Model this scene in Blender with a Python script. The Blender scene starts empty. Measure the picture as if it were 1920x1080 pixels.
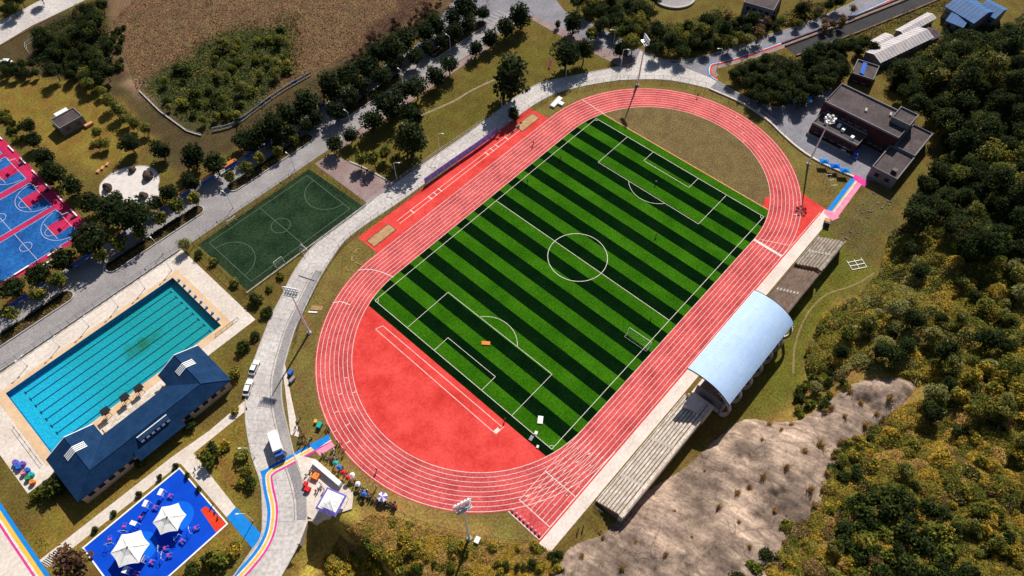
import bpy, bmesh, math, random
import numpy as np
from mathutils import Vector, Matrix
from mathutils.geometry import tessellate_polygon

random.seed(7); RNG = np.random.default_rng(7)
SC = bpy.context.scene
COL = SC.collection
PI = math.pi

# ------------------------------------------------------------ camera, sky, sun, exposure
# World frame: origin at the centre spot, +x along the pitch towards the far goal, +y to the left touchline, metres.
CAM = (-108.446, -71.029, 170.65); HEAD = math.radians(42.144); PITCH = math.radians(55.67); FPX = 1303.93
cam_d = bpy.data.cameras.new('camera'); cam = bpy.data.objects.new('camera', cam_d); COL.objects.link(cam)
cam.location = CAM
cam_d.sensor_width = 36.0; cam_d.lens = FPX / 1920 * 36.0
cam_d.clip_start = 1.0; cam_d.clip_end = 6000
cam.rotation_euler = (PI / 2 - PITCH, 0, HEAD - PI / 2)
SC.camera = cam
SUN_AZ, SUN_EL = math.radians(23), math.radians(42)
world = bpy.data.worlds.new('World'); SC.world = world; world.use_nodes = True
wn = world.node_tree; bgn = wn.nodes['Background']
sky = wn.nodes.new('ShaderNodeTexSky'); sky.sky_type = 'NISHITA'; sky.sun_disc = False
sky.sun_elevation = SUN_EL; sky.sun_rotation = PI / 2 - SUN_AZ
wn.links.new(sky.outputs[0], bgn.inputs[0]); bgn.inputs[1].default_value = 0.05
sd = bpy.data.lights.new('sun', 'SUN'); sun = bpy.data.objects.new('sun', sd); COL.objects.link(sun)
sd.energy = 4.6; sd.angle = math.radians(0.8); sd.color = (1.0, 0.93, 0.82)
sdir = Vector((math.cos(SUN_AZ) * math.cos(SUN_EL), math.sin(SUN_AZ) * math.cos(SUN_EL), math.sin(SUN_EL)))
sun.rotation_euler = sdir.to_track_quat('Z', 'Y').to_euler(); sun.location = sdir * 300
SC.view_settings.view_transform = 'Standard'; SC.view_settings.look = 'None'
SC.view_settings.exposure = 0.34; SC.view_settings.gamma = 1.0
SC.render.engine = 'CYCLES'

# ------------------------------------------------------------ survey helpers (photo measurements -> ground metres)
_F = Vector((math.cos(HEAD) * math.cos(PITCH), math.sin(HEAD) * math.cos(PITCH), -math.sin(PITCH)))
_R = Vector((math.sin(HEAD), -math.cos(HEAD), 0)); _U = _R.cross(_F)
def G(px, py, z=0.0):
    d = _F * FPX + _R * (px - 960) - _U * (py - 540)
    t = (z - CAM[2]) / d.z
    return (CAM[0] + t * d.x, CAM[1] + t * d.y)
def GP(pts, z=0.0): return [G(x, y, z) for x, y in pts]
def smooth_path(p, n=5, closed=False):
    p = [np.array(q, float) for q in p]; out = []; N = len(p)
    rng = range(N) if closed else range(N - 1)
    for i in rng:
        if closed: a, b, c, d = p[i - 1], p[i], p[(i + 1) % N], p[(i + 2) % N]
        else: a, b, c, d = p[max(i - 1, 0)], p[i], p[i + 1], p[min(i + 2, N - 1)]
        for k in range(n):
            t = k / n
            out.append(tuple(0.5 * (2 * b + (c - a) * t + (2 * a - 5 * b + 4 * c - d) * t * t + (3 * b - a - 3 * c + d) * t ** 3)))
    if not closed: out.append(tuple(p[-1]))
    return out

# terrain ---------------------------------------------------------------
HILL = GP([(2050, -30), (1925, 28), (1800, 105), (1715, 165), (1768, 240), (1760, 300), (1705, 375), (1665, 430), (1645, 520), (1570, 565),
           (1528, 640), (1505, 740), (1440, 792), (1400, 797), (1300, 872), (1180, 968), (1072, 1054), (1045, 1115)])
HILL = [(420, -60)] + HILL + [(-95, -110), (-120, -500), (700, -500), (700, -60)]
NH = len(HILL) - 5
WALLP = GP([(525, 1085), (560, 1020), (576, 976), (588, 976), (660, 953)])
DROP = WALLP + [(-93.5, -12.5), (-89.8, -18), (-86, -27), (-82.3, -34), (-76.5, -43), (-74.2, -50), (-73.5, -56), (-95, -95), (-135, -110), (-200, -80), (-150, -20)]
def _inside(P, x, y):
    r = np.zeros(x.shape, bool); n = len(P)
    for i in range(n):
        x0, y0 = P[i]; x1, y1 = P[(i + 1) % n]
        if y0 == y1: continue
        c = ((y0 > y) != (y1 > y)) & (x < (x1 - x0) * (y - y0) / (y1 - y0) + x0)
        r ^= c
    return r
def _dist(P, x, y):
    d = np.full(x.shape, 1e9)
    for (x0, y0), (x1, y1) in zip(P[:-1], P[1:]):
        ux, uy = x1 - x0, y1 - y0; L = ux * ux + uy * uy + 1e-9
        t = np.clip(((x - x0) * ux + (y - y0) * uy) / L, 0, 1)
        d = np.minimum(d, np.hypot(x - x0 - t * ux, y - y0 - t * uy))
    return d
def _hash(i, j, s):
    n = (i * 374761393 + j * 668265263 + s * 974711) & 0x7fffffff
    n = ((n ^ (n >> 13)) * 1274126177) & 0x7fffffff
    return ((n ^ (n >> 16)) & 0xffff) / 65535.0
def vnoise(x, y, s=0):
    i = np.floor(x).astype(np.int64); j = np.floor(y).astype(np.int64); u = x - i; v = y - j
    u = u * u * (3 - 2 * u); v = v * v * (3 - 2 * v)
    return (_hash(i, j, s) * (1 - u) + _hash(i + 1, j, s) * u) * (1 - v) + (_hash(i, j + 1, s) * (1 - u) + _hash(i + 1, j + 1, s) * u) * v
def fbm(x, y, o=4, s=0):
    r = 0; a = 0.5; f = 1.0
    for k in range(o): r = r + a * vnoise(x * f, y * f, s + k * 17); a *= 0.5; f *= 2.03
    return r
def sstep(t): t = np.clip(t, 0, 1); return t * t * (3 - 2 * t)
def terrain(x, y):
    x = np.asarray(x, float); y = np.asarray(y, float)
    h = np.zeros(x.shape)
    ih = _inside(HILL, x, y); d = _dist(HILL[:NH + 2], x, y)
    hh = 34 * (1 - np.exp(-d / 62)) * sstep(d / 5 + 0.25) + (fbm(x / 16, y / 16, 4, 3) - 0.45) * 7 * sstep(d / 14)
    h = np.where(ih, np.maximum(hh, 0), h)
    idp = _inside(DROP, x, y); dd = _dist(DROP[:12], x, y); dw = _dist(WALLP, x, y)
    ramp = 1.2 + 27.0 * sstep((x + 103) / 6.0)
    dz = -(4.6 + 2.6 * sstep((-x - 100) / 6.0)) * sstep(dd / ramp) + (fbm(x / 6, y / 6, 3, 9) - 0.45) * 1.6 * sstep(dd / 8)
    h = np.where(idp & ~ih, dz, h)
    return h
_gx0, _gy0, _gs = -210.0, -260.0, 1.0
_GX, _GY = np.meshgrid(np.arange(_gx0, 330, _gs), np.arange(_gy0, 300, _gs)); _GZ = terrain(_GX, _GY)
def hz(x, y):
    u = min(max((x - _gx0) / _gs, 0), _GZ.shape[1] - 2.001); v = min(max((y - _gy0) / _gs, 0), _GZ.shape[0] - 2.001); i, j = int(u), int(v); u -= i; v -= j
    return (_GZ[j, i] * (1 - u) + _GZ[j, i + 1] * u) * (1 - v) + (_GZ[j + 1, i] * (1 - u) + _GZ[j + 1, i + 1] * u) * v
def T(px, py, up=0.0):
    """ground point seen at a photo position, following the terrain; up = height above ground of what was measured"""
    z = 0.0
    for k in range(40):
        x, y = G(px, py, z + up); zn = float(hz(x, y))
        if abs(zn - z) < 0.02: break
        z = z + 0.6 * (zn - z)
    x, y = G(px, py, z + up)
    return (x, y, z)

# ------------------------------------------------------------ materials
def mat(name, c1, c2=None, s=0.15, fine=2.5, rough=0.85, spec=0.2, metal=0.0, bump=0.0, rnd=0.0, amt=0.35, coord='world', bs=None):
    m = bpy.data.materials.new(name); m.use_nodes = True; nt = m.node_tree; N = nt.nodes; L = nt.links
    b = N['Principled BSDF']; b.inputs['Roughness'].default_value = rough; b.inputs['Metallic'].default_value = metal
    b.inputs['Specular IOR Level'].default_value = spec
    c2 = c2 or tuple(min(1, v * 1.25) for v in c1)
    if coord == 'world':
        g = N.new('ShaderNodeNewGeometry'); vec = g.outputs['Position']
    else:
        g = N.new('ShaderNodeTexCoord'); vec = g.outputs['Object']
    n1 = N.new('ShaderNodeTexNoise'); n1.inputs['Scale'].default_value = s; n1.inputs['Detail'].default_value = 5
    n1.inputs['Roughness'].default_value = 0.65
    n2 = N.new('ShaderNodeTexNoise'); n2.inputs['Scale'].default_value = fine; n2.inputs['Detail'].default_value = 4
    L.new(vec, n1.inputs['Vector']); L.new(vec, n2.inputs['Vector'])
    r = N.new('ShaderNodeMapRange'); r.inputs[1].default_value = 0.33; r.inputs[2].default_value = 0.67
    L.new(n1.outputs[0], r.inputs[0])
    mx = N.new('ShaderNodeMix'); mx.data_type = 'RGBA'; mx.inputs[6].default_value = (*c1, 1); mx.inputs[7].default_value = (*c2, 1)
    fac = r.outputs[0]
    if rnd > 0:
        oi = N.new('ShaderNodeObjectInfo'); ad = N.new('ShaderNodeMath'); ad.operation = 'MULTIPLY_ADD'
        ad.inputs[1].default_value = 1 - rnd
        mu = N.new('ShaderNodeMath'); mu.operation = 'MULTIPLY'; mu.inputs[1].default_value = rnd
        L.new(oi.outputs['Random'], mu.inputs[0]); L.new(r.outputs[0], ad.inputs[0]); L.new(mu.outputs[0], ad.inputs[2]); fac = ad.outputs[0]
    L.new(fac, mx.inputs[0])
    r2 = N.new('ShaderNodeMapRange'); r2.inputs[1].default_value = 0.3; r2.inputs[2].default_value = 0.7
    r2.inputs[3].default_value = 1 - amt; r2.inputs[4].default_value = 1 + amt
    L.new(n2.outputs[0], r2.inputs[0])
    ml = N.new('ShaderNodeMix'); ml.data_type = 'RGBA'; ml.blend_type = 'MULTIPLY'; ml.inputs[0].default_value = 1
    L.new(mx.outputs[2], ml.inputs[6]); L.new(r2.outputs[0], ml.inputs[7]); L.new(ml.outputs[2], b.inputs['Base Color'])
    if bump > 0:
        bp = N.new('ShaderNodeBump'); bp.inputs['Strength'].default_value = bump; bp.inputs['Distance'].default_value = 0.3
        n3 = N.new('ShaderNodeTexNoise'); n3.inputs['Scale'].default_value = bs or fine; n3.inputs['Detail'].default_value = 6
        L.new(vec, n3.inputs['Vector']); L.new(n3.outputs[0], bp.inputs['Height']); L.new(bp.outputs[0], b.inputs['Normal'])
    return m
def dirpx(a, b_, z=0.0):
    p, q = G(*a, z), G(*b_, z); return math.atan2(q[1] - p[1], q[0] - p[0])
def plain(name, c, rough=0.6, metal=0.0, spec=0.3): return mat(name, c, tuple(v * 1.12 for v in c), s=0.8, fine=6, rough=rough, metal=metal, spec=spec, amt=0.1, coord='obj')

MT = {}
MT['concrete'] = mat('concrete', (0.44, 0.405, 0.40), (0.60, 0.56, 0.545), s=0.10, fine=1.1, amt=0.22, bump=0.05)
MT['shade_dimmed_road'] = mat('shade_dimmed_road', (0.17, 0.17, 0.205), (0.27, 0.265, 0.30), s=0.1, fine=1.3, amt=0.18)  # blue-grey stands in for cloud shade on the far roads; joints reuse it
MT['paving'] = mat('paving', (0.24, 0.225, 0.235), (0.34, 0.32, 0.325), s=0.13, fine=1.8, amt=0.22)
MT['pinkpave'] = mat('pink_paving', (0.23, 0.15, 0.15), (0.32, 0.24, 0.235), s=0.2, fine=2.0, amt=0.25)
MT['whitecon'] = mat('pale_concrete', (0.60, 0.52, 0.46), (0.72, 0.65, 0.60), s=0.15, fine=1.2, amt=0.12)
MT['kerb'] = mat('kerb_stone', (0.38, 0.36, 0.34), (0.5, 0.48, 0.46), s=0.6, fine=3, amt=0.15)
MT['apron'] = mat('apron_concrete', (0.64, 0.54, 0.49), (0.78, 0.69, 0.64), s=0.2, fine=1.5, amt=0.12)
MT['red'] = mat('red_rubber', (0.54, 0.034, 0.028), (0.78, 0.085, 0.075), s=0.13, fine=1.4, amt=0.16, rough=0.9, spec=0.1)
MT['redlane'] = mat('red_lane_rubber', (0.42, 0.050, 0.056), (0.68, 0.115, 0.115), s=0.16, fine=1.6, amt=0.30, rough=0.9, spec=0.1)
MT['line'] = mat('white_line_paint', (0.62, 0.54, 0.50), (0.84, 0.78, 0.74), s=0.5, fine=3, amt=0.2)
MT['turf_a'] = mat('bright_turf', (0.018, 0.088, 0.0015), (0.040, 0.150, 0.004), s=0.10, fine=1.8, amt=0.38, rough=0.9, spec=0.02)
MT['turf_b'] = mat('dark_turf', (0.0012, 0.0085, 0.0022), (0.003, 0.015, 0.0035), s=0.15, fine=1.8, amt=0.45, rough=1.0, spec=0.0)
MT['turf_c'] = mat('old_turf', (0.009, 0.024, 0.012), (0.026, 0.052, 0.024), s=0.13, fine=1.3, amt=0.45, rough=0.95, spec=0.05)
MT['oldline'] = plain('faded_line_paint', (0.10, 0.14, 0.10))
MT['sand'] = mat('sand', (0.40, 0.22, 0.11), (0.52, 0.33, 0.18), s=0.8, fine=4, amt=0.3, bump=0.4)
MT['tile_edge'] = mat('brown_edging', (0.16, 0.07, 0.035), (0.22, 0.1, 0.05), s=1, fine=4)
MT['orange_edge'] = mat('orange_edging', (0.55, 0.25, 0.10), (0.62, 0.33, 0.17), s=1, fine=4)
MT['white'] = plain('white_paint', (0.80, 0.80, 0.80), 0.5)
MT['steel'] = plain('galvanised_steel', (0.45, 0.46, 0.48), 0.45, 0.6)
MT['pale_metal'] = plain('pale_painted_steel', (0.80, 0.80, 0.84), 0.45, 0.0, 0.5)
MT['darkmetal'] = plain('dark_metal', (0.035, 0.035, 0.04), 0.5, 0.3)
MT['fence'] = plain('grey_violet_fence_paint', (0.17, 0.17, 0.25), 0.5, 0.2)
MT['violet'] = mat('violet_fabric', (0.30, 0.27, 0.62), (0.42, 0.39, 0.75), s=0.6, fine=3, amt=0.2)
MT['hallroof'] = mat('blue_shingle_roof', (0.007, 0.030, 0.088), (0.014, 0.048, 0.125), s=0.4, fine=5, amt=0.32, rough=0.85, spec=0.08)
MT['fascia'] = plain('white_fascia', (0.75, 0.77, 0.8))
MT['peachwall'] = mat('peach_wall', (0.46, 0.30, 0.20), (0.56, 0.38, 0.26), s=0.4, fine=3, amt=0.15)
MT['peach'] = mat('peach_tile', (0.60, 0.41, 0.25), (0.72, 0.52, 0.34), s=0.3, fine=3, amt=0.15)
MT['navy'] = plain('navy_tile', (0.006, 0.03, 0.09))
MT['blue'] = mat('blue_rubber', (0.0015, 0.055, 0.52), (0.004, 0.075, 0.63), s=0.2, fine=2.5, amt=0.10, rough=0.9, spec=0.1)
MT['ltblue'] = mat('light_blue_rubber', (0.003, 0.12, 0.66), (0.006, 0.15, 0.74), s=0.2, fine=2.5, amt=0.1, rough=0.9, spec=0.1)
MT['orange'] = mat('orange_rubber', (0.62, 0.035, 0.010), (0.72, 0.06, 0.02), s=0.3, fine=3, amt=0.2)
MT['cblue'] = mat('court_blue', (0.003, 0.060, 0.26), (0.016, 0.14, 0.44), s=0.14, fine=1.2, amt=0.32, rough=0.85)
MT['cpink'] = mat('court_pink', (0.38, 0.009, 0.065), (0.58, 0.024, 0.11), s=0.2, fine=2, amt=0.25, rough=0.85)
MT['pblue'] = mat('blue_line_paint', (0.004, 0.19, 0.62), (0.01, 0.24, 0.72), s=0.5, fine=3, amt=0.12)
MT['pyellow'] = mat('yellow_line_paint', (0.72, 0.44, 0.04), (0.8, 0.52, 0.08), s=0.5, fine=3, amt=0.12)
MT['pmagenta'] = mat('magenta_line_paint', (0.62, 0.03, 0.26), (0.72, 0.06, 0.34), s=0.5, fine=3, amt=0.12)
MT['ppink'] = mat('pink_line_paint', (0.70, 0.20, 0.35), (0.8, 0.32, 0.45), s=0.5, fine=3, amt=0.12)
MT['pebble'] = mat('white_pebbles', (0.58, 0.53, 0.52), (0.72, 0.68, 0.66), s=0.5, fine=5, amt=0.15)
MT['boulder'] = mat('dark_boulder', (0.05, 0.032, 0.03), (0.12, 0.075, 0.06), s=0.8, fine=4, amt=0.4, bump=0.6, coord='obj')
MT['greyroof'] = mat('weathered_flat_roof', (0.055, 0.043, 0.047), (0.105, 0.082, 0.085), s=0.18, fine=1.6, amt=0.3)
MT['greywall'] = mat('grey_render', (0.16, 0.155, 0.17), (0.23, 0.22, 0.24), s=0.3, fine=2, amt=0.15)
MT['redwall'] = mat('dark_red_wall_tile', (0.05, 0.016, 0.02), (0.085, 0.028, 0.03), s=0.5, fine=4, amt=0.3)
MT['glass'] = mat('window_glass', (0.02, 0.025, 0.035), (0.03, 0.035, 0.05), rough=0.08, spec=0.8)
MT['whiteroof'] = mat('pale_sheet_roof', (0.42, 0.40, 0.44), (0.58, 0.53, 0.52), s=0.25, fine=2, amt=0.15, rough=0.6)
MT['blueroof'] = mat('blue_sheet_roof', (0.03, 0.11, 0.30), (0.05, 0.17, 0.42), s=0.3, fine=2, amt=0.2, rough=0.6)
MT['terrace'] = mat('weathered_terrace_concrete', (0.44, 0.37, 0.31), (0.70, 0.63, 0.56), s=0.5, fine=2.2, amt=0.3)
MT['oldterrace'] = mat('brown_terrace_concrete', (0.13, 0.085, 0.065), (0.22, 0.16, 0.13), s=0.4, fine=2.2, amt=0.3)
MT['standroof'] = mat('pale_blue_sheet_roof', (0.42, 0.60, 0.90), (0.48, 0.66, 0.94), s=0.15, fine=0.8, amt=0.05, rough=0.6, spec=0.3)
MT['bark'] = mat('bark', (0.06, 0.045, 0.035), (0.11, 0.085, 0.065), s=2, fine=8, coord='obj')
def leafmat(n, a, b, r=0.6):
    m = mat(n, a, b, s=0.35, fine=1.4, rough=0.75, spec=0.12, rnd=r, amt=0.4); N = m.node_tree.nodes; L = m.node_tree.links; p = N['Principled BSDF']
    tr = N.new('ShaderNodeBsdfTranslucent'); mx = N.new('ShaderNodeMixShader'); mx.inputs[0].default_value = 0.4
    L.new(p.inputs['Base Color'].links[0].from_socket, tr.inputs[0]); L.new(p.outputs[0], mx.inputs[1]); L.new(tr.outputs[0], mx.inputs[2]); L.new(mx.outputs[0], N['Material Output'].inputs[0]); return m
def translucent(m, k):
    N = m.node_tree.nodes; L = m.node_tree.links; p = N['Principled BSDF']
    tr = N.new('ShaderNodeBsdfTranslucent'); mx = N.new('ShaderNodeMixShader'); mx.inputs[0].default_value = k
    L.new(p.inputs['Base Color'].links[0].from_socket, tr.inputs[0]); L.new(p.outputs[0], mx.inputs[1]); L.new(tr.outputs[0], mx.inputs[2]); L.new(mx.outputs[0], N['Material Output'].inputs[0])
translucent(MT['violet'], 0.55)
MT['lf_dark'] = leafmat('dark_leaves', (0.014, 0.026, 0.008), (0.036, 0.056, 0.014))
MT['lf_street'] = leafmat('street_tree_leaves', (0.017, 0.030, 0.010), (0.040, 0.058, 0.017))
MT['lf_mid'] = leafmat('mid_green_leaves', (0.030, 0.050, 0.012), (0.070, 0.092, 0.022))
MT['lf_green'] = leafmat('green_leaves', (0.085, 0.120, 0.016), (0.165, 0.19, 0.028))
MT['lf_olive'] = leafmat('olive_leaves', (0.21, 0.195, 0.030), (0.36, 0.30, 0.050))
MT['lf_yellow'] = leafmat('yellow_leaves', (0.42, 0.30, 0.035), (0.60, 0.41, 0.06))
MT['lf_brown'] = leafmat('brown_leaves', (0.15, 0.085, 0.045), (0.24, 0.15, 0.075))
MT['lf_red'] = leafmat('red_brown_twigs', (0.055, 0.022, 0.022), (0.10, 0.045, 0.04))
MT['lf_grey'] = leafmat('grey_green_leaves', (0.24, 0.24, 0.09), (0.36, 0.345, 0.14))
MT['lf_straw'] = leafmat('straw_blades', (0.46, 0.29, 0.09), (0.62, 0.41, 0.15))
MT['skin'] = plain('skin', (0.42, 0.24, 0.16)); MT['hair'] = plain('black_hair', (0.01, 0.008, 0.008))
MT['trouser'] = plain('dark_trousers', (0.015, 0.018, 0.03))
for k, c in dict(red=(0.55, 0.02, 0.03), white=(0.75, 0.75, 0.75), blue=(0.03, 0.12, 0.5), black=(0.02, 0.02, 0.025), yellow=(0.7, 0.42, 0.05),
                 green=(0.03, 0.25, 0.12), purple=(0.14, 0.10, 0.42), pink=(0.7, 0.2, 0.3), grey=(0.25, 0.25, 0.27), teal=(0.02, 0.35, 0.35), orange=(0.7, 0.22, 0.05), maroon=(0.2, 0.02, 0.06)).items():
    MT['c_' + k] = mat(k + '_cloth', c, tuple(v * 1.2 for v in c), s=1, fine=5, amt=0.15, coord='obj')

# ------------------------------------------------------------ mesh helpers
class MB:
    def __init__(s): s.v = []; s.f = []; s.m = []; s.mi = 0
    def add(s, vs, fs):
        o = len(s.v); s.v += [tuple(q) for q in vs]; s.f += [tuple(i + o for i in f) for f in fs]; s.m += [s.mi] * len(fs)
    def box(s, c, d, rz=0.0, bev=0.0):
        hx, hy, hz = d[0] / 2, d[1] / 2, d[2] / 2; cs, sn = math.cos(rz), math.sin(rz)
        P = []
        if bev <= 0: rings = [(-hz, 0), (hz, 0)]
        else: rings = [(-hz, 0), (hz - bev, 0), (hz, bev)]
        for z, b in rings:
            for x, y in ((-hx + b, -hy + b), (hx - b, -hy + b), (hx - b, hy - b), (-hx + b, hy - b)):
                P.append((c[0] + x * cs - y * sn, c[1] + x * sn + y * cs, c[2] + z))
        F = [(3, 2, 1, 0)]; n = len(rings)
        for k in range(n - 1):
            for i in range(4): F.append((4 * k + i, 4 * k + (i + 1) % 4, 4 * k + 4 + (i + 1) % 4, 4 * k + 4 + i))
        F.append(tuple(4 * (n - 1) + i for i in range(4))); s.add(P, F)
    def tube(s, p0, p1, r0, r1=None, n=8, cap=True):
        r1 = r0 if r1 is None else r1
        p0 = Vector(p0); p1 = Vector(p1); d = (p1 - p0)
        if d.length < 1e-6: return
        d.normalize(); a = d.orthogonal().normalized(); b = d.cross(a); P = []
        for p, r in ((p0, r0), (p1, r1)):
            for i in range(n):
                t = 2 * PI * i / n; P.append(p + (a * math.cos(t) + b * math.sin(t)) * r)
        F = [(i, (i + 1) % n, n + (i + 1) % n, n + i) for i in range(n)]
        if cap: F += [tuple(range(n - 1, -1, -1)), tuple(range(n, 2 * n))]
        s.add(P, F)
    def path(s, pts, r, n=6):
        for a, b in zip(pts[:-1], pts[1:]): s.tube(a, b, r, r, n)
    def prism(s, poly, z0, z1, hole=None):
        n = len(poly); A = sum(poly[i][0] * poly[(i + 1) % n][1] - poly[(i + 1) % n][0] * poly[i][1] for i in range(n))
        if A < 0: poly = poly[::-1]
        P = [(x, y, z0) for x, y in poly] + [(x, y, z1) for x, y in poly]
        F = [(i, (i + 1) % n, n + (i + 1) % n, n + i) for i in range(n)]
        tr = tessellate_polygon([[Vector((x, y, 0)) for x, y in poly]])
        for t in tr:
            a, b, c = [poly[k] for k in t]
            if (b[0] - a[0]) * (c[1] - a[1]) - (b[1] - a[1]) * (c[0] - a[0]) < 0: t = t[::-1]
            F.append(tuple(k + n for k in t)); F.append(tuple(t[::-1]))
        s.add(P, F)
    def sheet(s, poly, z):
        for t in tessellate_polygon([[Vector((x, y, 0)) for x, y in poly]]):
            a, b, c = [poly[k] for k in t]
            if (b[0] - a[0]) * (c[1] - a[1]) - (b[1] - a[1]) * (c[0] - a[0]) < 0: t = t[::-1]
            s.add([(poly[k][0], poly[k][1], z) for k in t], [(0, 1, 2)])
    def strip(s, pts, w, z, closed=False, off=0.0):
        """flat band of width w along a 2D path, shifted sideways by off (left +)"""
        p = [Vector((q[0], q[1])) for q in pts]; n = len(p); L = []
        for i in range(n):
            a = p[i - 1] if (i > 0 or closed) else p[i]; b = p[(i + 1) % n] if (i < n - 1 or closed) else p[i]
            d = (b - a).normalized(); nn = Vector((-d.y, d.x)); L.append((p[i] + nn * (off + w / 2), p[i] + nn * (off - w / 2)))
        P = [];
        for a, b in L: P += [(a.x, a.y, z), (b.x, b.y, z)]
        F = [(2 * i, 2 * i + 1, 2 * i + 3, 2 * i + 2) for i in range(n - 1)]
        if closed: F.append((2 * n - 2, 2 * n - 1, 1, 0))
        s.add(P, F)
    def wall(s, pts, w, z0, z1, closed=False):
        """solid band: kerbs, parapets and walls along a 2D path"""
        p = [Vector((q[0], q[1])) for q in pts]; n = len(p); P = []
        for i in range(n):
            a = p[i - 1] if (i > 0 or closed) else p[i]; b = p[(i + 1) % n] if (i < n - 1 or closed) else p[i]
            d1 = (p[i] - a); d2 = (b - p[i]); d = (b - a).normalized(); nn = Vector((-d.y, d.x)); k = 1.0
            if d1.length > 1e-6 and d2.length > 1e-6:
                c = d1.normalized().dot(d2.normalized()); k = 1 / max(0.5, math.sqrt(max(0.0, (1 + c) / 2)))
            l = p[i] + nn * w / 2 * k; r = p[i] - nn * w / 2 * k
            zz0 = z0 if not callable(z0) else z0(i); zz1 = z1 if not callable(z1) else z1(i)
            P += [(l.x, l.y, zz0), (r.x, r.y, zz0), (r.x, r.y, zz1), (l.x, l.y, zz1)]
        F = []
        m = n if closed else n - 1
        for i in range(m):
            a = 4 * i; b = 4 * ((i + 1) % n)
            for k in range(4): F.append((a + k, a + (k + 1) % 4, b + (k + 1) % 4, b + k))
        if not closed: F += [(3, 2, 1, 0), (4 * n - 4, 4 * n - 3, 4 * n - 2, 4 * n - 1)]
        s.add(P, F)
    def mesh(s, name):
        me = bpy.data.meshes.new(name); me.from_pydata(s.v, [], s.f)
        if any(s.m): me.polygons.foreach_set('material_index', s.m)
        me.update(); return me
    def build(s, name, m, parent=None, loc=None, rz=0.0, smooth=False):
        me = s.mesh(name)
        for q in (m if isinstance(m, (list, tuple)) else [m]): me.materials.append(MT[q] if isinstance(q, str) else q)
        if smooth: me.polygons.foreach_set('use_smooth', [True] * len(me.polygons))
        return link(name, me, parent, loc, rz)
def link(name, me, parent=None, loc=None, rz=0.0):
    o = bpy.data.objects.new(name, me); COL.objects.link(o); o.parent = parent
    if loc is not None: o.location = loc
    o.rotation_euler = (0, 0, rz); return o
def tag(o, label, cat, group=None, kind=None):
    o['label'] = label; o['category'] = cat
    if group: o['group'] = group
    if kind: o['kind'] = kind
    return o
def struct(o, label=None, kind='structure'):
    o['kind'] = kind
    if label: o['label'] = label
    return o
def thing(name, label, cat, loc=(0, 0, 0), rz=0.0, group=None):
    o = bpy.data.objects.new(name, None); COL.objects.link(o); o.empty_display_size = 0.5
    o.location = loc; o.rotation_euler = (0, 0, rz); return tag(o, label, cat, group)
def dup(root, loc, rz=0.0, label=None, scale=None, group=None, mats=None):
    r = root.copy(); COL.objects.link(r); r.location = loc; r.rotation_euler = (0, 0, rz)
    if scale is not None: r.scale = scale if not np.isscalar(scale) else (scale,) * 3
    if label: r['label'] = label
    if group: r['group'] = group
    for ch in root.children:
        c = ch.copy(); COL.objects.link(c); c.parent = r
        for g in ch.children:
            d = g.copy(); COL.objects.link(d); d.parent = c
    return r
def slab(name, poly, z, m, label=None):
    b = MB(); b.sheet(poly, z); return struct(b.build(name, m), label)
_T = ['twenty-' + q for q in ('first', 'second', 'third', 'fourth', 'fifth', 'sixth', 'seventh', 'eighth', 'ninth')] + ['thirtieth', 'thirty-first', 'thirty-second', 'thirty-third']
ORD = ['first', 'second', 'third', 'fourth', 'fifth', 'sixth', 'seventh', 'eighth', 'ninth', 'tenth', 'eleventh', 'twelfth', 'thirteenth', 'fourteenth', 'fifteenth', 'sixteenth', 'seventeenth', 'eighteenth', 'nineteenth', 'twentieth'] + _T
def arc(cx, cy, r, a0, a1, n): return [(cx + r * math.cos(a0 + (a1 - a0) * i / n), cy + r * math.sin(a0 + (a1 - a0) * i / n)) for i in range(n + 1)]
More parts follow.
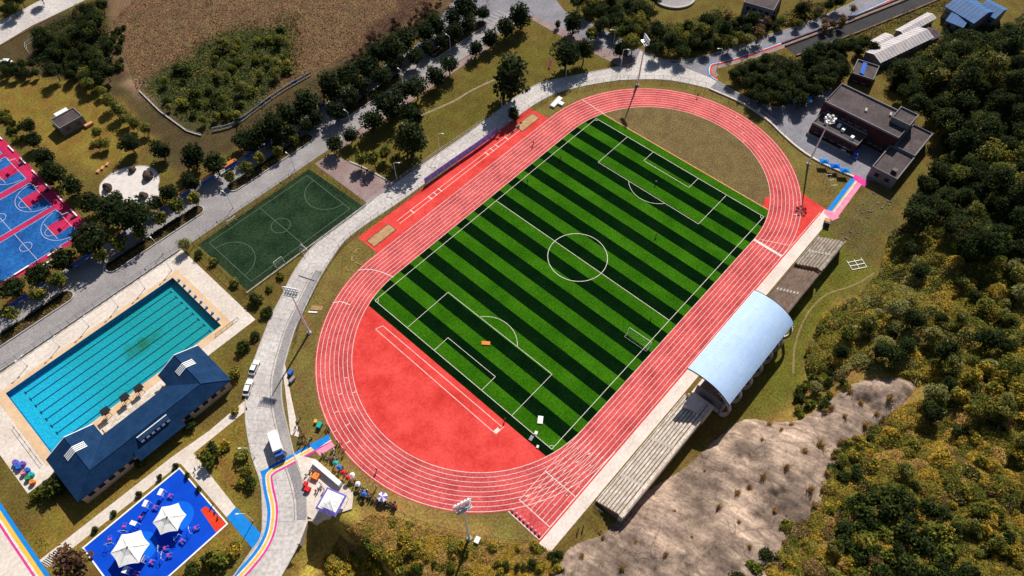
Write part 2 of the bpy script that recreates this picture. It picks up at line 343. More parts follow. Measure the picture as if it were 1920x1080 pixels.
# ------------------------------------------------------------ ground
POOL = (-139.0, 60.2, -87.6, 85.2)
def build_ground():
    xs = np.concatenate([[-2500, -1200, -600, -350, -250], np.arange(-200, 262, 1.5), [300, 380, 520, 800, 1400, 2500]])
    ys = np.concatenate([[-2500, -1200, -600, -380, -260], np.arange(-190, 290, 1.5), [330, 420, 600, 1000, 2500]])
    X, Y = np.meshgrid(xs, ys); Z = terrain(X, Y)
    nx, ny = len(xs), len(ys)
    base = np.zeros((ny, nx, 3)); base[:] = (0.135, 0.100, 0.026)
    jx = X + (fbm(X / 5, Y / 5, 3, 21) - 0.45) * 9; jy = Y + (fbm(X / 5, Y / 5, 3, 33) - 0.45) * 9
    def zone(pxs, c, soft=True):
        m = _inside(GP(pxs), jx if soft else X, jy if soft else Y); base[m] = c
    zone([(-200, 100), (200, 0), (260, -200), (900, -200), (920, 0), (820, 55), (640, 160), (500, 250), (330, 330), (200, 200), (60, 150)], (0.075, 0.055, 0.026))
    zone([(-300, 300), (0, 140), (150, 150), (215, 180), (300, 270), (200, 320), (90, 290), (0, 210)], (0.20, 0.135, 0.030))
    zone([(205, 30), (260, -250), (920, -250), (860, 0), (760, 55), (640, 110), (545, 150), (420, 235), (320, 190), (255, 165), (205, 90)], (0.17, 0.105, 0.062))
    zone([(640, 120), (760, 50), (880, -60), (980, -200), (700, -200), (760, 0), (690, 60)], (0.085, 0.045, 0.038))
    zone([(330, 120), (400, 70), (545, 40), (545, 120), (470, 210), (390, 250), (290, 200), (270, 150)], (0.055, 0.060, 0.022))
    zone([(215, 150), (262, 150), (292, 205), (260, 175)], (0.26, 0.17, 0.11))
    zone([(850, 200), (900, 165), (940, 150), (930, 175), (880, 205), (800, 240)], (0.20, 0.155, 0.10))
    ih = _inside(HILL, X, Y)
    base[ih] = (0.13, 0.10, 0.034)
    low = ih & (X < 40); base[low] = (0.27, 0.17, 0.05)
    zone([(1430, 790), (1500, 740), (1520, 640), (1570, 560), (1640, 520), (1600, 440), (1545, 420), (1450, 640), (1400, 770)], (0.125, 0.120, 0.020), False)
    zone([(1545, 415), (1640, 350), (1690, 360), (1640, 480), (1590, 480)], (0.12, 0.095, 0.035))
    idp = _inside(DROP, X, Y); base[idp] = (0.42, 0.28, 0.07)
    ring = np.hypot(np.maximum(np.abs(X) - 42.2, 0), Y); base[(ring < 60) & (Y > -50) & (X > -105) & (X < 110) & ~idp & ~ih] = (0.17, 0.125, 0.038)
    zone([(560, 940), (650, 850), (760, 980), (900, 1020), (900, 980), (700, 900)], (0.30, 0.19, 0.06))
    zone([(0, 1085), (150, 900), (460, 770), (480, 1000), (400, 1080)], (0.21, 0.145, 0.030))
    zone([(375, 460), (480, 600), (560, 520), (580, 480), (465, 540)], (0.12, 0.085, 0.022))
    zone([(880, 140), (960, 90), (1080, 75), (1180, 125), (1000, 155), (760, 330), (640, 300), (700, 250)], (0.125, 0.100, 0.022))
    for _ in range(2):
        b2 = base.copy(); b2[1:-1, 1:-1] = (base[1:-1, 1:-1] * 2 + base[:-2, 1:-1] + base[2:, 1:-1] + base[1:-1, :-2] + base[1:-1, 2:]) / 6; base = b2
    n = fbm(X / 3, Y / 3, 4, 5); base *= (0.72 + 0.62 * n)[..., None]
    keep = ~((X[:-1, :-1] > POOL[0] - 2.2) & (X[:-1, :-1] < POOL[2] + 0.6) & (Y[:-1, :-1] > POOL[1] - 2.2) & (Y[:-1, :-1] < POOL[3] + 0.6))
    idx = np.arange(nx * ny).reshape(ny, nx)
    q = np.stack([idx[:-1, :-1], idx[:-1, 1:], idx[1:, 1:], idx[1:, :-1]], -1)[keep]
    me = bpy.data.meshes.new('ground'); nv = nx * ny
    me.vertices.add(nv); me.vertices.foreach_set('co', np.stack([X, Y, Z], -1).ravel().astype(np.float32))
    me.loops.add(q.size); me.loops.foreach_set('vertex_index', q.ravel().astype(np.int32))
    me.polygons.add(len(q)); me.polygons.foreach_set('loop_start', (np.arange(len(q)) * 4).astype(np.int32))
    me.update(calc_edges=True); me.validate()
    at = me.color_attributes.new('soil', 'FLOAT_COLOR', 'POINT')
    at.data.foreach_set('color', np.concatenate([base.reshape(-1, 3), np.ones((nv, 1))], 1).ravel().astype(np.float32))
    me.polygons.foreach_set('use_smooth', [True] * len(me.polygons))
    m = bpy.data.materials.new('ground_cover'); m.use_nodes = True; N = m.node_tree.nodes; L = m.node_tree.links; b = N['Principled BSDF']
    b.inputs['Roughness'].default_value = 0.95; b.inputs['Specular IOR Level'].default_value = 0.05
    a = N.new('ShaderNodeAttribute'); a.attribute_name = 'soil'; g = N.new('ShaderNodeNewGeometry')
    n1 = N.new('ShaderNodeTexNoise'); n1.inputs['Scale'].default_value = 1.5; n1.inputs['Detail'].default_value = 7; n1.inputs['Roughness'].default_value = 0.75
    n2 = N.new('ShaderNodeTexNoise'); n2.inputs['Scale'].default_value = 0.22; n2.inputs['Detail'].default_value = 4
    L.new(g.outputs['Position'], n1.inputs[0]); L.new(g.outputs['Position'], n2.inputs[0])
    r1 = N.new('ShaderNodeMapRange'); r1.inputs[1].default_value = 0.32; r1.inputs[2].default_value = 0.68; r1.inputs[3].default_value = 0.45; r1.inputs[4].default_value = 1.6
    L.new(n1.outputs[0], r1.inputs[0])
    mu = N.new('ShaderNodeMix'); mu.data_type = 'RGBA'; mu.blend_type = 'MULTIPLY'; mu.inputs[0].default_value = 1
    L.new(a.outputs['Color'], mu.inputs[6]); L.new(r1.outputs[0], mu.inputs[7])
    hs = N.new('ShaderNodeHueSaturation'); r2 = N.new('ShaderNodeMapRange'); r2.inputs[1].default_value = 0.3; r2.inputs[2].default_value = 0.7; r2.inputs[3].default_value = 0.475; r2.inputs[4].default_value = 0.53
    L.new(n2.outputs[0], r2.inputs[0]); L.new(r2.outputs[0], hs.inputs['Hue']); L.new(mu.outputs[2], hs.inputs['Color']); L.new(hs.outputs[0], b.inputs['Base Color'])
    bp = N.new('ShaderNodeBump'); bp.inputs['Strength'].default_value = 0.7; bp.inputs['Distance'].default_value = 0.5
    L.new(n1.outputs[0], bp.inputs['Height']); L.new(bp.outputs[0], b.inputs['Normal'])
    me.materials.append(m)
    return struct(link('ground', me), 'olive and straw coloured grass and bare soil')
build_ground()

# ------------------------------------------------------------ running track and infield
track = thing('running_track', 'red eight lane running track with white lane lines around the striped pitch', 'running track'); struct(track)
def stadium(r, n=48): return arc(42.2, 0, r, -PI / 2, PI / 2, n) + arc(-42.2, 0, r, PI / 2, 3 * PI / 2, n)
b = MB(); b.strip(stadium(41.52, 64), 10.24, 0.030, True); b.build('lane_surface', 'redlane', track)
b = MB(); b.sheet([(-71.6, -46.7), (-40, -46.7), (-40, -36.3), (-71.6, -36.3)], 0.024); b.build('start_extension', 'redlane', track)
b = MB(); b.sheet([(40, -46.7), (68.6, -46.7), (69.6, -38.4), (60, -30), (40, -38)], 0.024); b.build('run_out', 'red', track)
b = MB(); b.sheet([(-40.2, 46.0), (41.0, 46.0), (40.4, 55.6), (-40.2, 55.6)], 0.024); b.build('jumping_zone', 'red', track)
b = MB(); a0 = math.acos((54.75 - 42.2) / 36.42); b.sheet(arc(-42.2, 0, 36.42, PI - a0, PI + a0, 48), 0.028); b.build('near_apron', 'red', track)
for i in range(9):
    b = MB(); b.strip(stadium(36.52 + 1.22 * i, 64), 0.14 if i in (0, 8) else 0.115, 0.038, True); b.build('lane_line', 'line', track)
for i in range(9):
    y = -(36.52 + 1.22 * i)
    b = MB(); b.strip([(-67.5, y), (-42.2, y)], 0.11, 0.042); b.build('lane_line', 'line', track)
def mline(pts, w=0.15, z=0.046, m='line', parent=track, name='marking'):
    b = MB(); b.strip(pts, w, z); return b.build(name, m, parent)
mline([(-67.6, -36.4), (-67.6, -46.4)], 0.2); mline([(-57.8, -36.4), (-57.8, -46.4)], 0.2); mline([(-71.5, -36.4), (-71.5, -46.4)], 0.25)
mline([(42.2, -36.5), (42.2, -46.3)], 0.9, 0.044); mline([(43.6, -38), (47.5, -46.0)], 0.13)
mline([(-71.5, -46.4), (-42, -46.4)], 0.16); mline([(42.2, -46.35), (66, -46.45)], 0.14)
mline(smooth_path(GP([(671, 507), (690, 505), (715, 510), (738, 520)]), 6), 0.22); mline(smooth_path(GP([(624, 568), (640, 566), (657, 572)]), 6), 0.2)
mline(GP([(1092, 187), (1133, 214)]), 0.2); mline(GP([(1488, 402), (1503, 403)]), 0.2)
for i in range(8):
    for a in ((PI * 0.80 + i * 0.055,) if i % 2 else (PI * 0.86 + i * 0.05, -0.3 + i * 0.04)):
        cx = -42.2 if a > 1.6 else 42.2
        mline([(cx + r * math.cos(a), r * math.sin(a)) for r in (36.6 + 1.22 * i, 37.7 + 1.22 * i)], 0.16)
for k in range(16):                                   # broken lane-change marks on the near bend
    t = k / 16; mline([(-66 + 20 * t + 0.4 * (k % 3), -37.2 - (k * 3.1 % 8.4)), (-65.2 + 20 * t, -37.5 - (k * 3.1 % 8.4))], 0.2)
# runways and jump marks
mline(GP([(718, 611), (941, 800)]), 0.16); mline(GP([(704, 617), (929, 813)]), 0.16); mline(GP([(704, 617), (718, 611)]), 0.16); mline(GP([(929, 813), (945, 800)]), 0.16)
mline(GP([(928, 811), (936, 804)]), 1.1, 0.05)
for y in (50.15, 51.65): mline([(-27.6, y), (29.5, y)], 0.16)
for x in (-21.5, -13.5, -11.2, -9, 13.5, 16, 18.5, 23.5): mline([(x, 49.9), (x, 51.9)], 0.32, 0.05)
# football pitch
pitch = thing('football_pitch', 'artificial football pitch in alternating bright and dark green stripes', 'football pitch'); struct(pitch)
def yext(x): a = abs(x) - 42.2; return 36.3 if a <= 0 else math.sqrt(max(0.0, 36.3 ** 2 - a * a))
def stripe(x0, x1, m):
    n = 6; xs = [x0 + (x1 - x0) * i / n for i in range(n + 1)]
    b = MB(); b.sheet([(x, -yext(x)) for x in xs] + [(x, yext(x)) for x in xs[::-1]], 0.030); return b.build('turf_stripe', m, pitch)
stripe(-54.75, -52.35, 'turf_b'); stripe(52.35, 55.6, 'turf_a')
SW = 104.7 / 26
for i in range(26): stripe(-52.35 + i * SW, -52.35 + (i + 1) * SW, 'turf_a' if i % 2 == 0 else 'turf_b')
def pl(pts, w=0.15): return mline(pts, w * .85, 0.038, 'line', pitch, 'pitch_line')
hx, hy = 52.35, 34.0
pl([(-hx, -hy), (hx, -hy)], 0.17); pl([(-hx, hy), (hx, hy)], 0.17); pl([(-hx, -hy), (-hx, hy)], 0.17); pl([(hx, -hy), (hx, hy)], 0.17); pl([(0, -hy), (0, hy)], 0.17)
b = MB(); b.strip(arc(0, 0, 9.15, 0, 2 * PI, 72)[:-1], 0.17, 0.038, True); b.build('centre_circle', 'line', pitch)
for s in (-1, 1):
    for (d, w) in ((16.5, 20.16), (5.5, 9.16)):
        pl([(s * hx, w), (s * (hx - d), w)]); pl([(s * hx, -w), (s * (hx - d), -w)]); pl([(s * (hx - d), -w), (s * (hx - d), w)])
    a = math.acos(5.5 / 9.15); c = s * (hx - 11); base_a = PI if s > 0 else 0
    pl(arc(c, 0, 9.15, base_a - a, base_a + a, 24))
    for t in (-1, 1):
        a0 = {(-1, -1): 0, (-1, 1): -PI / 2, (1, -1): PI / 2, (1, 1): PI}[(s, t)]; pl(arc(s * hx, t * hy, 1.0, a0, a0 + PI / 2, 8))
# far end: dry grass behind an orange edging
a0 = math.acos((56.0 - 42.2) / 36.42)
slab('far_grass', arc(42.2, 0, 36.42, -a0, a0, 48), 0.022, mat('dry_grass', (0.115, 0.075, 0.026), (0.175, 0.125, 0.042), s=0.25, fine=2.0, amt=0.5, bump=0.4), 'dry brown grass between the pitch and the far bend')
b = MB(); b.wall([(55.8, -33.7), (55.8, 33.7)], 0.42, 0.0, 0.10); tag(b.build('edging_strip', 'orange_edge'), 'orange edging strip along the far end of the striped pitch', 'edging')
# sand pits
for k, (p, lab) in enumerate([((715, 441), 'sand pit with brown edging near the bend by the small pitch'), ((991, 231), 'sand pit with brown edging near the top of the jumping zone')]):
    x, y = G(*p); t = thing('sand_pit', lab, 'sand pit', (x, 50.9, 0))
    b = MB(); b.wall([(-4.6, -1.75), (4.6, -1.75), (4.6, 1.75), (-4.6, 1.75)], 0.35, 0.0, 0.10, True); b.build('edging', 'tile_edge', t)
    b = MB(); n = 14; V = []
    for j in range(7):
        for i in range(n + 1): xx, yy = -4.45 + 8.9 * i / n, -1.6 + 3.2 * j / 6; V.append((xx, yy, 0.05 + 0.12 * float(fbm(np.array([xx + k * 9]), np.array([yy]), 3, 4)[0])))
    b.add(V, [(j * (n + 1) + i, j * (n + 1) + i + 1, (j + 1) * (n + 1) + i + 1, (j + 1) * (n + 1) + i) for j in range(6) for i in range(n)]); b.build('sand_bed', 'sand', t, smooth=True)

# concrete apron along the stands
b = MB(); b.sheet([(-72.2, -50.2), (68.4, -50.2), (68.4, -46.7), (-72.2, -46.7)], 0.034); struct(b.build('stand_apron', 'apron'), 'pale concrete strip between track and stands')
b = MB(); b.strip([(-72.2, -46.7), (68.4, -46.7)], 0.3, 0.05); struct(b.build('track_edging', 'red'))

# ------------------------------------------------------------ roads, pavements, paths
R1L = [(435, 1085), (470, 1035), (490, 1003), (492, 945), (488, 902), (473, 858), (462, 800), (460, 765), (463, 720), (475, 680), (490, 640), (510, 590), (530, 552), (548, 515), (575, 475), (610, 440), (650, 410), (690, 380), (750, 338), (800, 303), (860, 262), (920, 218), (965, 183), (1010, 157), (1060, 145), (1120, 133), (1165, 124), (1190, 118)]
R1R = [(525, 1085), (560, 1020), (575, 975), (575, 953), (574, 933), (566, 898), (554, 862), (542, 813), (530, 760), (528, 720), (532, 690), (540, 660), (552, 620), (566, 590), (582, 556), (600, 520), (625, 480), (648, 450), (687, 420), (750, 378), (795, 345), (850, 306), (902, 270), (960, 226), (1007, 193), (1055, 171), (1135, 154), (1197, 149), (1260, 151), (1330, 166)]
RL = smooth_path(GP(R1L), 4); RR = smooth_path(GP(R1R), 4)
b = MB(); b.sheet(RL + GP([(1200, 95), (1225, 110), (1280, 113), (1333, 122), (1330, 140), (1345, 152)]) + RR[::-1], 0.030)
struct(b.build('ring_road', 'concrete'), 'pale concrete road curving round the running track')
def kerb(name, pts, w=0.28, h=0.14, m='kerb', label=None, z0=-0.05):
    b = MB(); b.wall(pts, w, z0, h); return struct(b.build(name, m), label)
kerb('road_kerb', RL); kerb('road_kerb', RR)
_road = bpy.data.objects['ring_road']
def resample(P, n):
    P = np.array(P); s = np.concatenate([[0], np.cumsum(np.hypot(*np.diff(P, axis=0).T))]); t = np.linspace(0, s[-1], n); return np.stack([np.interp(t, s, P[:, 0]), np.interp(t, s, P[:, 1])], -1)
_A, _B = resample(RL, 70), resample(RR[:110], 70)
for i in range(2, 68):
    b = MB(); b.strip([tuple(_A[i] * .98 + _B[i] * .02), tuple(_A[i] * .3 + _B[i] * .7)], .07, .033); b.build('expansion_joint', 'shade_dimmed_road', _road)
b = MB(); b.strip([tuple(_A[i] * .62 + _B[i] * .38) for i in range(1, 69)], .06, .033); b.build('expansion_joint', 'shade_dimmed_road', _road)
# paved gutter strip along the right side of the ring road
b = MB(); b.strip(RR[8:62], 2.0, 0.036, off=1.25); struct(b.build('footway', 'paving'), 'grey paved strip beside the ring road')
for o in (2.35, 3.0): b = MB(); b.strip(RR[8:62], 0.10, 0.042, off=o); struct(b.build('gutter_line', 'darkmetal'))
for o in (0.7,): b = MB(); b.strip(RL[24:70], 0.12, 0.042, off=-o); struct(b.build('gutter_line', 'kerb'))
b = MB(); b.strip(GP([(560, 517), (590, 527)]), 0.35, 0.045); struct(b.build('road_drain', 'darkmetal'))
slab('ramp', GP([(530, 692), (534, 680), (545, 740), (556, 790), (562, 820), (545, 815)]), 0.05, 'whitecon', 'white concrete wedge beside the ring road')
# far junction and right-hand roads
UP = [(1200, 93), (1225, 110), (1280, 113), (1340, 100), (1400, 80), (1440, 66), (1510, 44), (1600, 4), (1640, -20), (1760, -80)]
LO = [(1345, 151), (1331, 140), (1333, 122), (1360, 115), (1440, 90), (1530, 57), (1600, 30), (1690, -10), (1800, -60)]
U_, L_ = smooth_path(GP(UP), 4), smooth_path(GP(LO), 4)
b = MB(); b.sheet(U_ + L_[::-1], 0.036); struct(b.build('upper_road', 'shade_dimmed_road'), 'blue grey road leading away at the top right')
kerb('road_kerb', U_); kerb('road_kerb', L_)
for o, m, w in ((0.45, 'pblue', 0.35), (-0.05, 'line', 0.3), (-0.6, 'orange', 0.5)): b = MB(); b.strip(L_, w, 0.155 if o < 0.2 and o > -0.7 else 0.045, off=o); struct(b.build('edge_stripe', m))
b = MB(); b.strip(L_[2:], 2.2, 0.03, off=-1.7); struct(b.build('footway', 'pinkpave'))
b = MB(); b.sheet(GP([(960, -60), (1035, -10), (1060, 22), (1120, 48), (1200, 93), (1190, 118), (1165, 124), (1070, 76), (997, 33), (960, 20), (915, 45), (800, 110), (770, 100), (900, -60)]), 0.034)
struct(b.build('cross_road', 'shade_dimmed_road'), 'grey road crossing at the top of the lawn')
slab('footway', GP([(990, 33), (1000, 28), (1070, 62), (1130, 90), (1195, 112), (1180, 128), (1165, 126), (1070, 78)]), 0.05, 'pinkpave', 'pink tiled footway above the lawn')
for k in range(5):
    b = MB(); b.strip(GP([(905 + k * 7, 36 - k * 4.0), (928 + k * 7, 46 - k * 4.0)]), 0.35, 0.055); struct(b.build('crossing_stripe', 'kerb'))
slab('yard', smooth_path(GP([(1330, 166), (1345, 152), (1395, 181), (1440, 198), (1480, 196), (1525, 176), (1560, 170), (1700, 250), (1660, 330), (1625, 338), (1590, 324), (1540, 305), (1500, 280), (1465, 250), (1440, 226), (1395, 195)]), 3, True), 0.028, 'shade_dimmed_road', 'grey yard in front of the dark flat roofed building')
kerb('road_kerb', smooth_path(GP([(1345, 152), (1395, 181), (1440, 199), (1470, 203)]), 4))
kerb('yard_kerb', smooth_path(GP([(1330, 167), (1395, 196), (1440, 227), (1465, 251), (1500, 281), (1540, 306), (1600, 332)]), 4), 0.7, 0.45, 'whitecon')
b = MB(); b.strip(smooth_path(GP([(1640, 512), (1600, 535), (1550, 552), (1520, 580), (1503, 610), (1490, 650), (1487, 700)]), 4), .55, .04); struct(b.build('worn_path', mat('worn_soil', (.20, .15, .06), (.27, .21, .09), s=.6)), 'narrow worn path in the grass behind the stands')
b = MB(); b.strip(smooth_path(GP([(752, 232), (800, 212), (850, 190), (880, 172), (915, 155), (945, 142)]), 4), .8, .03); struct(b.build('worn_path', mat('worn_gravel', (.22, .17, .10), (.32, .26, .18), s=.6)), 'narrow worn path across the upper lawn')
# boulevard
b = MB(); b.sheet([(-210, 92.6), (82, 92.6), (86, 112), (-210, 112)], 0.026); struct(b.build('boulevard', 'paving'), 'long grey paved avenue with planters')
slab('footway', GP([(590, 307), (622, 286), (655, 305), (700, 327), (737, 345), (690, 382)]), 0.03, 'pinkpave', 'pinkish paved corner beside the small pitch')
slab('footway', [(-20, 92.2), (60, 92.2), (60, 89.6), (-20, 89.6)], 0.022, 'pinkpave')
kerb('lawn_kerb', smooth_path(GP([(655, 303), (690, 318), (737, 345)]), 5), 0.5, 0.2)
# far-left road
b = MB(); b.sheet(GP([(-80, 130), (0, 84), (60, 48), (90, 34), (180, -10), (300, -70), (200, -90), (80, -2), (0, 40), (-80, 80)]), 0.03); struct(b.build('outer_road', 'concrete'), 'pale road cutting the top left corner')
kerb('road_kerb', GP([(-80, 132), (0, 86), (85, 38)]), 0.5, 0.2, 'tile_edge')
# pool surroundings
def ringsheet(x0, y0, x1, y1, a0, b0, a1, b1, z):
    b = MB()
    for r in ([(x0, y0), (x1, y0), (x1, b0), (x0, b0)], [(x0, b1), (x1, b1), (x1, y1), (x0, y1)], [(x0, b0), (a0, b0), (a0, b1), (x0, b1)], [(a1, b0), (x1, b0), (x1, b1), (a1, b1)]): b.sheet(r, z)
    return b
struct(ringsheet(-148, 54.6, -79.8, 92.4, *POOL, 0.030).build('pool_deck', 'whitecon'), 'pale concrete deck around the swimming pool')
# paths by the playground
slab('garden_path', GP([(72, 1052), (322, 857), (392, 808), (458, 752), (464, 768), (400, 820), (340, 868), (90, 1064)]), 0.030, 'whitecon', 'pale path along the blue roofed pool hall')
slab('garden_path', GP([(336, 866), (352, 852), (360, 846), (380, 872), (442, 951), (425, 970)]), 0.036, 'whitecon', 'pale path between playground and ring road')
slab('blue_path', GP([(425, 970), (442, 951), (492, 1003), (474, 1029)]), 0.040, 'pblue', 'blue painted path joining playground and ring road')
for k in range(9):
    a = G(78 + k * 3.5, 1058 - k * 3.0 - 4); c = G(92 + k * 3.5, 1066 - k * 3.0 - 4)
    b = MB(); b.strip([a, c], 0.22, 0.045); struct(b.build('drain_bar', 'darkmetal'))
# rainbow edge lines on the ring road
BL = smooth_path(GP([(617, 817), (572, 841), (538, 860), (508, 876), (495, 892), (497, 919), (503, 947), (504, 968), (499, 998), (485, 1027), (462, 1056), (430, 1090)]), 5)
for o, m, w in ((0.0, 'pblue', 0.75), (0.6, 'line', 0.4), (1.05, 'pyellow', 0.55), (1.5, 'line', 0.3), (1.95, 'pmagenta', 0.5)):
    b = MB(); b.strip(BL, w, 0.048, off=o); struct(b.build('rainbow_line', m))
slab('blue_patch', GP([(583, 838), (615, 814), (620, 824), (590, 845)]), 0.052, 'pblue'); slab('blue_patch', GP([(488, 884), (520, 870), (500, 886), (493, 900)]), 0.052, 'pblue')
slab('pink_patch', GP([(592, 846), (622, 828), (628, 836), (600, 855)]), 0.052, 'ppink')
# road with rainbow edge at the lower left
b = MB(); b.sheet(GP([(-60, 880), (0, 958), (30, 1005), (75, 1072), (95, 1100), (-60, 1120)]), 0.03); struct(b.build('lower_road', 'whitecon'), 'pale road in the bottom left corner')
E2 = GP([(-60, 860), (0, 948), (40, 1008), (100, 1096)])
for o, m, w in ((0.0, 'pblue', 0.9), (-0.9, 'pyellow', 0.85), (-1.65, 'line', 0.5), (-2.1, 'pmagenta', 0.5)): b = MB(); b.strip(E2, w, 0.05, off=o); struct(b.build('rainbow_line', m))
# rainbow path at the far right of the track
RP = GP([(1612, 338), (1585, 370), (1565, 396), (1548, 392)])
RP = GP([(1606, 336), (1558, 400)])
for o, m, w in ((0.9, 'pblue', 1.5), (0.0, 'pyellow', 0.35), (-0.4, 'line', 0.6), (-1.5, 'ppink', 1.7)):
    b = MB(); b.strip(RP[::-1], w, 0.045, off=o); struct(b.build('rainbow_line', m))
slab('pink_patch', GP([(1596, 326), (1612, 330), (1630, 344), (1620, 350), (1600, 336)]), 0.05, 'pmagenta'); slab('pale_patch', GP([(1546, 392), (1562, 397), (1574, 408), (1560, 414), (1545, 400)]), 0.05, 'ppink')
# ------------------------------------------------------------ swimming pool
def poolfloor_mat():
    m = bpy.data.materials.new('cyan_pool_tile'); m.use_nodes = True; N = m.node_tree.nodes; L = m.node_tree.links; b = N['Principled BSDF']
    b.inputs['Roughness'].default_value = 0.5
    g = N.new('ShaderNodeNewGeometry'); n1 = N.new('ShaderNodeTexNoise'); n1.inputs['Scale'].default_value = 0.07; n1.inputs['Detail'].default_value = 4
    L.new(g.outputs['Position'], n1.inputs[0]); sp = N.new('ShaderNodeSeparateXYZ'); L.new(g.outputs['Position'], sp.inputs[0])
    mr = N.new('ShaderNodeMapRange'); mr.inputs[1].default_value = -132; mr.inputs[2].default_value = -104; L.new(sp.outputs[0], mr.inputs[0])
    ad = N.new('ShaderNodeMath'); ad.operation = 'MULTIPLY_ADD'; ad.inputs[1].default_value = 0.9; ad.inputs[2].default_value = -0.45; L.new(n1.outputs[0], ad.inputs[0])
    a2 = N.new('ShaderNodeMath'); L.new(ad.outputs[0], a2.inputs[0]); L.new(mr.outputs[0], a2.inputs[1]); a2.use_clamp = True
    mx = N.new('ShaderNodeMix'); mx.data_type = 'RGBA'; mx.inputs[6].default_value = (0.018, 0.62, 0.90, 1); mx.inputs[7].default_value = (0.006, 0.46, 0.50, 1); L.new(a2.outputs[0], mx.inputs[0])
    # settled algae patch near the middle
    vs = N.new('ShaderNodeVectorMath'); vs.operation = 'SUBTRACT'; vs.inputs[1].default_value = (*G(262, 648, -1.6), -1.6); L.new(g.outputs['Position'], vs.inputs[0])
    vm = N.new('ShaderNodeVectorMath'); vm.operation = 'MULTIPLY'; vm.inputs[1].default_value = (0.11, 0.24, 0); L.new(vs.outputs[0], vm.inputs[0])
    ln = N.new('ShaderNodeVectorMath'); ln.operation = 'LENGTH'; L.new(vm.outputs[0], ln.inputs[0])
    n2 = N.new('ShaderNodeTexNoise'); n2.inputs['Scale'].default_value = 0.35; n2.inputs['Detail'].default_value = 5; L.new(g.outputs['Position'], n2.inputs[0])
    s3 = N.new('ShaderNodeMath'); s3.operation = 'MULTIPLY_ADD'; s3.inputs[1].default_value = 1.5; L.new(n2.outputs[0], s3.inputs[0]); L.new(ln.outputs['Value'], s3.inputs[2])
    m3 = N.new('ShaderNodeMapRange'); m3.inputs[1].default_value = 0.75; m3.inputs[2].default_value = 1.6; m3.inputs[3].default_value = 0.85; m3.inputs[4].default_value = 0.0; L.new(s3.outputs[0], m3.inputs[0])
    mg = N.new('ShaderNodeMix'); mg.data_type = 'RGBA'; mg.inputs[7].default_value = (0.012, 0.20, 0.05, 1); L.new(mx.outputs[2], mg.inputs[6]); L.new(m3.outputs[0], mg.inputs[0])
    n4 = N.new('ShaderNodeTexNoise'); n4.inputs['Scale'].default_value = 2.2; n4.inputs['Detail'].default_value = 3; L.new(g.outputs['Position'], n4.inputs[0])
    m4 = N.new('ShaderNodeMapRange'); m4.inputs[1].default_value = 0.3; m4.inputs[2].default_value = 0.7; m4.inputs[3].default_value = 0.85; m4.inputs[4].default_value = 1.15; L.new(n4.outputs[0], m4.inputs[0])
    mm = N.new('ShaderNodeMix'); mm.data_type = 'RGBA'; mm.blend_type = 'MULTIPLY'; mm.inputs[0].default_value = 1; L.new(mg.outputs[2], mm.inputs[6]); L.new(m4.outputs[0], mm.inputs[7]); L.new(mm.outputs[2], b.inputs['Base Color'])
    return m
def water_mat():
    m = bpy.data.materials.new('pool_water'); m.use_nodes = True; N = m.node_tree.nodes; L = m.node_tree.links
    for n in list(N):
        if n.type == 'BSDF_PRINCIPLED': N.remove(n)
    out = [n for n in N if n.type == 'OUTPUT_MATERIAL'][0]
    t = N.new('ShaderNodeBsdfTransparent'); t.inputs[0].default_value = (0.88, 0.99, 1, 1)
    gl = N.new('ShaderNodeBsdfGlossy'); gl.inputs['Roughness'].default_value = 0.04; fr = N.new('ShaderNodeFresnel'); fr.inputs[0].default_value = 1.33
    g = N.new('ShaderNodeNewGeometry'); nz = N.new('ShaderNodeTexNoise'); nz.inputs['Scale'].default_value = 1.6; nz.inputs['Detail'].default_value = 3; L.new(g.outputs['Position'], nz.inputs[0])
    bp = N.new('ShaderNodeBump'); bp.inputs['Strength'].default_value = 0.15; bp.inputs['Distance'].default_value = 0.05; L.new(nz.outputs[0], bp.inputs['Height'])
    L.new(bp.outputs[0], gl.inputs['Normal']); L.new(bp.outputs[0], fr.inputs['Normal'])
    mx = N.new('ShaderNodeMixShader'); L.new(fr.outputs[0], mx.inputs[0]); L.new(t.outputs[0], mx.inputs[1]); L.new(gl.outputs[0], mx.inputs[2]); L.new(mx.outputs[0], out.inputs[0])
    return m
x0, y0, x1, y1 = POOL
pool = thing('swimming_pool', 'long turquoise swimming pool with dark lane lines beside the blue roofed hall', 'swimming pool', (0, 0, 0))
b = MB(); b.add([(x0, y0, -1.6), (x1, y0, -2.0), (x1, y1, -2.0), (x0, y1, -1.6)], [(0, 1, 2, 3)]); b.build('basin_floor', poolfloor_mat(), pool)
b = MB(); b.wall([(x0 - .15, y0 - .15), (x1 + .15, y0 - .15), (x1 + .15, y1 + .15), (x0 - .15, y1 + .15)], 0.3, -2.3, 0.06, True); b.build('basin_wall', mat('pool_wall_tile', (0.006, 0.17, 0.36), (0.012, 0.22, 0.44), s=1, fine=5), pool)
b = MB(); b.add([(x0, y0, -0.35), (x1, y0, -0.35), (x1, y1, -0.35), (x0, y1, -0.35)], [(0, 1, 2, 3)]); b.build('water', water_mat(), pool)
ringsheet(x0 - 2.4, y0 - 2.4, x1 + 2.6, y1 + 1.5, *POOL, 0.066).build('coping', 'peach', pool)
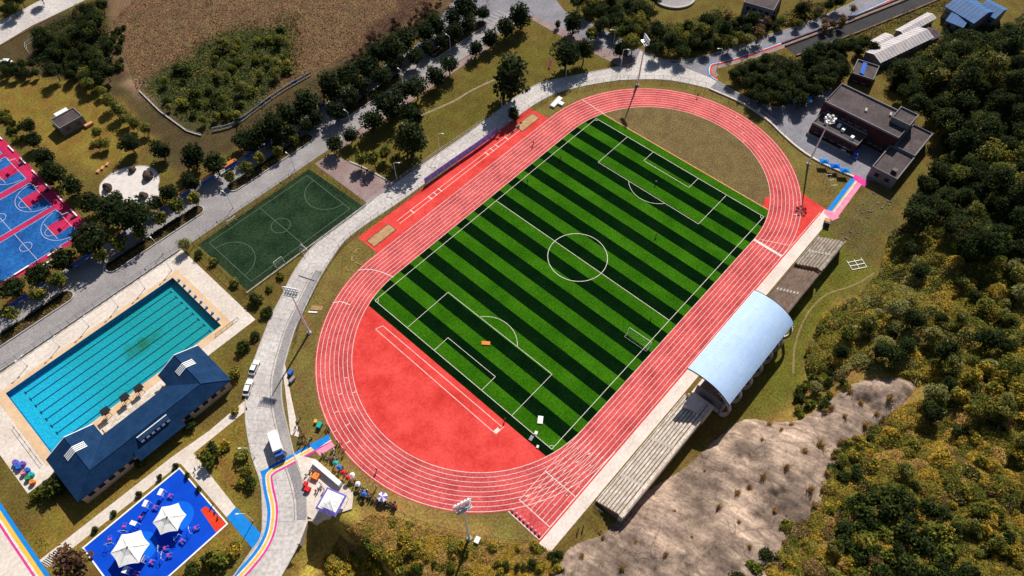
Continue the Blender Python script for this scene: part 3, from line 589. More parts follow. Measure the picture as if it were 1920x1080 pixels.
for i in range(8):
    y = y0 + 2.4 + (y1 - y0 - 4.8) * i / 7
    zf = lambda x: -1.6 - 0.4 * (x - x0) / (x1 - x0) + 0.012
    b = MB(); xa, xb = x0 + 3.2, x1 - 3.2
    b.add([(xa, y - .17, zf(xa)), (xb, y - .17, zf(xb)), (xb, y + .17, zf(xb)), (xa, y + .17, zf(xa))], [(0, 1, 2, 3)])
    for xx, s in ((xa, 1), (xb, -1)): b.add([(xx, y - .6, zf(xx) + .004), (xx + .35, y - .6, zf(xx) + .004), (xx + .35, y + .6, zf(xx) + .004), (xx, y + .6, zf(xx) + .004)], [(0, 1, 2, 3)])
    b.build('lane_line', 'navy', pool)
    b = MB(); b.box((x1 + 0.75, y, 0.30), (0.6, 0.6, 0.5), 0, 0.05); b.build('starting_block', 'pblue', pool)
for k, yy in enumerate((56.9,)):
    t = thing('pool_railing', 'long handrail on the deck at the near corner of the pool', 'railing', (x0 + 3, 57.6, 0.03))
for px, py, lab in ((1, 0, 0),): pass
b = MB(); a = [(x1 - 3, 58.4), (x1 + 4.6, 58.4)]
pts = [(*a[0], 0.95), (*a[1], 0.95)]; b.path(pts, 0.05); b.path([(a[0][0], a[0][1], 0.5), (a[1][0], a[1][1], 0.5)], 0.04); b.build('rail', 'darkmetal', t, (-(x0 + 3), -57.6, 0))
for i in range(5):
    b = MB(); x = a[0][0] + 7.6 * i / 4; b.tube((x, 58.4, 0), (x, 58.4, 1.0), 0.05, n=6); b.build('post', 'darkmetal', t, (-(x0 + 3), -57.6, 0))
t['label'] = 'dark handrail at the pool corner beside the right end of the hall'
t2 = thing('pool_railing', 'dark handrail along the deck at the left end of the pool', 'railing', (-142.0, 66, 0.03))
b = MB(); b.path([(0, -7, 0.9), (0, 8, 0.9)], 0.05); b.build('rail', 'darkmetal', t2)
for i in range(6): b = MB(); b.tube((0, -7 + 3 * i, 0), (0, -7 + 3 * i, 0.95), 0.05, n=6); b.build('post', 'darkmetal', t2)
# lifeguard chairs / black sun frames between the wings
for k, (p, lab) in enumerate([((201, 776), 'lowest black lifeguard seat on the poolside steps'), ((237, 750), 'middle black lifeguard seat on the poolside steps'), ((263, 733), 'upper black lifeguard seat nearest the right wing')]):
    x, y = G(*p, 1.0); t = thing('lifeguard_seat', lab, 'lifeguard seat', (x, y, 0.066), 0, 'lifeguard seats')
    for sx in (-.7, .7):
        for sy in (-.6, .6): b = MB(); b.tube((sx, sy, 0), (sx * .7, sy * .7, 1.6), 0.06, n=6); b.build('leg', 'darkmetal', t)
    b = MB(); b.box((0, 0, 1.6), (1.3, 1.2, 0.12)); b.build('seat', 'darkmetal', t)
    b = MB(); b.add([(-1.2, -.9, 2.5), (1.4, -.9, 2.5), (1.2, 0.9, 2.8), (-.8, 0.9, 2.8), (-1.2, -.9, 2.44), (1.4, -.9, 2.44), (1.2, 0.9, 2.74), (-.8, .9, 2.74)], [(0, 1, 2, 3), (7, 6, 5, 4), (0, 4, 5, 1), (1, 5, 6, 2), (2, 6, 7, 3), (3, 7, 4, 0)]); b.build('sun_panel', 'c_black', t)
    for sx in (-.6, .6): b = MB(); b.tube((sx, 0.4, 1.6), (sx, 0.4, 2.7), 0.04, n=5); b.build('support', 'darkmetal', t)

# ------------------------------------------------------------ pool hall with blue hipped roof
EZ, RZ = 4.2, 7.0
hall = thing('pool_hall', 'long blue roofed pool hall with two projecting wings beside the pool', 'building', (-118, 48, 0))
HL = (-118, 48, 0)
def hb(b, name, m, parent=hall): return b.build(name, m, parent, (-HL[0], -HL[1], 0))
xl, xr, ys, yn, yw, yr = -140.0, -96.1, 40.7, 51.9, 56.3, 43.8
wl, wr = (-140.0, -127.2), (-108.6, -96.1); ml, mr = -133.6, -102.3
P = dict(A=(xl, yw, EZ), B=(ml, yw, RZ), C=(wl[1], yw, EZ), D=(ml, yr, RZ), E=(wl[1], yn, EZ), F=(xl, ys, EZ), K=(wr[0], yn, EZ), Gg=(mr, yr, RZ), J=(wr[0], yw, EZ), H=(mr, yw, RZ), I=(xr, yw, EZ), L=(xr, ys, EZ))
def face(*k):
    v = [P[q] for q in k]; b = MB(); n = len(v)
    b.add(v + [(q[0], q[1], q[2] - 0.22) for q in v], [tuple(range(n)), tuple(range(2 * n - 1, n - 1, -1))] + [(i, n + i, n + (i + 1) % n, (i + 1) % n) for i in range(n)])
    return hb(b, 'roof_slope', 'hallroof')
face('A', 'F', 'D', 'B'); rs_l = face('B', 'D', 'E', 'C'); rs_r = face('J', 'K', 'Gg', 'H'); face('H', 'Gg', 'L', 'I'); rs_s = face('F', 'L', 'Gg', 'D'); face('D', 'Gg', 'K', 'E')
# projecting lower roof bay on the south side
b = MB(); bx0, bx1 = -124.5, -111.5
b.add([(bx0, 41.4, 4.95), (bx1, 41.4, 4.95), (bx1, 39.2, 3.3), (bx0, 39.2, 3.3), (bx0, 41.4, 4.7), (bx1, 41.4, 4.7), (bx1, 39.2, 3.08), (bx0, 39.2, 3.08)], [(3, 2, 1, 0), (4, 5, 6, 7), (0, 4, 7, 3), (1, 2, 6, 5), (2, 3, 7, 6)]); hb(b, 'porch_roof', 'hallroof')
for p, q in (('A', 'B'), ('B', 'C'), ('J', 'H'), ('H', 'I')):
    v0, v1 = Vector(P[p]), Vector(P[q]); b = MB()
    b.add([v0 + Vector((0, .02, .05)), v1 + Vector((0, .02, .05)), v1 + Vector((0, .02, -.35)), v0 + Vector((0, .02, -.35)), v0 + Vector((0, .22, .05)), v1 + Vector((0, .22, .05)), v1 + Vector((0, .22, -.35)), v0 + Vector((0, .22, -.35))],
          [(0, 1, 2, 3), (7, 6, 5, 4), (0, 4, 5, 1), (3, 2, 6, 7), (0, 3, 7, 4), (1, 5, 6, 2)])
    hb(b, 'gable_trim', 'fascia')
b = MB(); b.path([P['D'], P['Gg']], 0.10, 5); b.path([P['B'], P['D']], 0.1, 5); b.path([P['H'], P['Gg']], 0.1, 5); b.path([P['Gg'], P['L']], 0.1, 5); b.path([P['D'], P['F']], 0.1, 5); hb(b, 'ridge_cap', 'hallroof')
b = MB(); b.wall([(xl + .8, ys + .8), (xr - .8, ys + .8), (xr - .8, yw - .6), (wr[0] + .6, yw - .6), (wr[0] + .6, yn - .6), (wl[1] - .6, yn - .6), (wl[1] - .6, yw - .6), (xl + .8, yw - .6)], 0.3, 0, EZ - 0.25, True)
for (a_, c_, yy) in ((wl[0] + .8, wl[1] - .6, yw - .6), (wr[0] + .6, wr[1] - .8, yw - .6)):
    m_ = (a_ + c_) / 2; b.add([(a_, yy, EZ - .3), (c_, yy, EZ - .3), (m_, yy, RZ - .5)], [(0, 1, 2)])
hw = hb(b, 'wall', 'peachwall')
for i in range(15):
    x = xl + 3 + i * 2.7
    b = MB(); b.box((x, ys + 0.63, 2.3), (1.6, 0.08, 1.5)); w = hb(b, 'window', 'glass'); b = MB(); b.wall([(x - .85, ys + .58), (x + .85, ys + .58)], 0.1, 1.45, 1.56); hb(b, 'sill', 'fascia', w).location = (0, 0, 0) if False else (0, 0, 0)
for i in range(8):
    b = MB(); b.box((xl + 0.63, 43.2 + i * 1.7, 2.3), (0.08, 1.2, 1.4)); hb(b, 'window', 'glass'); b = MB(); b.box((xr - 0.63, 43.2 + i * 1.7, 2.3), (0.08, 1.2, 1.4)); hb(b, 'window', 'glass')
for x in (ml, mr): b = MB(); b.box((x, yw - .42, 1.4), (2.4, 0.1, 2.6)); hb(b, 'door', 'glass')
for c_ in list(hall.children):
    for g_ in c_.children: g_.location = (0, 0, 0)
# striped ridge vents of both wings and the long dormer on the south slope
def vent(xc, y0_):
    for s in (-1, 1):
        for k in range(4):
            yy = y0_ + 0.55 * k; b = MB()
            b.add([(xc, yy, RZ + .22), (xc + s * 2.6, yy, RZ + .22 - 2.6 * (RZ - EZ) / 6.4), (xc + s * 2.6, yy + .3, RZ + .22 - 2.6 * (RZ - EZ) / 6.4), (xc, yy + .3, RZ + .22),
                   (xc, yy, RZ + .05), (xc + s * 2.6, yy, RZ + .05 - 2.6 * (RZ - EZ) / 6.4), (xc + s * 2.6, yy + .3, RZ + .05 - 2.6 * (RZ - EZ) / 6.4), (xc, yy + .3, RZ + .05)],
                  [(0, 1, 2, 3), (7, 6, 5, 4), (0, 4, 5, 1), (1, 5, 6, 2), (2, 6, 7, 3), (3, 7, 4, 0)]); hb(b, 'ridge_vent_bar', 'fascia')
vent(ml, 50.6); vent(mr, 50.6)
dx0, dx1 = -121.6, -113.2
b = MB(); zt, zb = 6.5, 5.1; yt, yb = 43.0, 41.9
b.add([(dx0, yt, zt), (dx1, yt, zt), (dx1, yb, zt - .15), (dx0, yb, zt - .15), (dx0, yb, zb), (dx1, yb, zb), (dx0, yt, zb), (dx1, yt, zb)], [(0, 3, 2, 1), (3, 4, 5, 2), (0, 6, 4, 3), (1, 2, 5, 7)])
dm = hb(b, 'dormer', 'hallroof')
b = MB(); b.wall([(dx0, yt + .1), (dx1, yt + .1)], 0.25, zt, zt + .18); hb(b, 'dormer_cap', 'fascia', dm).location = (0, 0, 0)
for k in range(6):
    x = dx0 + .6 + k * 1.44; b = MB(); b.box((x, yb - .03, zb + .62), (0.85, 0.1, 0.8)); hb(b, 'dormer_louvre', 'pale_metal', dm).location = (0, 0, 0)
# poolside steps between the wings
steps = thing('poolside_steps', 'weathered concrete seating steps between the wings of the pool hall', 'steps', (-118, 54, 0.04))
for k in range(4): b = MB(); b.box((0, 1.9 - k * 1.15, 0.2 + k * 0.18), (17.6, 1.13, 0.36 + 0.36 * k), 0, 0.03); b.build('step', 'terrace', steps)

# ------------------------------------------------------------ fences
def fence(name, label, pts, h=2.0, sp=3.0, m='fence', bar=0.45, base=0.0, panel=None, group=None, z=0.0, r=0.05, bt=0.022):
    cx, cy = pts[0]; t = thing(name, label, 'fence', (cx, cy, z), 0, group)
    p = [Vector((x - cx, y - cy)) for x, y in pts]; S = [0]
    for a, c in zip(p[:-1], p[1:]): S.append(S[-1] + (c - a).length)
    def at(s):
        for i in range(len(p) - 1):
            if s <= S[i + 1] + 1e-6: k = (s - S[i]) / max(1e-6, S[i + 1] - S[i]); return p[i].lerp(p[i + 1], k)
        return p[-1]
    n = max(2, int(round(S[-1] / sp))); proto = MB(); proto.tube((0, 0, 0), (0, 0, h + .08), r, n=6); me = proto.mesh('post'); me.materials.append(MT[m])
    q = [at(S[-1] * i / n) for i in range(n + 1)]
    for v in q: link('post', me, t, (v.x, v.y, 0))
    for zz in (0.25 + base, h * 0.95):
        b = MB(); b.path([(v.x, v.y, zz) for v in q], r * 0.55, 5); b.build('rail', m, t)
    if bar:
        b = MB(); k = int(S[-1] / bar)
        for i in range(k): v = at(S[-1] * (i + .5) / k); b.tube((v.x, v.y, base + .25), (v.x, v.y, h * 0.95), bt, n=3, cap=False)
        o = b.build('bars', m, t); o['kind'] = 'stuff'
    if base > 0:
        b = MB(); b.wall([(v.x, v.y) for v in q], 0.35, -0.02, base); b.build('base_wall', 'kerb', t)
    if panel:
        i0, i1, mt = panel
        for i in range(i0, min(i1, n)):
            a, c = q[i], q[i + 1]; b = MB(); a2, c2 = a.lerp(c, .03), a.lerp(c, .97); b.wall([(a2.x, a2.y), (c2.x, c2.y)], 0.03, 0.5, h * 0.9); b.build('banner', mt if isinstance(mt, str) else mt[i % len(mt)], t)
    return t
FR = smooth_path(GP([(556, 640), (566, 596), (584, 558), (603, 522), (628, 482), (651, 452), (690, 421), (752, 380), (797, 347), (852, 308), (904, 272), (962, 228), (1009, 195), (1056, 173), (1136, 156), (1197, 151), (1260, 153), (1330, 168), (1395, 197), (1440, 228), (1470, 256)]), 4)
i0 = 8 * 4; i1 = 11 * 4 - 2
fence('track_fence', 'grey bar fence round the near left bend between ring road and track', FR[:i0 + 1], 2.6, 2.8)
fence('track_fence', 'fence hung with violet cloth beside the long jump zone', FR[i0:i1 + 1], 3.3, 2.8, panel=(0, 99, 'violet'))
fence('track_fence', 'grey bar fence round the far bend below the road junction', FR[i1:], 2.6, 3.2)
fence('track_fence', 'low dark fence on the bank below the near bend', smooth_path(GP([(672, 905), (705, 935), (750, 962), (800, 982), (880, 1003), (950, 1013), (1005, 1016)]), 5), 1.1, 3.0, 'darkmetal', bar=0.6)
fence('pool_fence', 'slate blue bar fence on a low wall between avenue and pool', [(-150, 92.8), (-80.4, 92.8)], 2.1, 2.6, 'fence', bar=0.3, base=0.35)
fence('court_fence', 'blue mesh fence between avenue and small green pitch', [(-76.4, 91.0), (-31.2, 91.0)], 2.8, 2.6, 'fence', bar=0.35, panel=None)
fence('court_fence', 'dark fence along the lower left side of the small pitch', [(-76.6, 90.6), (-76.6, 64.2)], 2.2, 3, 'darkmetal', bar=0.8)
fence('court_fence', 'dark fence between small pitch and ring road', [(-76.2, 64.0), (-29.6, 64.0)], 1.6, 3, 'darkmetal', bar=0.8, base=0.3)
fence('court_fence', 'dark fence at the upper right end of the small pitch', [(-29.8, 64.6), (-30.9, 90.6)], 2.2, 3, 'darkmetal', bar=0.8)
fence('road_fence', 'thin pale railing along the lawn side of the ring road', smooth_path(GP([(683, 384), (750, 335), (800, 300), (860, 259), (905, 228)]), 4), 1.1, 3.2, 'pale_metal', bar=0)
fence('field_fence', 'grey wall fence along the sunken brown field', GP([(262, 172), (300, 210), (352, 248), (378, 255)]), 1.4, 3, 'pale_metal', bar=0.6, base=0.5)
fence('field_fence', 'blue and pale hoarding at the lower edge of the brown field', smooth_path(GP([(400, 246), (440, 236), (480, 208), (530, 172), (585, 140)]), 4), 1.7, 3, 'pale_metal', bar=0, panel=(0, 99, ['whiteroof', 'whiteroof', 'kerb', 'pblue', 'whiteroof', 'kerb', 'pblue', 'blueroof']))
fence('field_fence', 'pale rail corner beside the trees at the upper left', GP([(80, 66), (46, 88), (64, 112)]), 1.6, 3.5, 'pale_metal', bar=0.8)

# ------------------------------------------------------------ small five-a-side pitch
fv = thing('small_pitch', 'worn dark green five a side pitch beside the ring road', 'football pitch'); struct(fv)
b = MB(); b.sheet([(-75.4, 64.8), (-30.6, 64.6), (-31.9, 90.2), (-75.4, 90.2)], 0.026); b.build('turf', 'turf_c', fv)
def fl(p, w=0.13): return mline(p, w, 0.034, 'oldline', fv, 'pitch_line')
X0, X1, Y0, Y1 = -72.6, -34.2, 66.6, 88.4; XM = (X0 + X1) / 2; YM = (Y0 + Y1) / 2
for p in ([(X0, Y0), (X1, Y0)], [(X0, Y1), (X1, Y1)], [(X0, Y0), (X0, Y1)], [(X1, Y0), (X1, Y1)], [(XM, Y0), (XM, Y1)]): fl(p)
b = MB(); b.strip(arc(XM, YM, 3.0, 0, 2 * PI, 40)[:-1], .13, .034, True); b.build('centre_circle', 'oldline', fv)
fl(arc(X0, YM, 7.6, -PI / 2, PI / 2, 30)); fl(arc(X1, YM, 7.6, PI / 2, 3 * PI / 2, 30))

# ------------------------------------------------------------ goals
def goal(label, loc, rz, w=7.32, h=2.44, d=2.0):
    t = thing('football_goal', label, 'goal', loc, rz)
    for s in (-1, 1):
        b = MB(); b.tube((s * w / 2, 0, 0), (s * w / 2, 0, h), 0.06, n=8); b.build('post', 'white', t)
        b = MB(); b.path([(s * w / 2, 0, h), (s * w / 2, d * .45, h), (s * w / 2, d, 0), (s * w / 2, 0, 0.03)], 0.025, 6); b.build('side_frame', 'white', t)
    b = MB(); b.tube((-w / 2, 0, h), (w / 2, 0, h), 0.07, n=8); b.build('crossbar', 'white', t)
    b = MB(); b.path([(-w / 2, d, .03), (w / 2, d, .03)], 0.025, 6); b.build('ground_bar', 'white', t)
    b = MB(); n = int(w / .5)
    for i in range(n + 1):
        x = -w / 2 + w * i / n; b.path([(x, 0, h), (x, d * .45, h - .02), (x, d, .05)], 0.003, 3)
    for k in range(5): tt = k / 4; b.path([(-w / 2, d * (.45 + .55 * tt), h * (1 - tt) + .04), (w / 2, d * (.45 + .55 * tt), h * (1 - tt) + .04)], 0.003, 3)
    b.build('net', 'c_white', t)
gx, gy = G(1201, 628, 2.44); goal('white framed goal standing beside the right touchline near the stand', (gx, gy, 0.04), dirpx((1181, 615), (1220, 641), 2.44) + PI)
gx, gy = G(573, 470); goal('small white goal at the middle of the worn green pitch edge', (gx, gy, 0.04), math.radians(90), 3, 2, 1.2)
gx, gy = G(523, 494); goal('small white goal at the lower edge of the worn green pitch', (gx, gy, 0.04), math.radians(180), 3, 2, 1.2)
gx, gy = G(437, 418); goal('small white goal near the avenue fence of the worn green pitch', (gx, gy, 0.04), 0, 3, 2, 1.2)
# ------------------------------------------------------------ grandstand and terraces
def terrace(label, xa, xb, rows, m, h0=0.8, hr=0.50, tread=0.9, ybk=-58.0, stair_at=()):
    t = thing('seating_terrace', label, 'terrace', ((xa + xb) / 2, -50.9, 0)); cx = (xa + xb) / 2; yf = -50.9
    b = MB(); b.wall([(xa - cx, 0.1), (xb - cx, 0.1)], 0.25, 0, h0 + 0.35); b.build('front_wall', m, t)
    proto = MB(); L = xb - xa
    for k in range(rows):
        z1 = h0 + hr * k; y0_ = -0.05 - tread * k
        b = MB(); b.box((0, y0_ - tread / 2, z1 / 2 - .1), (L, tread - .01, z1 + .2)); b.build('seat_row', 'oldterrace', t)
        b = MB(); b.box((0, y0_ - 0.34, z1 + .045), (L - .3, 0.6, 0.09)); b.build('seat_plank', m, t)
    zt = h0 + hr * (rows - 1); yb = -0.05 - tread * rows
    b = MB(); b.box((0, yb - .55, zt / 2 - .1), (L, 1.05, zt + .2)); b.build('walkway', m, t)
    b = MB(); b.wall([(-L / 2 + .1, yb - 1.15), (L / 2 - .1, yb - 1.15)], 0.2, -.3, zt + 1.2); b.build('back_wall', m, t)
    for x in stair_at:
        for k in range(rows): b = MB(); b.box((x - cx, -.05 - tread * (k + .72), h0 + hr * k + .09), (1.0, tread * .45, .18)); b.build('stair_step', 'kerb', t)
    for i in range(int(L / 4)):
        b = MB(); x = -L / 2 + 2 + i * 4; b.tube((x, yb - 1.0, zt), (x, yb - 1.0, zt + 1.5), .04, n=5); b.build('rail_post', 'darkmetal', t)
    b = MB(); b.path([(-L / 2 + 2, yb - 1.0, zt + 1.45), (L / 2 - 2, yb - 1.0, zt + 1.45)], .035, 5); b.build('rail', 'darkmetal', t)
    return t
MT['greyterrace'] = mat('grey_terrace_concrete', (0.20, 0.165, 0.135), (0.42, 0.37, 0.32), s=0.5, fine=1.8, amt=0.35)
terrace('long pale weathered seating terrace at the near end beside the rock', -55.4, -17.0, 7, 'terrace', stair_at=(-46, -33))
terrace('brown seating terrace beyond the arched roof', 18.0, 40.2, 7, 'oldterrace', stair_at=(30,))
terrace('grey seating terrace at the far end beside the rainbow path', 42.0, 56.2, 7, 'greyterrace', stair_at=(49,))
# near end guard rail cage
t = thing('guard_rail', 'dark bar guard rail at the near end of the pale terrace', 'railing', (-56.6, -52.4, 0))
for i in range(7): b = MB(); b.tube((0, -1.2 + .4 * i, 0), (0, -1.2 + .4 * i, 1.2), .05, n=5); b.build('bar', 'darkmetal', t)
for zz in (0.3, .75, 1.2): b = MB(); b.path([(0, -1.3, zz), (0, 1.3, zz)], .05, 5); b.build('rail', 'darkmetal', t)
# roofed grandstand
gs = thing('grandstand', 'grandstand with a curved pale blue sheet roof on arched columns', 'grandstand', (0.5, -50.9, 0))
RXA, RXB = -15.9, 16.7
AR = [(-48.3, 11.3), (-50.0, 11.75), (-52.0, 11.95), (-54.0, 11.9), (-56.0, 11.6), (-57.8, 11.0), (-59.4, 10.15), (-60.7, 9.2), (-61.6, 8.35)]
AR = smooth_path(AR, 3)
n = len(AR); b = MB(); V = []
for x in (RXA, RXB): V += [(x, y, z) for y, z in AR] + [(x, y, z - .22) for y, z in AR]
F = [(i, i + 1, 2 * n + i + 1, 2 * n + i) for i in range(n - 1)] + [(n + i + 1, n + i, 3 * n + i, 3 * n + i + 1) for i in range(n - 1)]
F += [(n + i, n + i + 1, i + 1, i) for i in range(n - 1)] + [(2 * n + i, 2 * n + i + 1, 3 * n + i + 1, 3 * n + i) for i in range(n - 1)] + [(0, 2 * n, 3 * n, n), (n - 1, 2 * n - 1, 4 * n - 1, 3 * n - 1)]
b.add([(x - .5, y + 50.9, z) for x, y, z in V], F); rf = b.build('roof', 'standroof', gs)
for i in range(27):
    x = RXA + .6 + i * 1.21; b = MB(); b.path([(x - .5, y + 50.9, z + .012) for y, z in AR[::3]], .022, 4); b.build('roof_seam', 'standroof', rf)
b = MB(); b.wall([(RXA - .5, 2.55), (RXB - .5, 2.55)], 0.12, 11.0, 11.4); b.build('gutter', 'pale_metal', rf)
for xe in (RXA - .62, RXB - .38):
    b = MB(); b.path([(xe, y + 50.9, z - .1) for y, z in AR], 0.16, 5); b.build('roof_edge', 'darkmetal', rf)
for i in range(7):
    x = RXA + .6 + (RXB - RXA - 1.2) * i / 6 - .5
    pts = smooth_path([(x, -9.9, 0), (x, -11.2, 2.6), (x, -11.4, 4.8), (x, -10.5, 7.2), (x, -8.7, 8.9), (x, -5.0, 11.0), (x, 1.6, 10.85)], 4)
    b = MB()
    for a, c in zip(pts[:-1], pts[1:]):
        b.box(tuple((np.array(a) + np.array(c)) / 2), (0.5, abs(a[1] - c[1]) + .42, abs(a[2] - c[2]) + .42))
    b.build('arched_column', 'apron', gs)
b = MB(); b.box((0, -5.2, 0.6), (RXB - RXA - 1, 9.0, 1.2)); b.build('podium', 'apron', gs)
for k in range(7):
    b = MB(); b.box((0, -1.4 - .95 * k - .47, 1.2 + .19 * (k + 1)), (RXB - RXA - 2, .93, .38 * (k + 1))); b.build('seat_row', 'oldterrace', gs)
b = MB(); b.wall([(-16, -9.4), (16, -9.4)], .3, 0, 6.5); b.build('back_wall', 'greywall', gs)
for s in (-15.2, 15.2):
    b = MB(); b.wall([(s, -1.2), (s, -9.2)], .25, 1.2, 5.0); b.build('side_wall', 'greywall', gs)
b = MB(); b.box((-19.0, -4.6, 1.7), (4.6, 6.4, 3.4)); b.build('stair_block', 'apron', gs)
b = MB(); b.wall([(-17.6, -0.4), (-17.6, -3.0)], .2, 0, 2.6); b.build('screen_wall', 'apron', gs)

# ------------------------------------------------------------ buildings at the right and top
def parapet_block(name, parent, x0, y0, x1, y1, z, m='greywall', roof='greyroof', par=0.6):
    b = MB(); b.box(((x0 + x1) / 2, (y0 + y1) / 2, z / 2), (abs(x1 - x0), abs(y1 - y0), z)); w = b.build(name, m, parent)
    b = MB(); xa, xb, ya, yb = min(x0, x1), max(x0, x1), min(y0, y1), max(y0, y1)
    b.sheet([(xa + .2, ya + .2), (xb - .2, ya + .2), (xb - .2, yb - .2), (xa + .2, yb - .2)], z + .02); b.build('roof_surface', roof, parent)
    b = MB(); b.wall([(xa + .12, ya + .12), (xb - .12, ya + .12), (xb - .12, yb - .12), (xa + .12, yb - .12)], 0.3, z - .05, z + par, True); b.build('parapet', 'greywall', parent)
def windows(parent, p0, p1, z, n, w=1.4, h=1.5, m='glass'):
    p0 = Vector(p0); p1 = Vector(p1); d = (p1 - p0); L = d.length; d.normalize(); rz = math.atan2(d.y, d.x)
    for i in range(n):
        c = p0 + d * (L * (i + .5) / n); b = MB(); b.box((c.x, c.y, z), (w, .14, h), rz); o = b.build('window', m, parent)
        b = MB(); b.box((c.x, c.y, z - h / 2 - .06), (w + .2, .3, .12), rz); b.build('sill', 'kerb', o)
dk = thing('flat_roofed_building', 'dark flat roofed building with parapets beside the grey yard', 'building', (108, -40, 0))
def D(x, y): return (x - 108, y + 40)
parapet_block('main_block', dk, *D(104.3, -24.4), *D(116.9, -51.4), 8.0, 'redwall')
parapet_block('front_block', dk, *D(96.8, -25.4), *D(104.25, -42.2), 4.0, 'redwall')
parapet_block('side_wing', dk, *D(90.8, -50.2), *D(104.1, -58.8), 4.2, 'greywall')
parapet_block('rear_wing', dk, *D(104.12, -51.5), *D(118.5, -58.6), 4.6, 'greywall')
parapet_block('stair_tower', dk, *D(110.2, -45.4), *D(117.2, -51.7), 9.6, 'greywall')
windows(dk, D(104.24, -26) + (0,), D(104.24, -42) + (0,), 6.2, 6); windows(dk, D(96.75, -26.5) + (0,), D(96.75, -41.5) + (0,), 2.2, 5)
windows(dk, D(104.24, -43) + (0,), D(104.24, -49.5) + (0,), 2.4, 3); windows(dk, D(91, -50.14) + (0,), D(103.5, -50.14) + (0,), 2.4, 5); windows(dk, D(90.74, -51) + (0,), D(90.74, -58) + (0,), 2.4, 2)
for (x, y) in ((100, -29), (100.5, -35), (99, -39), (101.5, -33)):
    b = MB(); b.box((*D(x, y), 4.5), (1.4, 1.1, 1.0), 0, .1); b.build('roof_unit', 'pale_metal', dk)
for (x, y, z) in ((110, -37, 8.3), (113.5, -44.2, 8.4)): b = MB(); b.box((*D(x, y), z), (1.6, 0.7, .5), .3); b.build('roof_unit', 'kerb', dk)
b = MB(); b.box((*D(93.5, -56.5), 4.9), (1.5, 1.5, 1.3)); b.build('roof_hatch', 'darkmetal', dk)
b = MB(); b.wall([D(95.3, -25.4), D(95.3, -42)], .25, 0, 1.0); b.build('yard_wall', 'greywall', dk)

def gable(label, p0, p1, w, ez, rz_, roof='whiteroof', wall='greywall', name='shed', cat='shed', nwin=4, sky=0):
    x0_, y0_ = G(*p0, rz_); x1_, y1_ = G(*p1, rz_); L = math.hypot(x1_ - x0_, y1_ - y0_); rz = math.atan2(y1_ - y0_, x1_ - x0_)
    t = thing(name, label, cat, ((x0_ + x1_) / 2, (y0_ + y1_) / 2, 0), rz)
    b = MB(); h = w / 2; b.add([(-L / 2, -h, 0), (L / 2, -h, 0), (L / 2, h, 0), (-L / 2, h, 0), (-L / 2, -h, ez), (L / 2, -h, ez), (L / 2, h, ez), (-L / 2, h, ez), (-L / 2, 0, rz_ - .1), (L / 2, 0, rz_ - .1)],
                               [(0, 1, 5, 4), (2, 3, 7, 6), (1, 2, 6, 9, 5), (3, 0, 4, 8, 7)]); b.build('wall', wall, t)
    for s in (-1, 1):
        b = MB(); e = h + .5; ze = ez - .5 * (rz_ - ez) / h
        v = [(-L / 2 - .4, 0, rz_), (L / 2 + .4, 0, rz_), (L / 2 + .4, s * e, ze), (-L / 2 - .4, s * e, ze)]; v += [(x, y, z - .12) for x, y, z in v]
        b.add(v, [(0, 1, 2, 3), (7, 6, 5, 4), (0, 4, 5, 1), (1, 5, 6, 2), (2, 6, 7, 3), (3, 7, 4, 0)]); r = b.build('roof_slope', roof, t)
        for k in range(int(L / 1.6)):
            x = -L / 2 + .8 + 1.6 * k; b = MB(); b.path([(x, 0, rz_ + .03), (x, s * e, ze + .03)], .05, 4); b.build('roof_rib', roof, r)
    for i in range(nwin):
        for s in (-1, 1):
            b = MB(); b.box((-L / 2 + L * (i + .5) / nwin, s * (h + .03), ez * .55), (1.2, .1, 1.1)); b.build('window', 'glass', t)
    return t
gable('long pale roofed shed among trees at the top right', (1640, 101), (1738, 55), 7.0, 3.4, 4.6)
gable('narrow pale blue sheet roofed shed beside the long pale shed', (1646, 80), (1672, 66), 5.0, 2.6, 3.2, nwin=2)
gable('slim pale roofed shed behind the long pale shed', (1690, 58), (1748, 26), 3.6, 3.0, 3.6, nwin=3)
gable('grey blue roofed shed at the end of the long pale shed', (1738, 64), (1754, 56), 5.5, 3.0, 3.6, 'greyroof', nwin=1)
gable('blue sheet roofed building with a bright ridge at the top right corner', (1800, -8), (1852, 22), 13, 5.0, 7.2, 'blueroof', name='blue_roofed_building', cat='building')
gable('second blue roofed block beside the bright ridged one', (1850, 2), (1882, 18), 9, 5.0, 6.6, 'blueroof', name='blue_roofed_building', cat='building', nwin=3)
gable('low dull blue roof in front of the blue roofed building', (1786, 24), (1816, 36), 8, 3.4, 4.6, 'blueroof', name='blue_roofed_building', cat='building', nwin=2)
# hut with blue tarpaulin
hx_, hy_ = G(1622, 132, 3.2); t = thing('hut', 'dark brick hut with a blue tarpaulin over its flat roof', 'hut', (hx_, hy_, 0), math.radians(12))
parapet_block('wall', t, -4.5, -4, 4.5, 4, 3.2, 'redwall'); windows(t, (-4.55, -3, 0), (-4.55, 3, 0), 1.7, 2)
b = MB(); b.add([(-3.6, -.2, 3.9), (3.6, .4, 3.9), (3.4, 1.8, 4.0), (-3.7, 1.4, 4.3), (-3.6, -.2, 3.82), (3.6, .4, 3.82), (3.4, 1.8, 3.92), (-3.7, 1.4, 4.22)], [(0, 1, 2, 3), (7, 6, 5, 4), (0, 4, 5, 1), (1, 5, 6, 2), (2, 6, 7, 3), (3, 7, 4, 0)]); b.build('tarpaulin', 'c_blue', t)
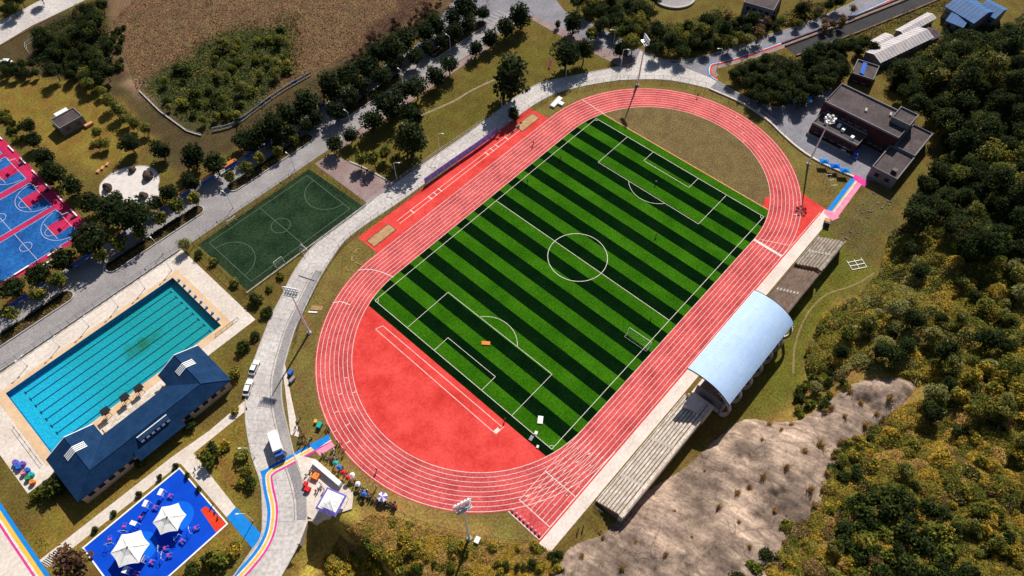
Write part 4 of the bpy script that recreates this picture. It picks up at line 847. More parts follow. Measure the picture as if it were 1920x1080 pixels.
# blue awning by the yard
ax, ay = G(1503, 187, 2.6); t = thing('awning', 'bright blue sheet awning at the edge of the grey yard', 'awning', (ax, ay, 0), math.radians(-35))
b = MB(); b.add([(-3.6, -1.6, 2.4), (3.6, -1.6, 2.4), (3.6, 1.6, 3.0), (-3.6, 1.6, 3.0), (-3.6, -1.6, 2.3), (3.6, -1.6, 2.3), (3.6, 1.6, 2.9), (-3.6, 1.6, 2.9)], [(0, 1, 2, 3), (7, 6, 5, 4), (0, 4, 5, 1), (1, 5, 6, 2), (2, 6, 7, 3), (3, 7, 4, 0)]); b.build('sheet', 'pblue', t)
for sx in (-3.4, 3.4):
    for sy, zz in ((-1.4, 2.35), (1.4, 2.9)): b = MB(); b.tube((sx, sy, 0), (sx, sy, zz), .05, n=6); b.build('post', 'steel', t)
# stalls along the yard wall
for k, (p, m, lab) in enumerate([((1546, 302), 'pblue', 'leftmost blue market canopy along the yard wall'), ((1566, 311), 'ltblue', 'middle pale blue canopy along the yard wall'), ((1584, 319), 'pblue', 'blue canopy on the yard wall nearest the rainbow path')]):
    x, y = G(*p, 2.2); t = thing('canopy', lab, 'canopy', (x, y, 0), math.radians(-52), 'canopies along the yard wall')
    b = MB(); b.add([(-1.6, -1.1, 2.1), (1.6, -1.1, 2.1), (1.6, 1.1, 2.1), (-1.6, 1.1, 2.1), (0, 0, 2.8)], [(0, 1, 4), (1, 2, 4), (2, 3, 4), (3, 0, 4), (3, 2, 1, 0)]); b.build('cover', m, t)
    for sx in (-1.5, 1.5):
        for sy in (-1, 1): b = MB(); b.tube((sx, sy, 0), (sx, sy, 2.1), .05, n=5); b.build('post', 'steel', t)
# flat concrete building and curved terrace at the top edge
ax, ay = G(1420, 4, 6); t = thing('concrete_building', 'grey blue concrete building cut by the top edge', 'building', (ax + 6, ay, 0), math.radians(14))
parapet_block('wall', t, -9, -6, 9, 6, 6.0, 'greywall'); parapet_block('lower_block', t, -14, -5, -9.05, 3, 3.5, 'greywall'); windows(t, (-9.05, -5, 0), (-9.05, 5, 0), 4.4, 4); windows(t, (-8, -6.05, 0), (8, -6.05, 0), 4.4, 6)
for k in range(3): b = MB(); b.wall([(-15.2 - k * .9, -5), (-15.2 - k * .9, 4)], .8, 0, .9 - .3 * k); b.build('step', 'kerb', t)
pt = arc(0, 0, 9, math.radians(150), math.radians(330), 20); ax, ay = G(1262, -8)
t = thing('round_terrace', 'pale curved terrace wall at the top edge', 'terrace', (ax, ay, 0)); b = MB(); b.wall(pt, 1.0, 0, .8); b.build('curved_wall', 'kerb', t); b = MB(); b.sheet(arc(0, 0, 8.4, 0, 2 * PI, 40)[:-1], .05); b.build('floor', 'paving', t)
# canal / ditch at the top right
b = MB(); c0 = GP([(1482, 96), (1600, 52), (1700, 12), (1800, -30)]); b.strip(c0, 5.0, .02); struct(b.build('ditch_bed', mat('dark_ditch', (0.02, 0.02, 0.025), (0.04, 0.04, 0.045))), 'dark drainage ditch at the top right')
for o in (-3.4, 3.2, 5.2):
    b = MB(); q = [Vector(p) for p in c0]; pp = []
    for i, p in enumerate(q):
        d = (q[min(i + 1, 3)] - q[max(i - 1, 0)]).normalized(); pp.append((p.x - d.y * o, p.y + d.x * o))
    b.wall(pp, .5, 0, .6); tag(b.build('ditch_wall', 'oldterrace'), ['upper grey wall of the dark ditch', 'lower grey wall of the dark ditch', 'second lower grey wall beside the dark ditch'][(-3.4, 3.2, 5.2).index(o)], 'wall')
# little house on the upper left lawn
x, y = G(125, 222, 3.6); t = thing('garden_house', 'small flat roofed house with a white side roof on the upper left lawn', 'house', (x, y, 0), 0)
parapet_block('wall', t, -4.3, -3.2, 4.3, 3.2, 3.6, 'greywall', 'greyroof', .35); windows(t, (-3.8, -3.24, 0), (3.8, -3.24, 0), 2.0, 2); windows(t, (-4.34, -2.6, 0), (-4.34, 2.6, 0), 2.0, 2)
b = MB(); b.box((0.5, 5.1, 2.7), (4.6, 3.4, .15)); b.build('side_roof', 'white', t); b = MB(); b.box((0.5, 5.0, 1.3), (4.2, 3.2, 2.6)); b.build('side_room', 'greywall', t)
b = MB(); b.box((4.3, -4.4, .5), (2.8, 1.2, 1.0)); b.build('brick_bin', 'orange_edge', t)
# ------------------------------------------------------------ rock outcrop
ROCKPX = [(1052, 1046), (1082, 1018), (1130, 1000), (1168, 962), (1186, 938), (1228, 910), (1278, 880), (1312, 850), (1345, 820), (1395, 785), (1450, 790), (1500, 786), (1560, 745), (1620, 712), (1715, 716), (1690, 765), (1640, 805), (1585, 850), (1556, 900), (1535, 960), (1485, 1015), (1445, 1075), (1430, 1110), (1050, 1120)]
def tpt(q): x, y, z = T(*q); return (x, y)
ROCK = smooth_path([tpt(q) for q in ROCKPX], 3, True)
def rock_h(x, y):
    ins = _inside(ROCK, x, y); d = np.where(ins, _dist(ROCK + ROCK[:1], x, y), 0)
    rid = np.abs(fbm(x / 11 + 3, y / 4.5, 4, 51) - 0.47) * 2
    t0 = terrain(x, y)
    return np.where(ins, np.maximum(t0 + .6 * np.clip(d / .6, 0, 1) - .1, t0 - 0.2 + 2.0 * (1 - np.exp(-d / 1.8)) + (fbm(x / 12, y / 6, 3, 44) - 0.45) * 5.0 * np.clip(d / 5, 0, 1) + (fbm(x / 3.2, y / 1.6, 5, 47) - .45) * 1.1 * np.clip(d / 2, 0, 1) - 0.7 * np.clip(1 - rid * 12, 0, 1) * np.clip(d, 0, 1)), t0 - 0.7)
def build_rock():
    P = np.array(ROCK); st = 0.55; xs = np.arange(P[:, 0].min() - 1, P[:, 0].max() + 1, st); ys = np.arange(P[:, 1].min() - 1, P[:, 1].max() + 1, st)
    X, Y = np.meshgrid(xs, ys); ins = _inside(ROCK, X, Y); Z = rock_h(X, Y)
    k = ins.copy(); k[1:] |= ins[:-1]; k[:-1] |= ins[1:]; k[:, 1:] |= ins[:, :-1]; k[:, :-1] |= ins[:, 1:]
    f = k[:-1, :-1] & k[1:, :-1] & k[:-1, 1:] & k[1:, 1:]; idx = np.arange(X.size).reshape(X.shape)
    q = np.stack([idx[:-1, :-1], idx[:-1, 1:], idx[1:, 1:], idx[1:, :-1]], -1)[f]; used = np.unique(q); mp = np.full(X.size, -1); mp[used] = np.arange(len(used)); q = mp[q]
    co = np.stack([X.ravel()[used], Y.ravel()[used], Z.ravel()[used]], -1)
    me = bpy.data.meshes.new('rock_outcrop'); me.from_pydata(co.tolist(), [], q.tolist()); me.polygons.foreach_set('use_smooth', [True] * len(me.polygons)); me.update()
    m = bpy.data.materials.new('weathered_granite'); m.use_nodes = True; N = m.node_tree.nodes; L = m.node_tree.links; b = N['Principled BSDF']; b.inputs['Roughness'].default_value = .9; b.inputs['Specular IOR Level'].default_value = .15
    g = N.new('ShaderNodeNewGeometry'); mpn = N.new('ShaderNodeMapping'); mpn.inputs['Rotation'].default_value = (0, 0, 0.35); mpn.inputs['Scale'].default_value = (4.2, .6, 1); L.new(g.outputs['Position'], mpn.inputs[0])
    n1 = N.new('ShaderNodeTexNoise'); n1.inputs['Scale'].default_value = .10; n1.inputs['Detail'].default_value = 12; n1.inputs['Roughness'].default_value = .76; L.new(mpn.outputs[0], n1.inputs[0])
    cr = N.new('ShaderNodeValToRGB'); e = cr.color_ramp.elements; e[0].position = .30; e[0].color = (.145, .103, .083, 1); e[1].position = .68; e[1].color = (.66, .50, .385, 1)
    e2 = cr.color_ramp.elements.new(.45); e2.color = (.31, .225, .18, 1); e3 = cr.color_ramp.elements.new(.56); e3.color = (.45, .335, .26, 1); L.new(n1.outputs[0], cr.inputs[0])
    n2 = N.new('ShaderNodeTexNoise'); n2.inputs['Scale'].default_value = 1.3; n2.inputs['Detail'].default_value = 8; n2.inputs['Roughness'].default_value = .7; L.new(g.outputs['Position'], n2.inputs[0])
    mr = N.new('ShaderNodeMapRange'); mr.inputs[1].default_value = .3; mr.inputs[2].default_value = .7; mr.inputs[3].default_value = .62; mr.inputs[4].default_value = 1.25; L.new(n2.outputs[0], mr.inputs[0])
    mu = N.new('ShaderNodeMix'); mu.data_type = 'RGBA'; mu.blend_type = 'MULTIPLY'; mu.inputs[0].default_value = 1; L.new(cr.outputs[0], mu.inputs[6]); L.new(mr.outputs[0], mu.inputs[7]); 
    vo = N.new('ShaderNodeTexVoronoi'); vo.feature = 'DISTANCE_TO_EDGE'; vo.inputs['Scale'].default_value = .13; mp2 = N.new('ShaderNodeVectorMath'); mp2.operation = 'MULTIPLY_ADD'; mp2.inputs[1].default_value = (2.2, 2.2, 0); nw = N.new('ShaderNodeTexNoise'); nw.inputs['Scale'].default_value = .35; nw.inputs['Detail'].default_value = 5
    L.new(g.outputs['Position'], nw.inputs[0]); L.new(nw.outputs['Color'], mp2.inputs[0]); L.new(g.outputs['Position'], mp2.inputs[2]); L.new(mp2.outputs[0], vo.inputs['Vector'])
    mv = N.new('ShaderNodeMapRange'); mv.inputs[1].default_value = .0; mv.inputs[2].default_value = .018; mv.inputs[3].default_value = .6; mv.inputs[4].default_value = 1.0; L.new(vo.outputs['Distance'], mv.inputs[0])
    n5 = N.new('ShaderNodeTexNoise'); n5.inputs['Scale'].default_value = .055; n5.inputs['Detail'].default_value = 6; n5.inputs['Roughness'].default_value = .65; L.new(g.outputs['Position'], n5.inputs[0])
    m5 = N.new('ShaderNodeMapRange'); m5.inputs[1].default_value = .42; m5.inputs[2].default_value = .58; m5.inputs[3].default_value = .52; m5.inputs[4].default_value = 1.15; L.new(n5.outputs[0], m5.inputs[0])
    q1 = N.new('ShaderNodeMath'); q1.operation = 'MULTIPLY'; L.new(mv.outputs[0], q1.inputs[0]); L.new(m5.outputs[0], q1.inputs[1])
    mz = N.new('ShaderNodeMix'); mz.data_type = 'RGBA'; mz.blend_type = 'MULTIPLY'; mz.inputs[0].default_value = 1; L.new(mu.outputs[2], mz.inputs[6]); L.new(q1.outputs[0], mz.inputs[7]); L.new(mz.outputs[2], b.inputs['Base Color'])
    bp = N.new('ShaderNodeBump'); bp.inputs['Strength'].default_value = .5; bp.inputs['Distance'].default_value = .4; L.new(n2.outputs[0], bp.inputs['Height']); L.new(bp.outputs[0], b.inputs['Normal'])
    me.materials.append(m); return struct(link('rock_outcrop', me), 'bare pinkish rock slope behind the near terrace')
build_rock()

# ------------------------------------------------------------ foliage meshes
def leaf_mesh(name, C, S, slots, mats, up=0.35, asp=0.6, outward=None, seed=0):
    r = np.random.default_rng(seed); n = len(C)
    d = r.normal(size=(n, 3)); d /= np.linalg.norm(d, axis=1)[:, None]
    if outward is not None: d = d * 0.75 + outward * 0.7
    d[:, 2] = np.abs(d[:, 2]) * (1 + up) + up * 0.4; d /= np.linalg.norm(d, axis=1)[:, None]
    t = r.normal(size=(n, 3)); u = np.cross(d, t); u /= np.linalg.norm(u, axis=1)[:, None] + 1e-9; v = np.cross(d, u)
    S = np.asarray(S).reshape(-1, 1) * np.ones((n, 1))
    bend = d * S * 0.18
    V = np.stack([C - u * S - bend, C + v * S * asp, C + u * S - bend, C - v * S * asp], 1).reshape(-1, 3)
    me = bpy.data.meshes.new(name); me.vertices.add(4 * n); me.vertices.foreach_set('co', V.ravel().astype(np.float32))
    me.loops.add(4 * n); me.loops.foreach_set('vertex_index', np.arange(4 * n, dtype=np.int32))
    me.polygons.add(n); me.polygons.foreach_set('loop_start', (np.arange(n) * 4).astype(np.int32))
    me.polygons.foreach_set('material_index', np.asarray(slots, np.int32) * np.ones(n, np.int32))
    for m in mats: me.materials.append(MT[m])
    me.update(calc_edges=True); me.validate(); return me
def crown_mesh(name, seed, n, leaf, lumps, mats, w, zs=1.0, spread=0.62, lr=(0.3, 0.5)):
    r = np.random.default_rng(seed); C = []; O = []
    L = []
    for k in range(lumps):
        d = r.normal(size=3); d /= np.linalg.norm(d); d[2] = d[2] * 0.9 + 0.12
        L.append((d * spread * r.uniform(.55, 1.05), r.uniform(*lr)))
    L.append((np.zeros(3), 0.6))
    wt = np.array([q[1] ** 2 for q in L]); wt /= wt.sum()
    pick = r.choice(len(L), n, p=wt); dd = r.normal(size=(n, 3)); dd /= np.linalg.norm(dd, axis=1)[:, None]
    cen = np.array([q[0] for q in L])[pick]; rad = np.array([q[1] for q in L])[pick] * (r.uniform(.55, 1.08, n))
    C = cen + dd * rad[:, None]; C[:, 2] *= zs
    out = C / (np.linalg.norm(C, axis=1)[:, None] + 1e-6)
    lumpslot = r.choice(len(mats), len(L), p=w); slots = np.where(r.random(n) < .7, lumpslot[pick], r.choice(len(mats), n, p=w))
    return leaf_mesh(name, C, r.uniform(.7, 1.3, n) * leaf, slots, mats, .3, .62, out, seed + 1)
def trunk_mesh(h, r0, limbs, seed, top=1.0):
    r = random.Random(seed); b = MB(); b.tube((0, 0, -0.15), (r.uniform(-.05, .05), r.uniform(-.05, .05), h), r0, r0 * .65, 7)
    for k in range(limbs):
        a = 2 * PI * k / limbs + r.uniform(-.4, .4); e = r.uniform(.35, .7) * top
        m_ = (math.cos(a) * e * .5, math.sin(a) * e * .5, h + .35 * top); b.tube((0, 0, h * .9), m_, r0 * .5, r0 * .35, 5); b.tube(m_, (math.cos(a) * e, math.sin(a) * e, h + r.uniform(.6, 1.0) * top), r0 * .35, r0 * .12, 5)
    me = b.mesh('trunk'); me.materials.append(MT['bark']); return me
KIND = {}
def kind(key, nvar, n, leaf, lumps, mats, w, th, tr, zs=1.0, spread=.62, lr=(.3, .5), czoff=None):
    V = []
    for v in range(nvar):
        s = abs(hash(key)) % 1 + sum(ord(c) for c in key) * 7 + v * 31
        V.append((trunk_mesh(th, tr, 5, s, .8), crown_mesh('crown', s, n, leaf, lumps, mats, w, zs, spread, lr)))
    KIND[key] = (V, th + (0.62 * zs if czoff is None else czoff))
kind('street', 5, 1300, .095, 18, ['lf_street', 'lf_dark'], [.7, .3], .55, .07, .95)
kind('small', 4, 600, .13, 12, ['lf_green', 'lf_olive', 'lf_dark'], [.45, .25, .30], .8, .05, .9)
kind('wood', 6, 2200, .070, 28, ['lf_dark', 'lf_mid', 'lf_green'], [.58, .34, .08], .8, .06, .85, .66, (.26, .42))
kind('olive', 6, 2000, .072, 26, ['lf_green', 'lf_olive', 'lf_grey', 'lf_dark'], [.34, .34, .17, .15], .7, .06, .85, .66, (.26, .42))
kind('grey', 3, 2000, .072, 26, ['lf_grey', 'lf_olive', 'lf_green'], [.55, .25, .2], .7, .06, .85, .66, (.26, .42))
kind('bush', 5, 520, .14, 10, ['lf_green', 'lf_olive', 'lf_dark'], [.45, .3, .25], .12, .05, .7)
kind('ybush', 4, 520, .14, 12, ['lf_olive', 'lf_yellow', 'lf_green'], [.42, .34, .24], .1, .05, .65)
kind('dbush', 4, 650, .12, 12, ['lf_dark', 'lf_mid', 'lf_green'], [.4, .4, .2], .12, .05, .75)
kind('bamboo', 3, 800, .13, 14, ['lf_yellow', 'lf_olive', 'lf_green'], [.35, .4, .25], .5, .05, 1.1)
kind('brown', 3, 420, .12, 12, ['lf_brown', 'lf_red', 'lf_olive'], [.6, .2, .2], .7, .05, .9)
kind('red', 3, 520, .10, 12, ['lf_red', 'lf_brown'], [.7, .3], .5, .04, 1.0)
PLACED = []
def tree(key, x, y, z, r, label, group, name='tree', cat='tree', hs=1.0):
    V, cz = KIND[key]; tm, cm = random.choice(V)
    t = thing(name, label, cat, (x, y, z), random.uniform(0, 2 * PI), group); t.scale = (r, r, r * hs)
    link('trunk', tm, t); link('crown', cm, t, (0, 0, cz)); PLACED.append((x, y, r)); return t
def mpp(x, y, z): return math.dist((x, y, z), CAM) / FPX
def tree_px(key, px, py, rp, label, group, name='tree', cat='tree', hs=1.0, f=1.0):
    cz = KIND[key][1]; r = rp * .17
    for k in range(3):
        x, y, z = T(px, py, cz * r * hs); r = rp * f * mpp(x, y, z)
    return tree(key, x, y, z, r, label, group, name, cat, hs)
NAMES = dict(wood='dark_broadleaf_tree', olive='olive_green_tree', grey='grey_green_tree', brown='brown_leaved_tree', red='bare_reddish_tree', bamboo='feathery_tree')
def inpoly(P, x, y): return bool(_inside(P, np.array([x]), np.array([y]))[0])
def fill(key, poly, n, r0, r1, label, group, name='tree', cat='tree', sep=.62, hs=1.0, avoid=(), seed=1, tries=14, where=None):
    rr = random.Random(seed); xs = [p[0] for p in poly]; ys = [p[1] for p in poly]; got = 0; k = 0; xs_ = (min(xs) + (max(xs) - min(xs)) * .36, min(xs) + (max(xs) - min(xs)) * .64)
    while got < n and k < n * tries:
        k += 1; px, py = rr.uniform(min(xs), max(xs)), rr.uniform(min(ys), max(ys))
        if not inpoly(poly, px, py) or any(inpoly(a, px, py) for a in avoid): continue
        r = rr.uniform(r0, r1); kk = rr.choice(key) if isinstance(key, list) else key
        x, y, z = T(px, py, KIND[kk][1] * r * hs)
        if any((x - a) ** 2 + (y - c) ** 2 < (sep * (r + s)) ** 2 for a, c, s in PLACED): continue
        if inpoly(ROCK, x, y) and name != 'bush': continue
        lab = label(px, py, kk) if callable(label) else label
        if where is None and n > 8: lab = ('small ' if r < r0 + (r1 - r0) * .33 else 'large ' if r > r0 + (r1 - r0) * .67 else 'middling ') + lab + (', left part' if px < xs_[0] else ', right part' if px > xs_[1] else ', middle part')
        if where: lab = ('small ' if r < r0 + (r1 - r0) * .33 else 'large ' if r > r0 + (r1 - r0) * .67 else 'middling ') + lab + where(px, py)
        tree(kk, x, y, z, r, lab, group, NAMES.get(kk, name) if name == 'tree' else name, cat, hs); got += 1
    return got
# --- named rows of trees
ROWS = [
 ('street', '* round tree from the left along the lawn side of the avenue', 'round trees along the lawn side of the avenue', [(627, 270, 16), (656, 252, 15), (697, 226, 20), (730, 196, 25), (752, 172, 20), (772, 216, 22), (781, 162, 21), (817, 143, 19), (842, 121, 18), (891, 91, 14), (919, 72, 16), (947, 50, 18), (976, 29, 21)]),
 ('street', '* dark tree from the left in the double row above the avenue', 'dark trees in the double row above the avenue', [(490, 250, 22), (512, 236, 25), (542, 217, 22), (575, 195, 24), (620, 162, 25), (655, 142, 22), (687, 124, 22), (705, 100, 22), (737, 92, 24), (760, 75, 22), (795, 60, 19), (817, 44, 20), (850, 32, 18), (872, 12, 22), (630, 207, 18), (655, 182, 18), (742, 120, 17), (802, 88, 13), (850, 60, 16), (905, 24, 13), (575, 233, 14), (547, 249, 14), (590, 222, 15), (470, 268, 18), (676, 160, 18), (716, 142, 18), (520, 262, 14), (452, 262, 16), (780, 106, 16), (828, 76, 14), (880, 42, 15)]),
 ('street', '* dark round tree from the left between basketball courts and avenue', 'dark trees between courts and avenue', [(170, 447, 27), (205, 397, 26), (246, 402, 30), (212, 374, 15), (118, 486, 19), (75, 513, 19), (24, 541, 19), (167, 382, 19), (135, 348, 17), (100, 325, 18), (82, 296, 16), (317, 362, 16), (288, 382, 14), (357, 340, 16), (360, 292, 21), (402, 307, 20), (300, 280, 17), (242, 268, 17), (62, 262, 13), (50, 236, 12)]),
 ('small', '* small young tree from the left among the avenue parking bays', 'young trees among the parking bays', [(365, 371, 13), (328, 386, 15), (300, 409, 13), (260, 436, 13), (220, 456, 15), (186, 479, 14), (107, 526, 15), (70, 552, 14), (20, 590, 13), (431, 331, 11), (461, 313, 12), (487, 296, 12), (520, 283, 11), (550, 262, 10)]),
 ('olive', '* clipped bush from the left in the upper left hedge row', 'clipped hedge bushes at upper left', [(155, 136, 11), (166, 157, 12), (190, 170, 9), (203, 188, 13), (221, 203, 14), (235, 219, 13), (251, 231, 12), (272, 240, 11), (181, 248, 10), (196, 268, 10), (182, 272, 8)]),
]
for key, lab, grp, L in ROWS:
    for i, (px, py, rp) in enumerate(sorted(L)): tree_px(key, px, py, rp, lab.replace('*', ORD[i]), grp, 'round_tree' if key == 'street' else 'tree', f=1.16 if key == 'street' else 1.1)
SOLO = [('street', 770, 257, 32, 'largest round dark tree on the lawn left of the ring road'), ('street', 957, 145, 36, 'largest dark tree on the upper lawn beside the ring road'), ('street', 1062, 102, 24, 'dark tree beside the red bench on the upper lawn'),
        ('wood', 1096, 92, 20, 'loose dark tree against the pink footway'), ('street', 1075, 41, 19, 'round tree on the pink footway at the top'), ('street', 1165, 90, 14, 'small round tree with a pale stem by the junction'), ('small', 1109, 63, 12, 'sparse tree on the cross road footway'),
        ('street', 963, 213, 12, 'small dark bush against the jumping zone fence'), ('street', 1046, 45, 6, 'tiny dark shrub on the pink footway'), ('small', 700, 296, 14, 'loose green shrub right of the lone lawn tree row'), ('small', 722, 284, 12, 'second loose green shrub on the lower lawn'), ('small', 675, 300, 12, 'leftmost loose green shrub on the lower lawn'), ('small', 742, 300, 12, 'rightmost loose green shrub on the lower lawn')]
for key, px, py, rp, lab in SOLO: tree_px(key, px, py, rp, lab, None, 'tree', f=1.2)
for i, (px, py) in enumerate([(329, 872), (299, 894), (260, 925), (212, 962), (177, 993)]): tree_px('dbush', px, py, 6, ORD[i] + ' small dark bush from the right in the row above the playground', 'bushes above the playground', 'bush', 'bush', 1.3)
for px, py, lab in ((350, 891, 'small dark bush at the top corner of the playground'), (372, 916, 'small dark bush beside the playground path')): tree_px('dbush', px, py, 6, lab, None, 'bush', 'bush', 1.3)
SH = [('dbush', 100, 915, 20, 'large dark shrub at the left end of the pool hall'), ('bush', 72, 925, 12, 'green shrub left of the dark one by the pool hall'), ('dbush', 262, 866, 11, 'dark shrub against the south wall of the pool hall'), ('dbush', 355, 795, 12, 'dark shrub under the right part of the hall eaves'), ('brown', 130, 1062, 32, 'brown leaved bush at the bottom beside the playground'),
      ('bush', 395, 850, 22, 'broad green shrub on the lawn left of the ring road'), ('ybush', 422, 835, 12, 'yellow green shrub beside the broad one'), ('bush', 452, 855, 14, 'green shrub at the road edge above the blue path'), ('bush', 462, 880, 12, 'shrub at the road edge beside the white truck'), ('ybush', 450, 905, 10, 'pale shrub near the road bend'), ('dbush', 470, 905, 13, 'dark shrub inside the road bend'),
      ('ybush', 436, 1032, 16, 'yellow shrub below the blue path'), ('bush', 400, 1050, 22, 'green shrub at the bottom below the playground'), ('dbush', 360, 1068, 14, 'dark shrub at the playground corner'), ('bush', 440, 700, 14, 'green shrub behind the white cars'), ('dbush', 455, 650, 14, 'dark shrub at the corner of the pool deck'), ('dbush', 478, 630, 10, 'small dark shrub by the ring road fence'),
      ('ybush', 440, 770, 9, 'yellow shrub at the path corner near the white cars'), ('dbush', 500, 585, 12, 'dark bush above the pool deck corner'), ('dbush', 478, 560, 14, 'dark bush in the strip beside the small pitch'), ('bush', 440, 530, 10, 'low bush in the strip above the pool deck'), ('bush', 400, 490, 9, 'low bush at the top of the strip by the small pitch'), ('grey', 345, 458, 12, 'pale leaved shrub at the end of the pool fence'), ('dbush', 372, 476, 9, 'dark shrub behind the pale leaved one'), ('bush', 525, 515, 9, 'brownish shrub between small pitch and ring road'), ('bush', 505, 540, 8, 'small shrub near the corner of the small pitch')]
for key, px, py, rp, lab in SH: tree_px(key, px, py, rp, lab, None, 'shrub', 'shrub', f=1.1)
HUT = [(1580, 95), (1600, 92), (1668, 112), (1668, 165), (1600, 170), (1580, 150)]
# --- masses of trees
g1 = lambda a, b_: (lambda px, py, k: a if k in ('wood', 'dbush') else b_)
fill(['wood'], [(1370, 130), (1400, 112), (1450, 105), (1500, 120), (1500, 150), (1540, 165), (1500, 192), (1440, 190), (1390, 165)], 22, 2.6, 4.0, 'dark tree in the clump between the two roads at the far right', 'clump of dark trees between the roads', seed=2, sep=.5)
fill(['wood'], [(1480, 118), (1500, 100), (1560, 82), (1620, 66), (1640, 90), (1660, 130), (1700, 160), (1640, 155), (1580, 150), (1540, 160)], 26, 2.2, 3.8, 'dark tree around the brick hut with the blue tarpaulin', 'dark trees around the hut', seed=3, sep=.5, avoid=[HUT])
fill(['wood', 'wood', 'olive'], [(1070, 0), (1230, -10), (1240, 40), (1330, 30), (1400, 70), (1330, 95), (1270, 105), (1215, 92), (1130, 50)], 40, 2.4, 4.2, g1('dark tree in the grove above the road junction', 'lighter green tree in the grove above the road junction'), 'grove above the road junction', seed=4, sep=.5)
fill(['wood', 'wood', 'olive', 'brown'], [(1340, 20), (1380, 30), (1460, 30), (1540, 0), (1580, 0), (1520, 38), (1440, 60), (1400, 74)], 18, 2.2, 3.6, 'tree on the verge above the upper road', 'trees above the upper road', seed=5, sep=.5)
fill(['wood'], [(70, 50), (140, 20), (200, 0), (210, 130), (180, 150), (110, 140), (70, 110)], 26, 2.6, 4.4, 'dark tree in the thick clump at the upper left', 'clump of dark trees at upper left', seed=6, sep=.5)
fill(['wood'], [(0, 120), (60, 115), (120, 140), (60, 140), (0, 145)], 9, 1.8, 2.6, 'dark tree in the belt along the left edge', 'belt of dark trees at left edge', seed=7)
fill(['wood'], [(0, -10), (75, -10), (0, 30)], 8, 2.2, 3.4, 'dark tree beyond the pale road in the top left corner', 'trees in the top left corner', seed=8)
fill(['bush', 'dbush'], [(0, 205), (60, 225), (75, 280), (40, 290), (0, 240)], 12, 1.2, 2.0, 'shrub between the pink courts and the little house', 'shrubs by the courts', 'shrub', 'shrub', seed=9)
fill(['bush', 'bush', 'dbush', 'olive'], [(285, 160), (330, 120), (375, 105), (400, 70), (470, 75), (540, 40), (520, 90), (545, 130), (470, 165), (480, 195), (430, 235), (380, 245), (330, 200), (295, 205)], 55, 1.5, 3.0, 'green bush in the overgrown patch of the brown field', 'bushes in the overgrown field patch', 'bush', 'bush', seed=10, sep=.55, where=lambda x, y: ', upper end' if x > 440 else ', middle' if x > 360 else ', left end')
fill(['dbush'], [(205, 60), (240, 40), (230, 130), (205, 130)], 14, 1.2, 2.2, 'dark bush at the left margin of the brown field', 'bushes at the field margin', 'bush', 'bush', seed=11)
fill(['red'], [(650, 100), (700, 60), (770, 20), (830, -10), (840, 10), (780, 55), (720, 90), (670, 125), (640, 130)], 40, 1.2, 2.2, 'bare reddish tree in the belt beside the brown field', 'reddish trees beside the field', seed=12, sep=.5)
fill(['brown'], [(1525, 10), (1610, 0), (1605, 40), (1560, 55), (1540, 60)], 7, 1.8, 2.6, 'brown leaved tree by the ditch at the top right', 'brown trees by the ditch', seed=13)
W1 = [(1660, 130), (1700, 125), (1740, 95), (1790, 65), (1890, 50), (1930, 20), (1930, 470), (1830, 470), (1760, 420), (1700, 420), (1720, 350), (1770, 300), (1765, 235), (1700, 190)]
fill(['wood', 'wood', 'wood', 'wood', 'wood', 'olive'], W1, 75, 2.8, 5.6, g1('dark tree in the upper right wood', 'lighter tree in the upper right wood'), 'deep wood at the upper right', seed=14, sep=.50, where=lambda x, y: (' below the blue roofed buildings' if y < 170 else ' level with the flat roofed building' if y < 300 else ' at its lower end') + (', right edge' if x > 1850 else ''))
W2 = [(1645, 515), (1665, 440), (1700, 420), (1760, 420), (1830, 470), (1930, 470), (1930, 800), (1800, 770), (1730, 790), (1735, 715), (1600, 690), (1520, 740), (1508, 660), (1540, 590), (1600, 560)]
fill(['olive', 'olive', 'grey', 'wood'], W2, 40, 1.8, 4.0, (lambda px, py, k: {'olive': 'sunlit olive tree behind the stands', 'grey': 'grey green tree behind the stands', 'wood': 'dark tree behind the stands'}[k]), 'wood on the slope behind the stands', seed=15, sep=.46, where=lambda x, y: (' level with the far terrace' if y < 560 else ' level with the arched roof' if y < 680 else ' just above the rock') + (', towards the right' if x > 1760 else ''))
fill(['bamboo'], [(1780, 690), (1900, 690), (1920, 760), (1800, 770)], 12, 2.2, 3.4, 'feathery yellow green tree at the right edge', 'feathery yellow green trees', seed=16)
DK = [(1570, 960), (1620, 930), (1740, 930), (1790, 980), (1830, 1090), (1640, 1090), (1580, 1010)]
fill(['dbush', 'dbush', 'bush'], DK, 38, 2.0, 3.4, 'dark green bush in the bottom right thicket', 'dense thicket at bottom right', 'bush', 'bush', seed=17, sep=.5, where=lambda x, y: ', upper side' if y < 990 else ', lower side')
W3 = [(1600, 800), (1720, 750), (1930, 790), (1930, 1090), (1380, 1090), (1440, 1020), (1500, 950), (1525, 870)]
fill(['ybush', 'ybush', 'ybush', 'bush', 'olive', 'ybush', 'dbush'], W3, 70, 1.0, 2.4, (lambda px, py, k: {'ybush': 'yellowing bush on the bottom right slope', 'bush': 'green bush on the bottom right slope', 'olive': 'olive bush on the bottom right slope', 'dbush': 'dark bush on the bottom right slope'}[k]), 'bushes on the dry slope', 'bush', 'bush', seed=18, sep=.5, avoid=[DK], where=lambda x, y: (', upper part' if y < 880 else ', middle part' if y < 980 else ', lowest part') + (', right edge' if x > 1800 else ''))
fill(['dbush'], [(1545, 870), (1600, 830), (1640, 820), (1630, 880), (1580, 910)], 14, 1.4, 2.4, 'dark bush at the right edge of the bare rock', 'bushes along the rock', 'bush', 'bush', seed=19)
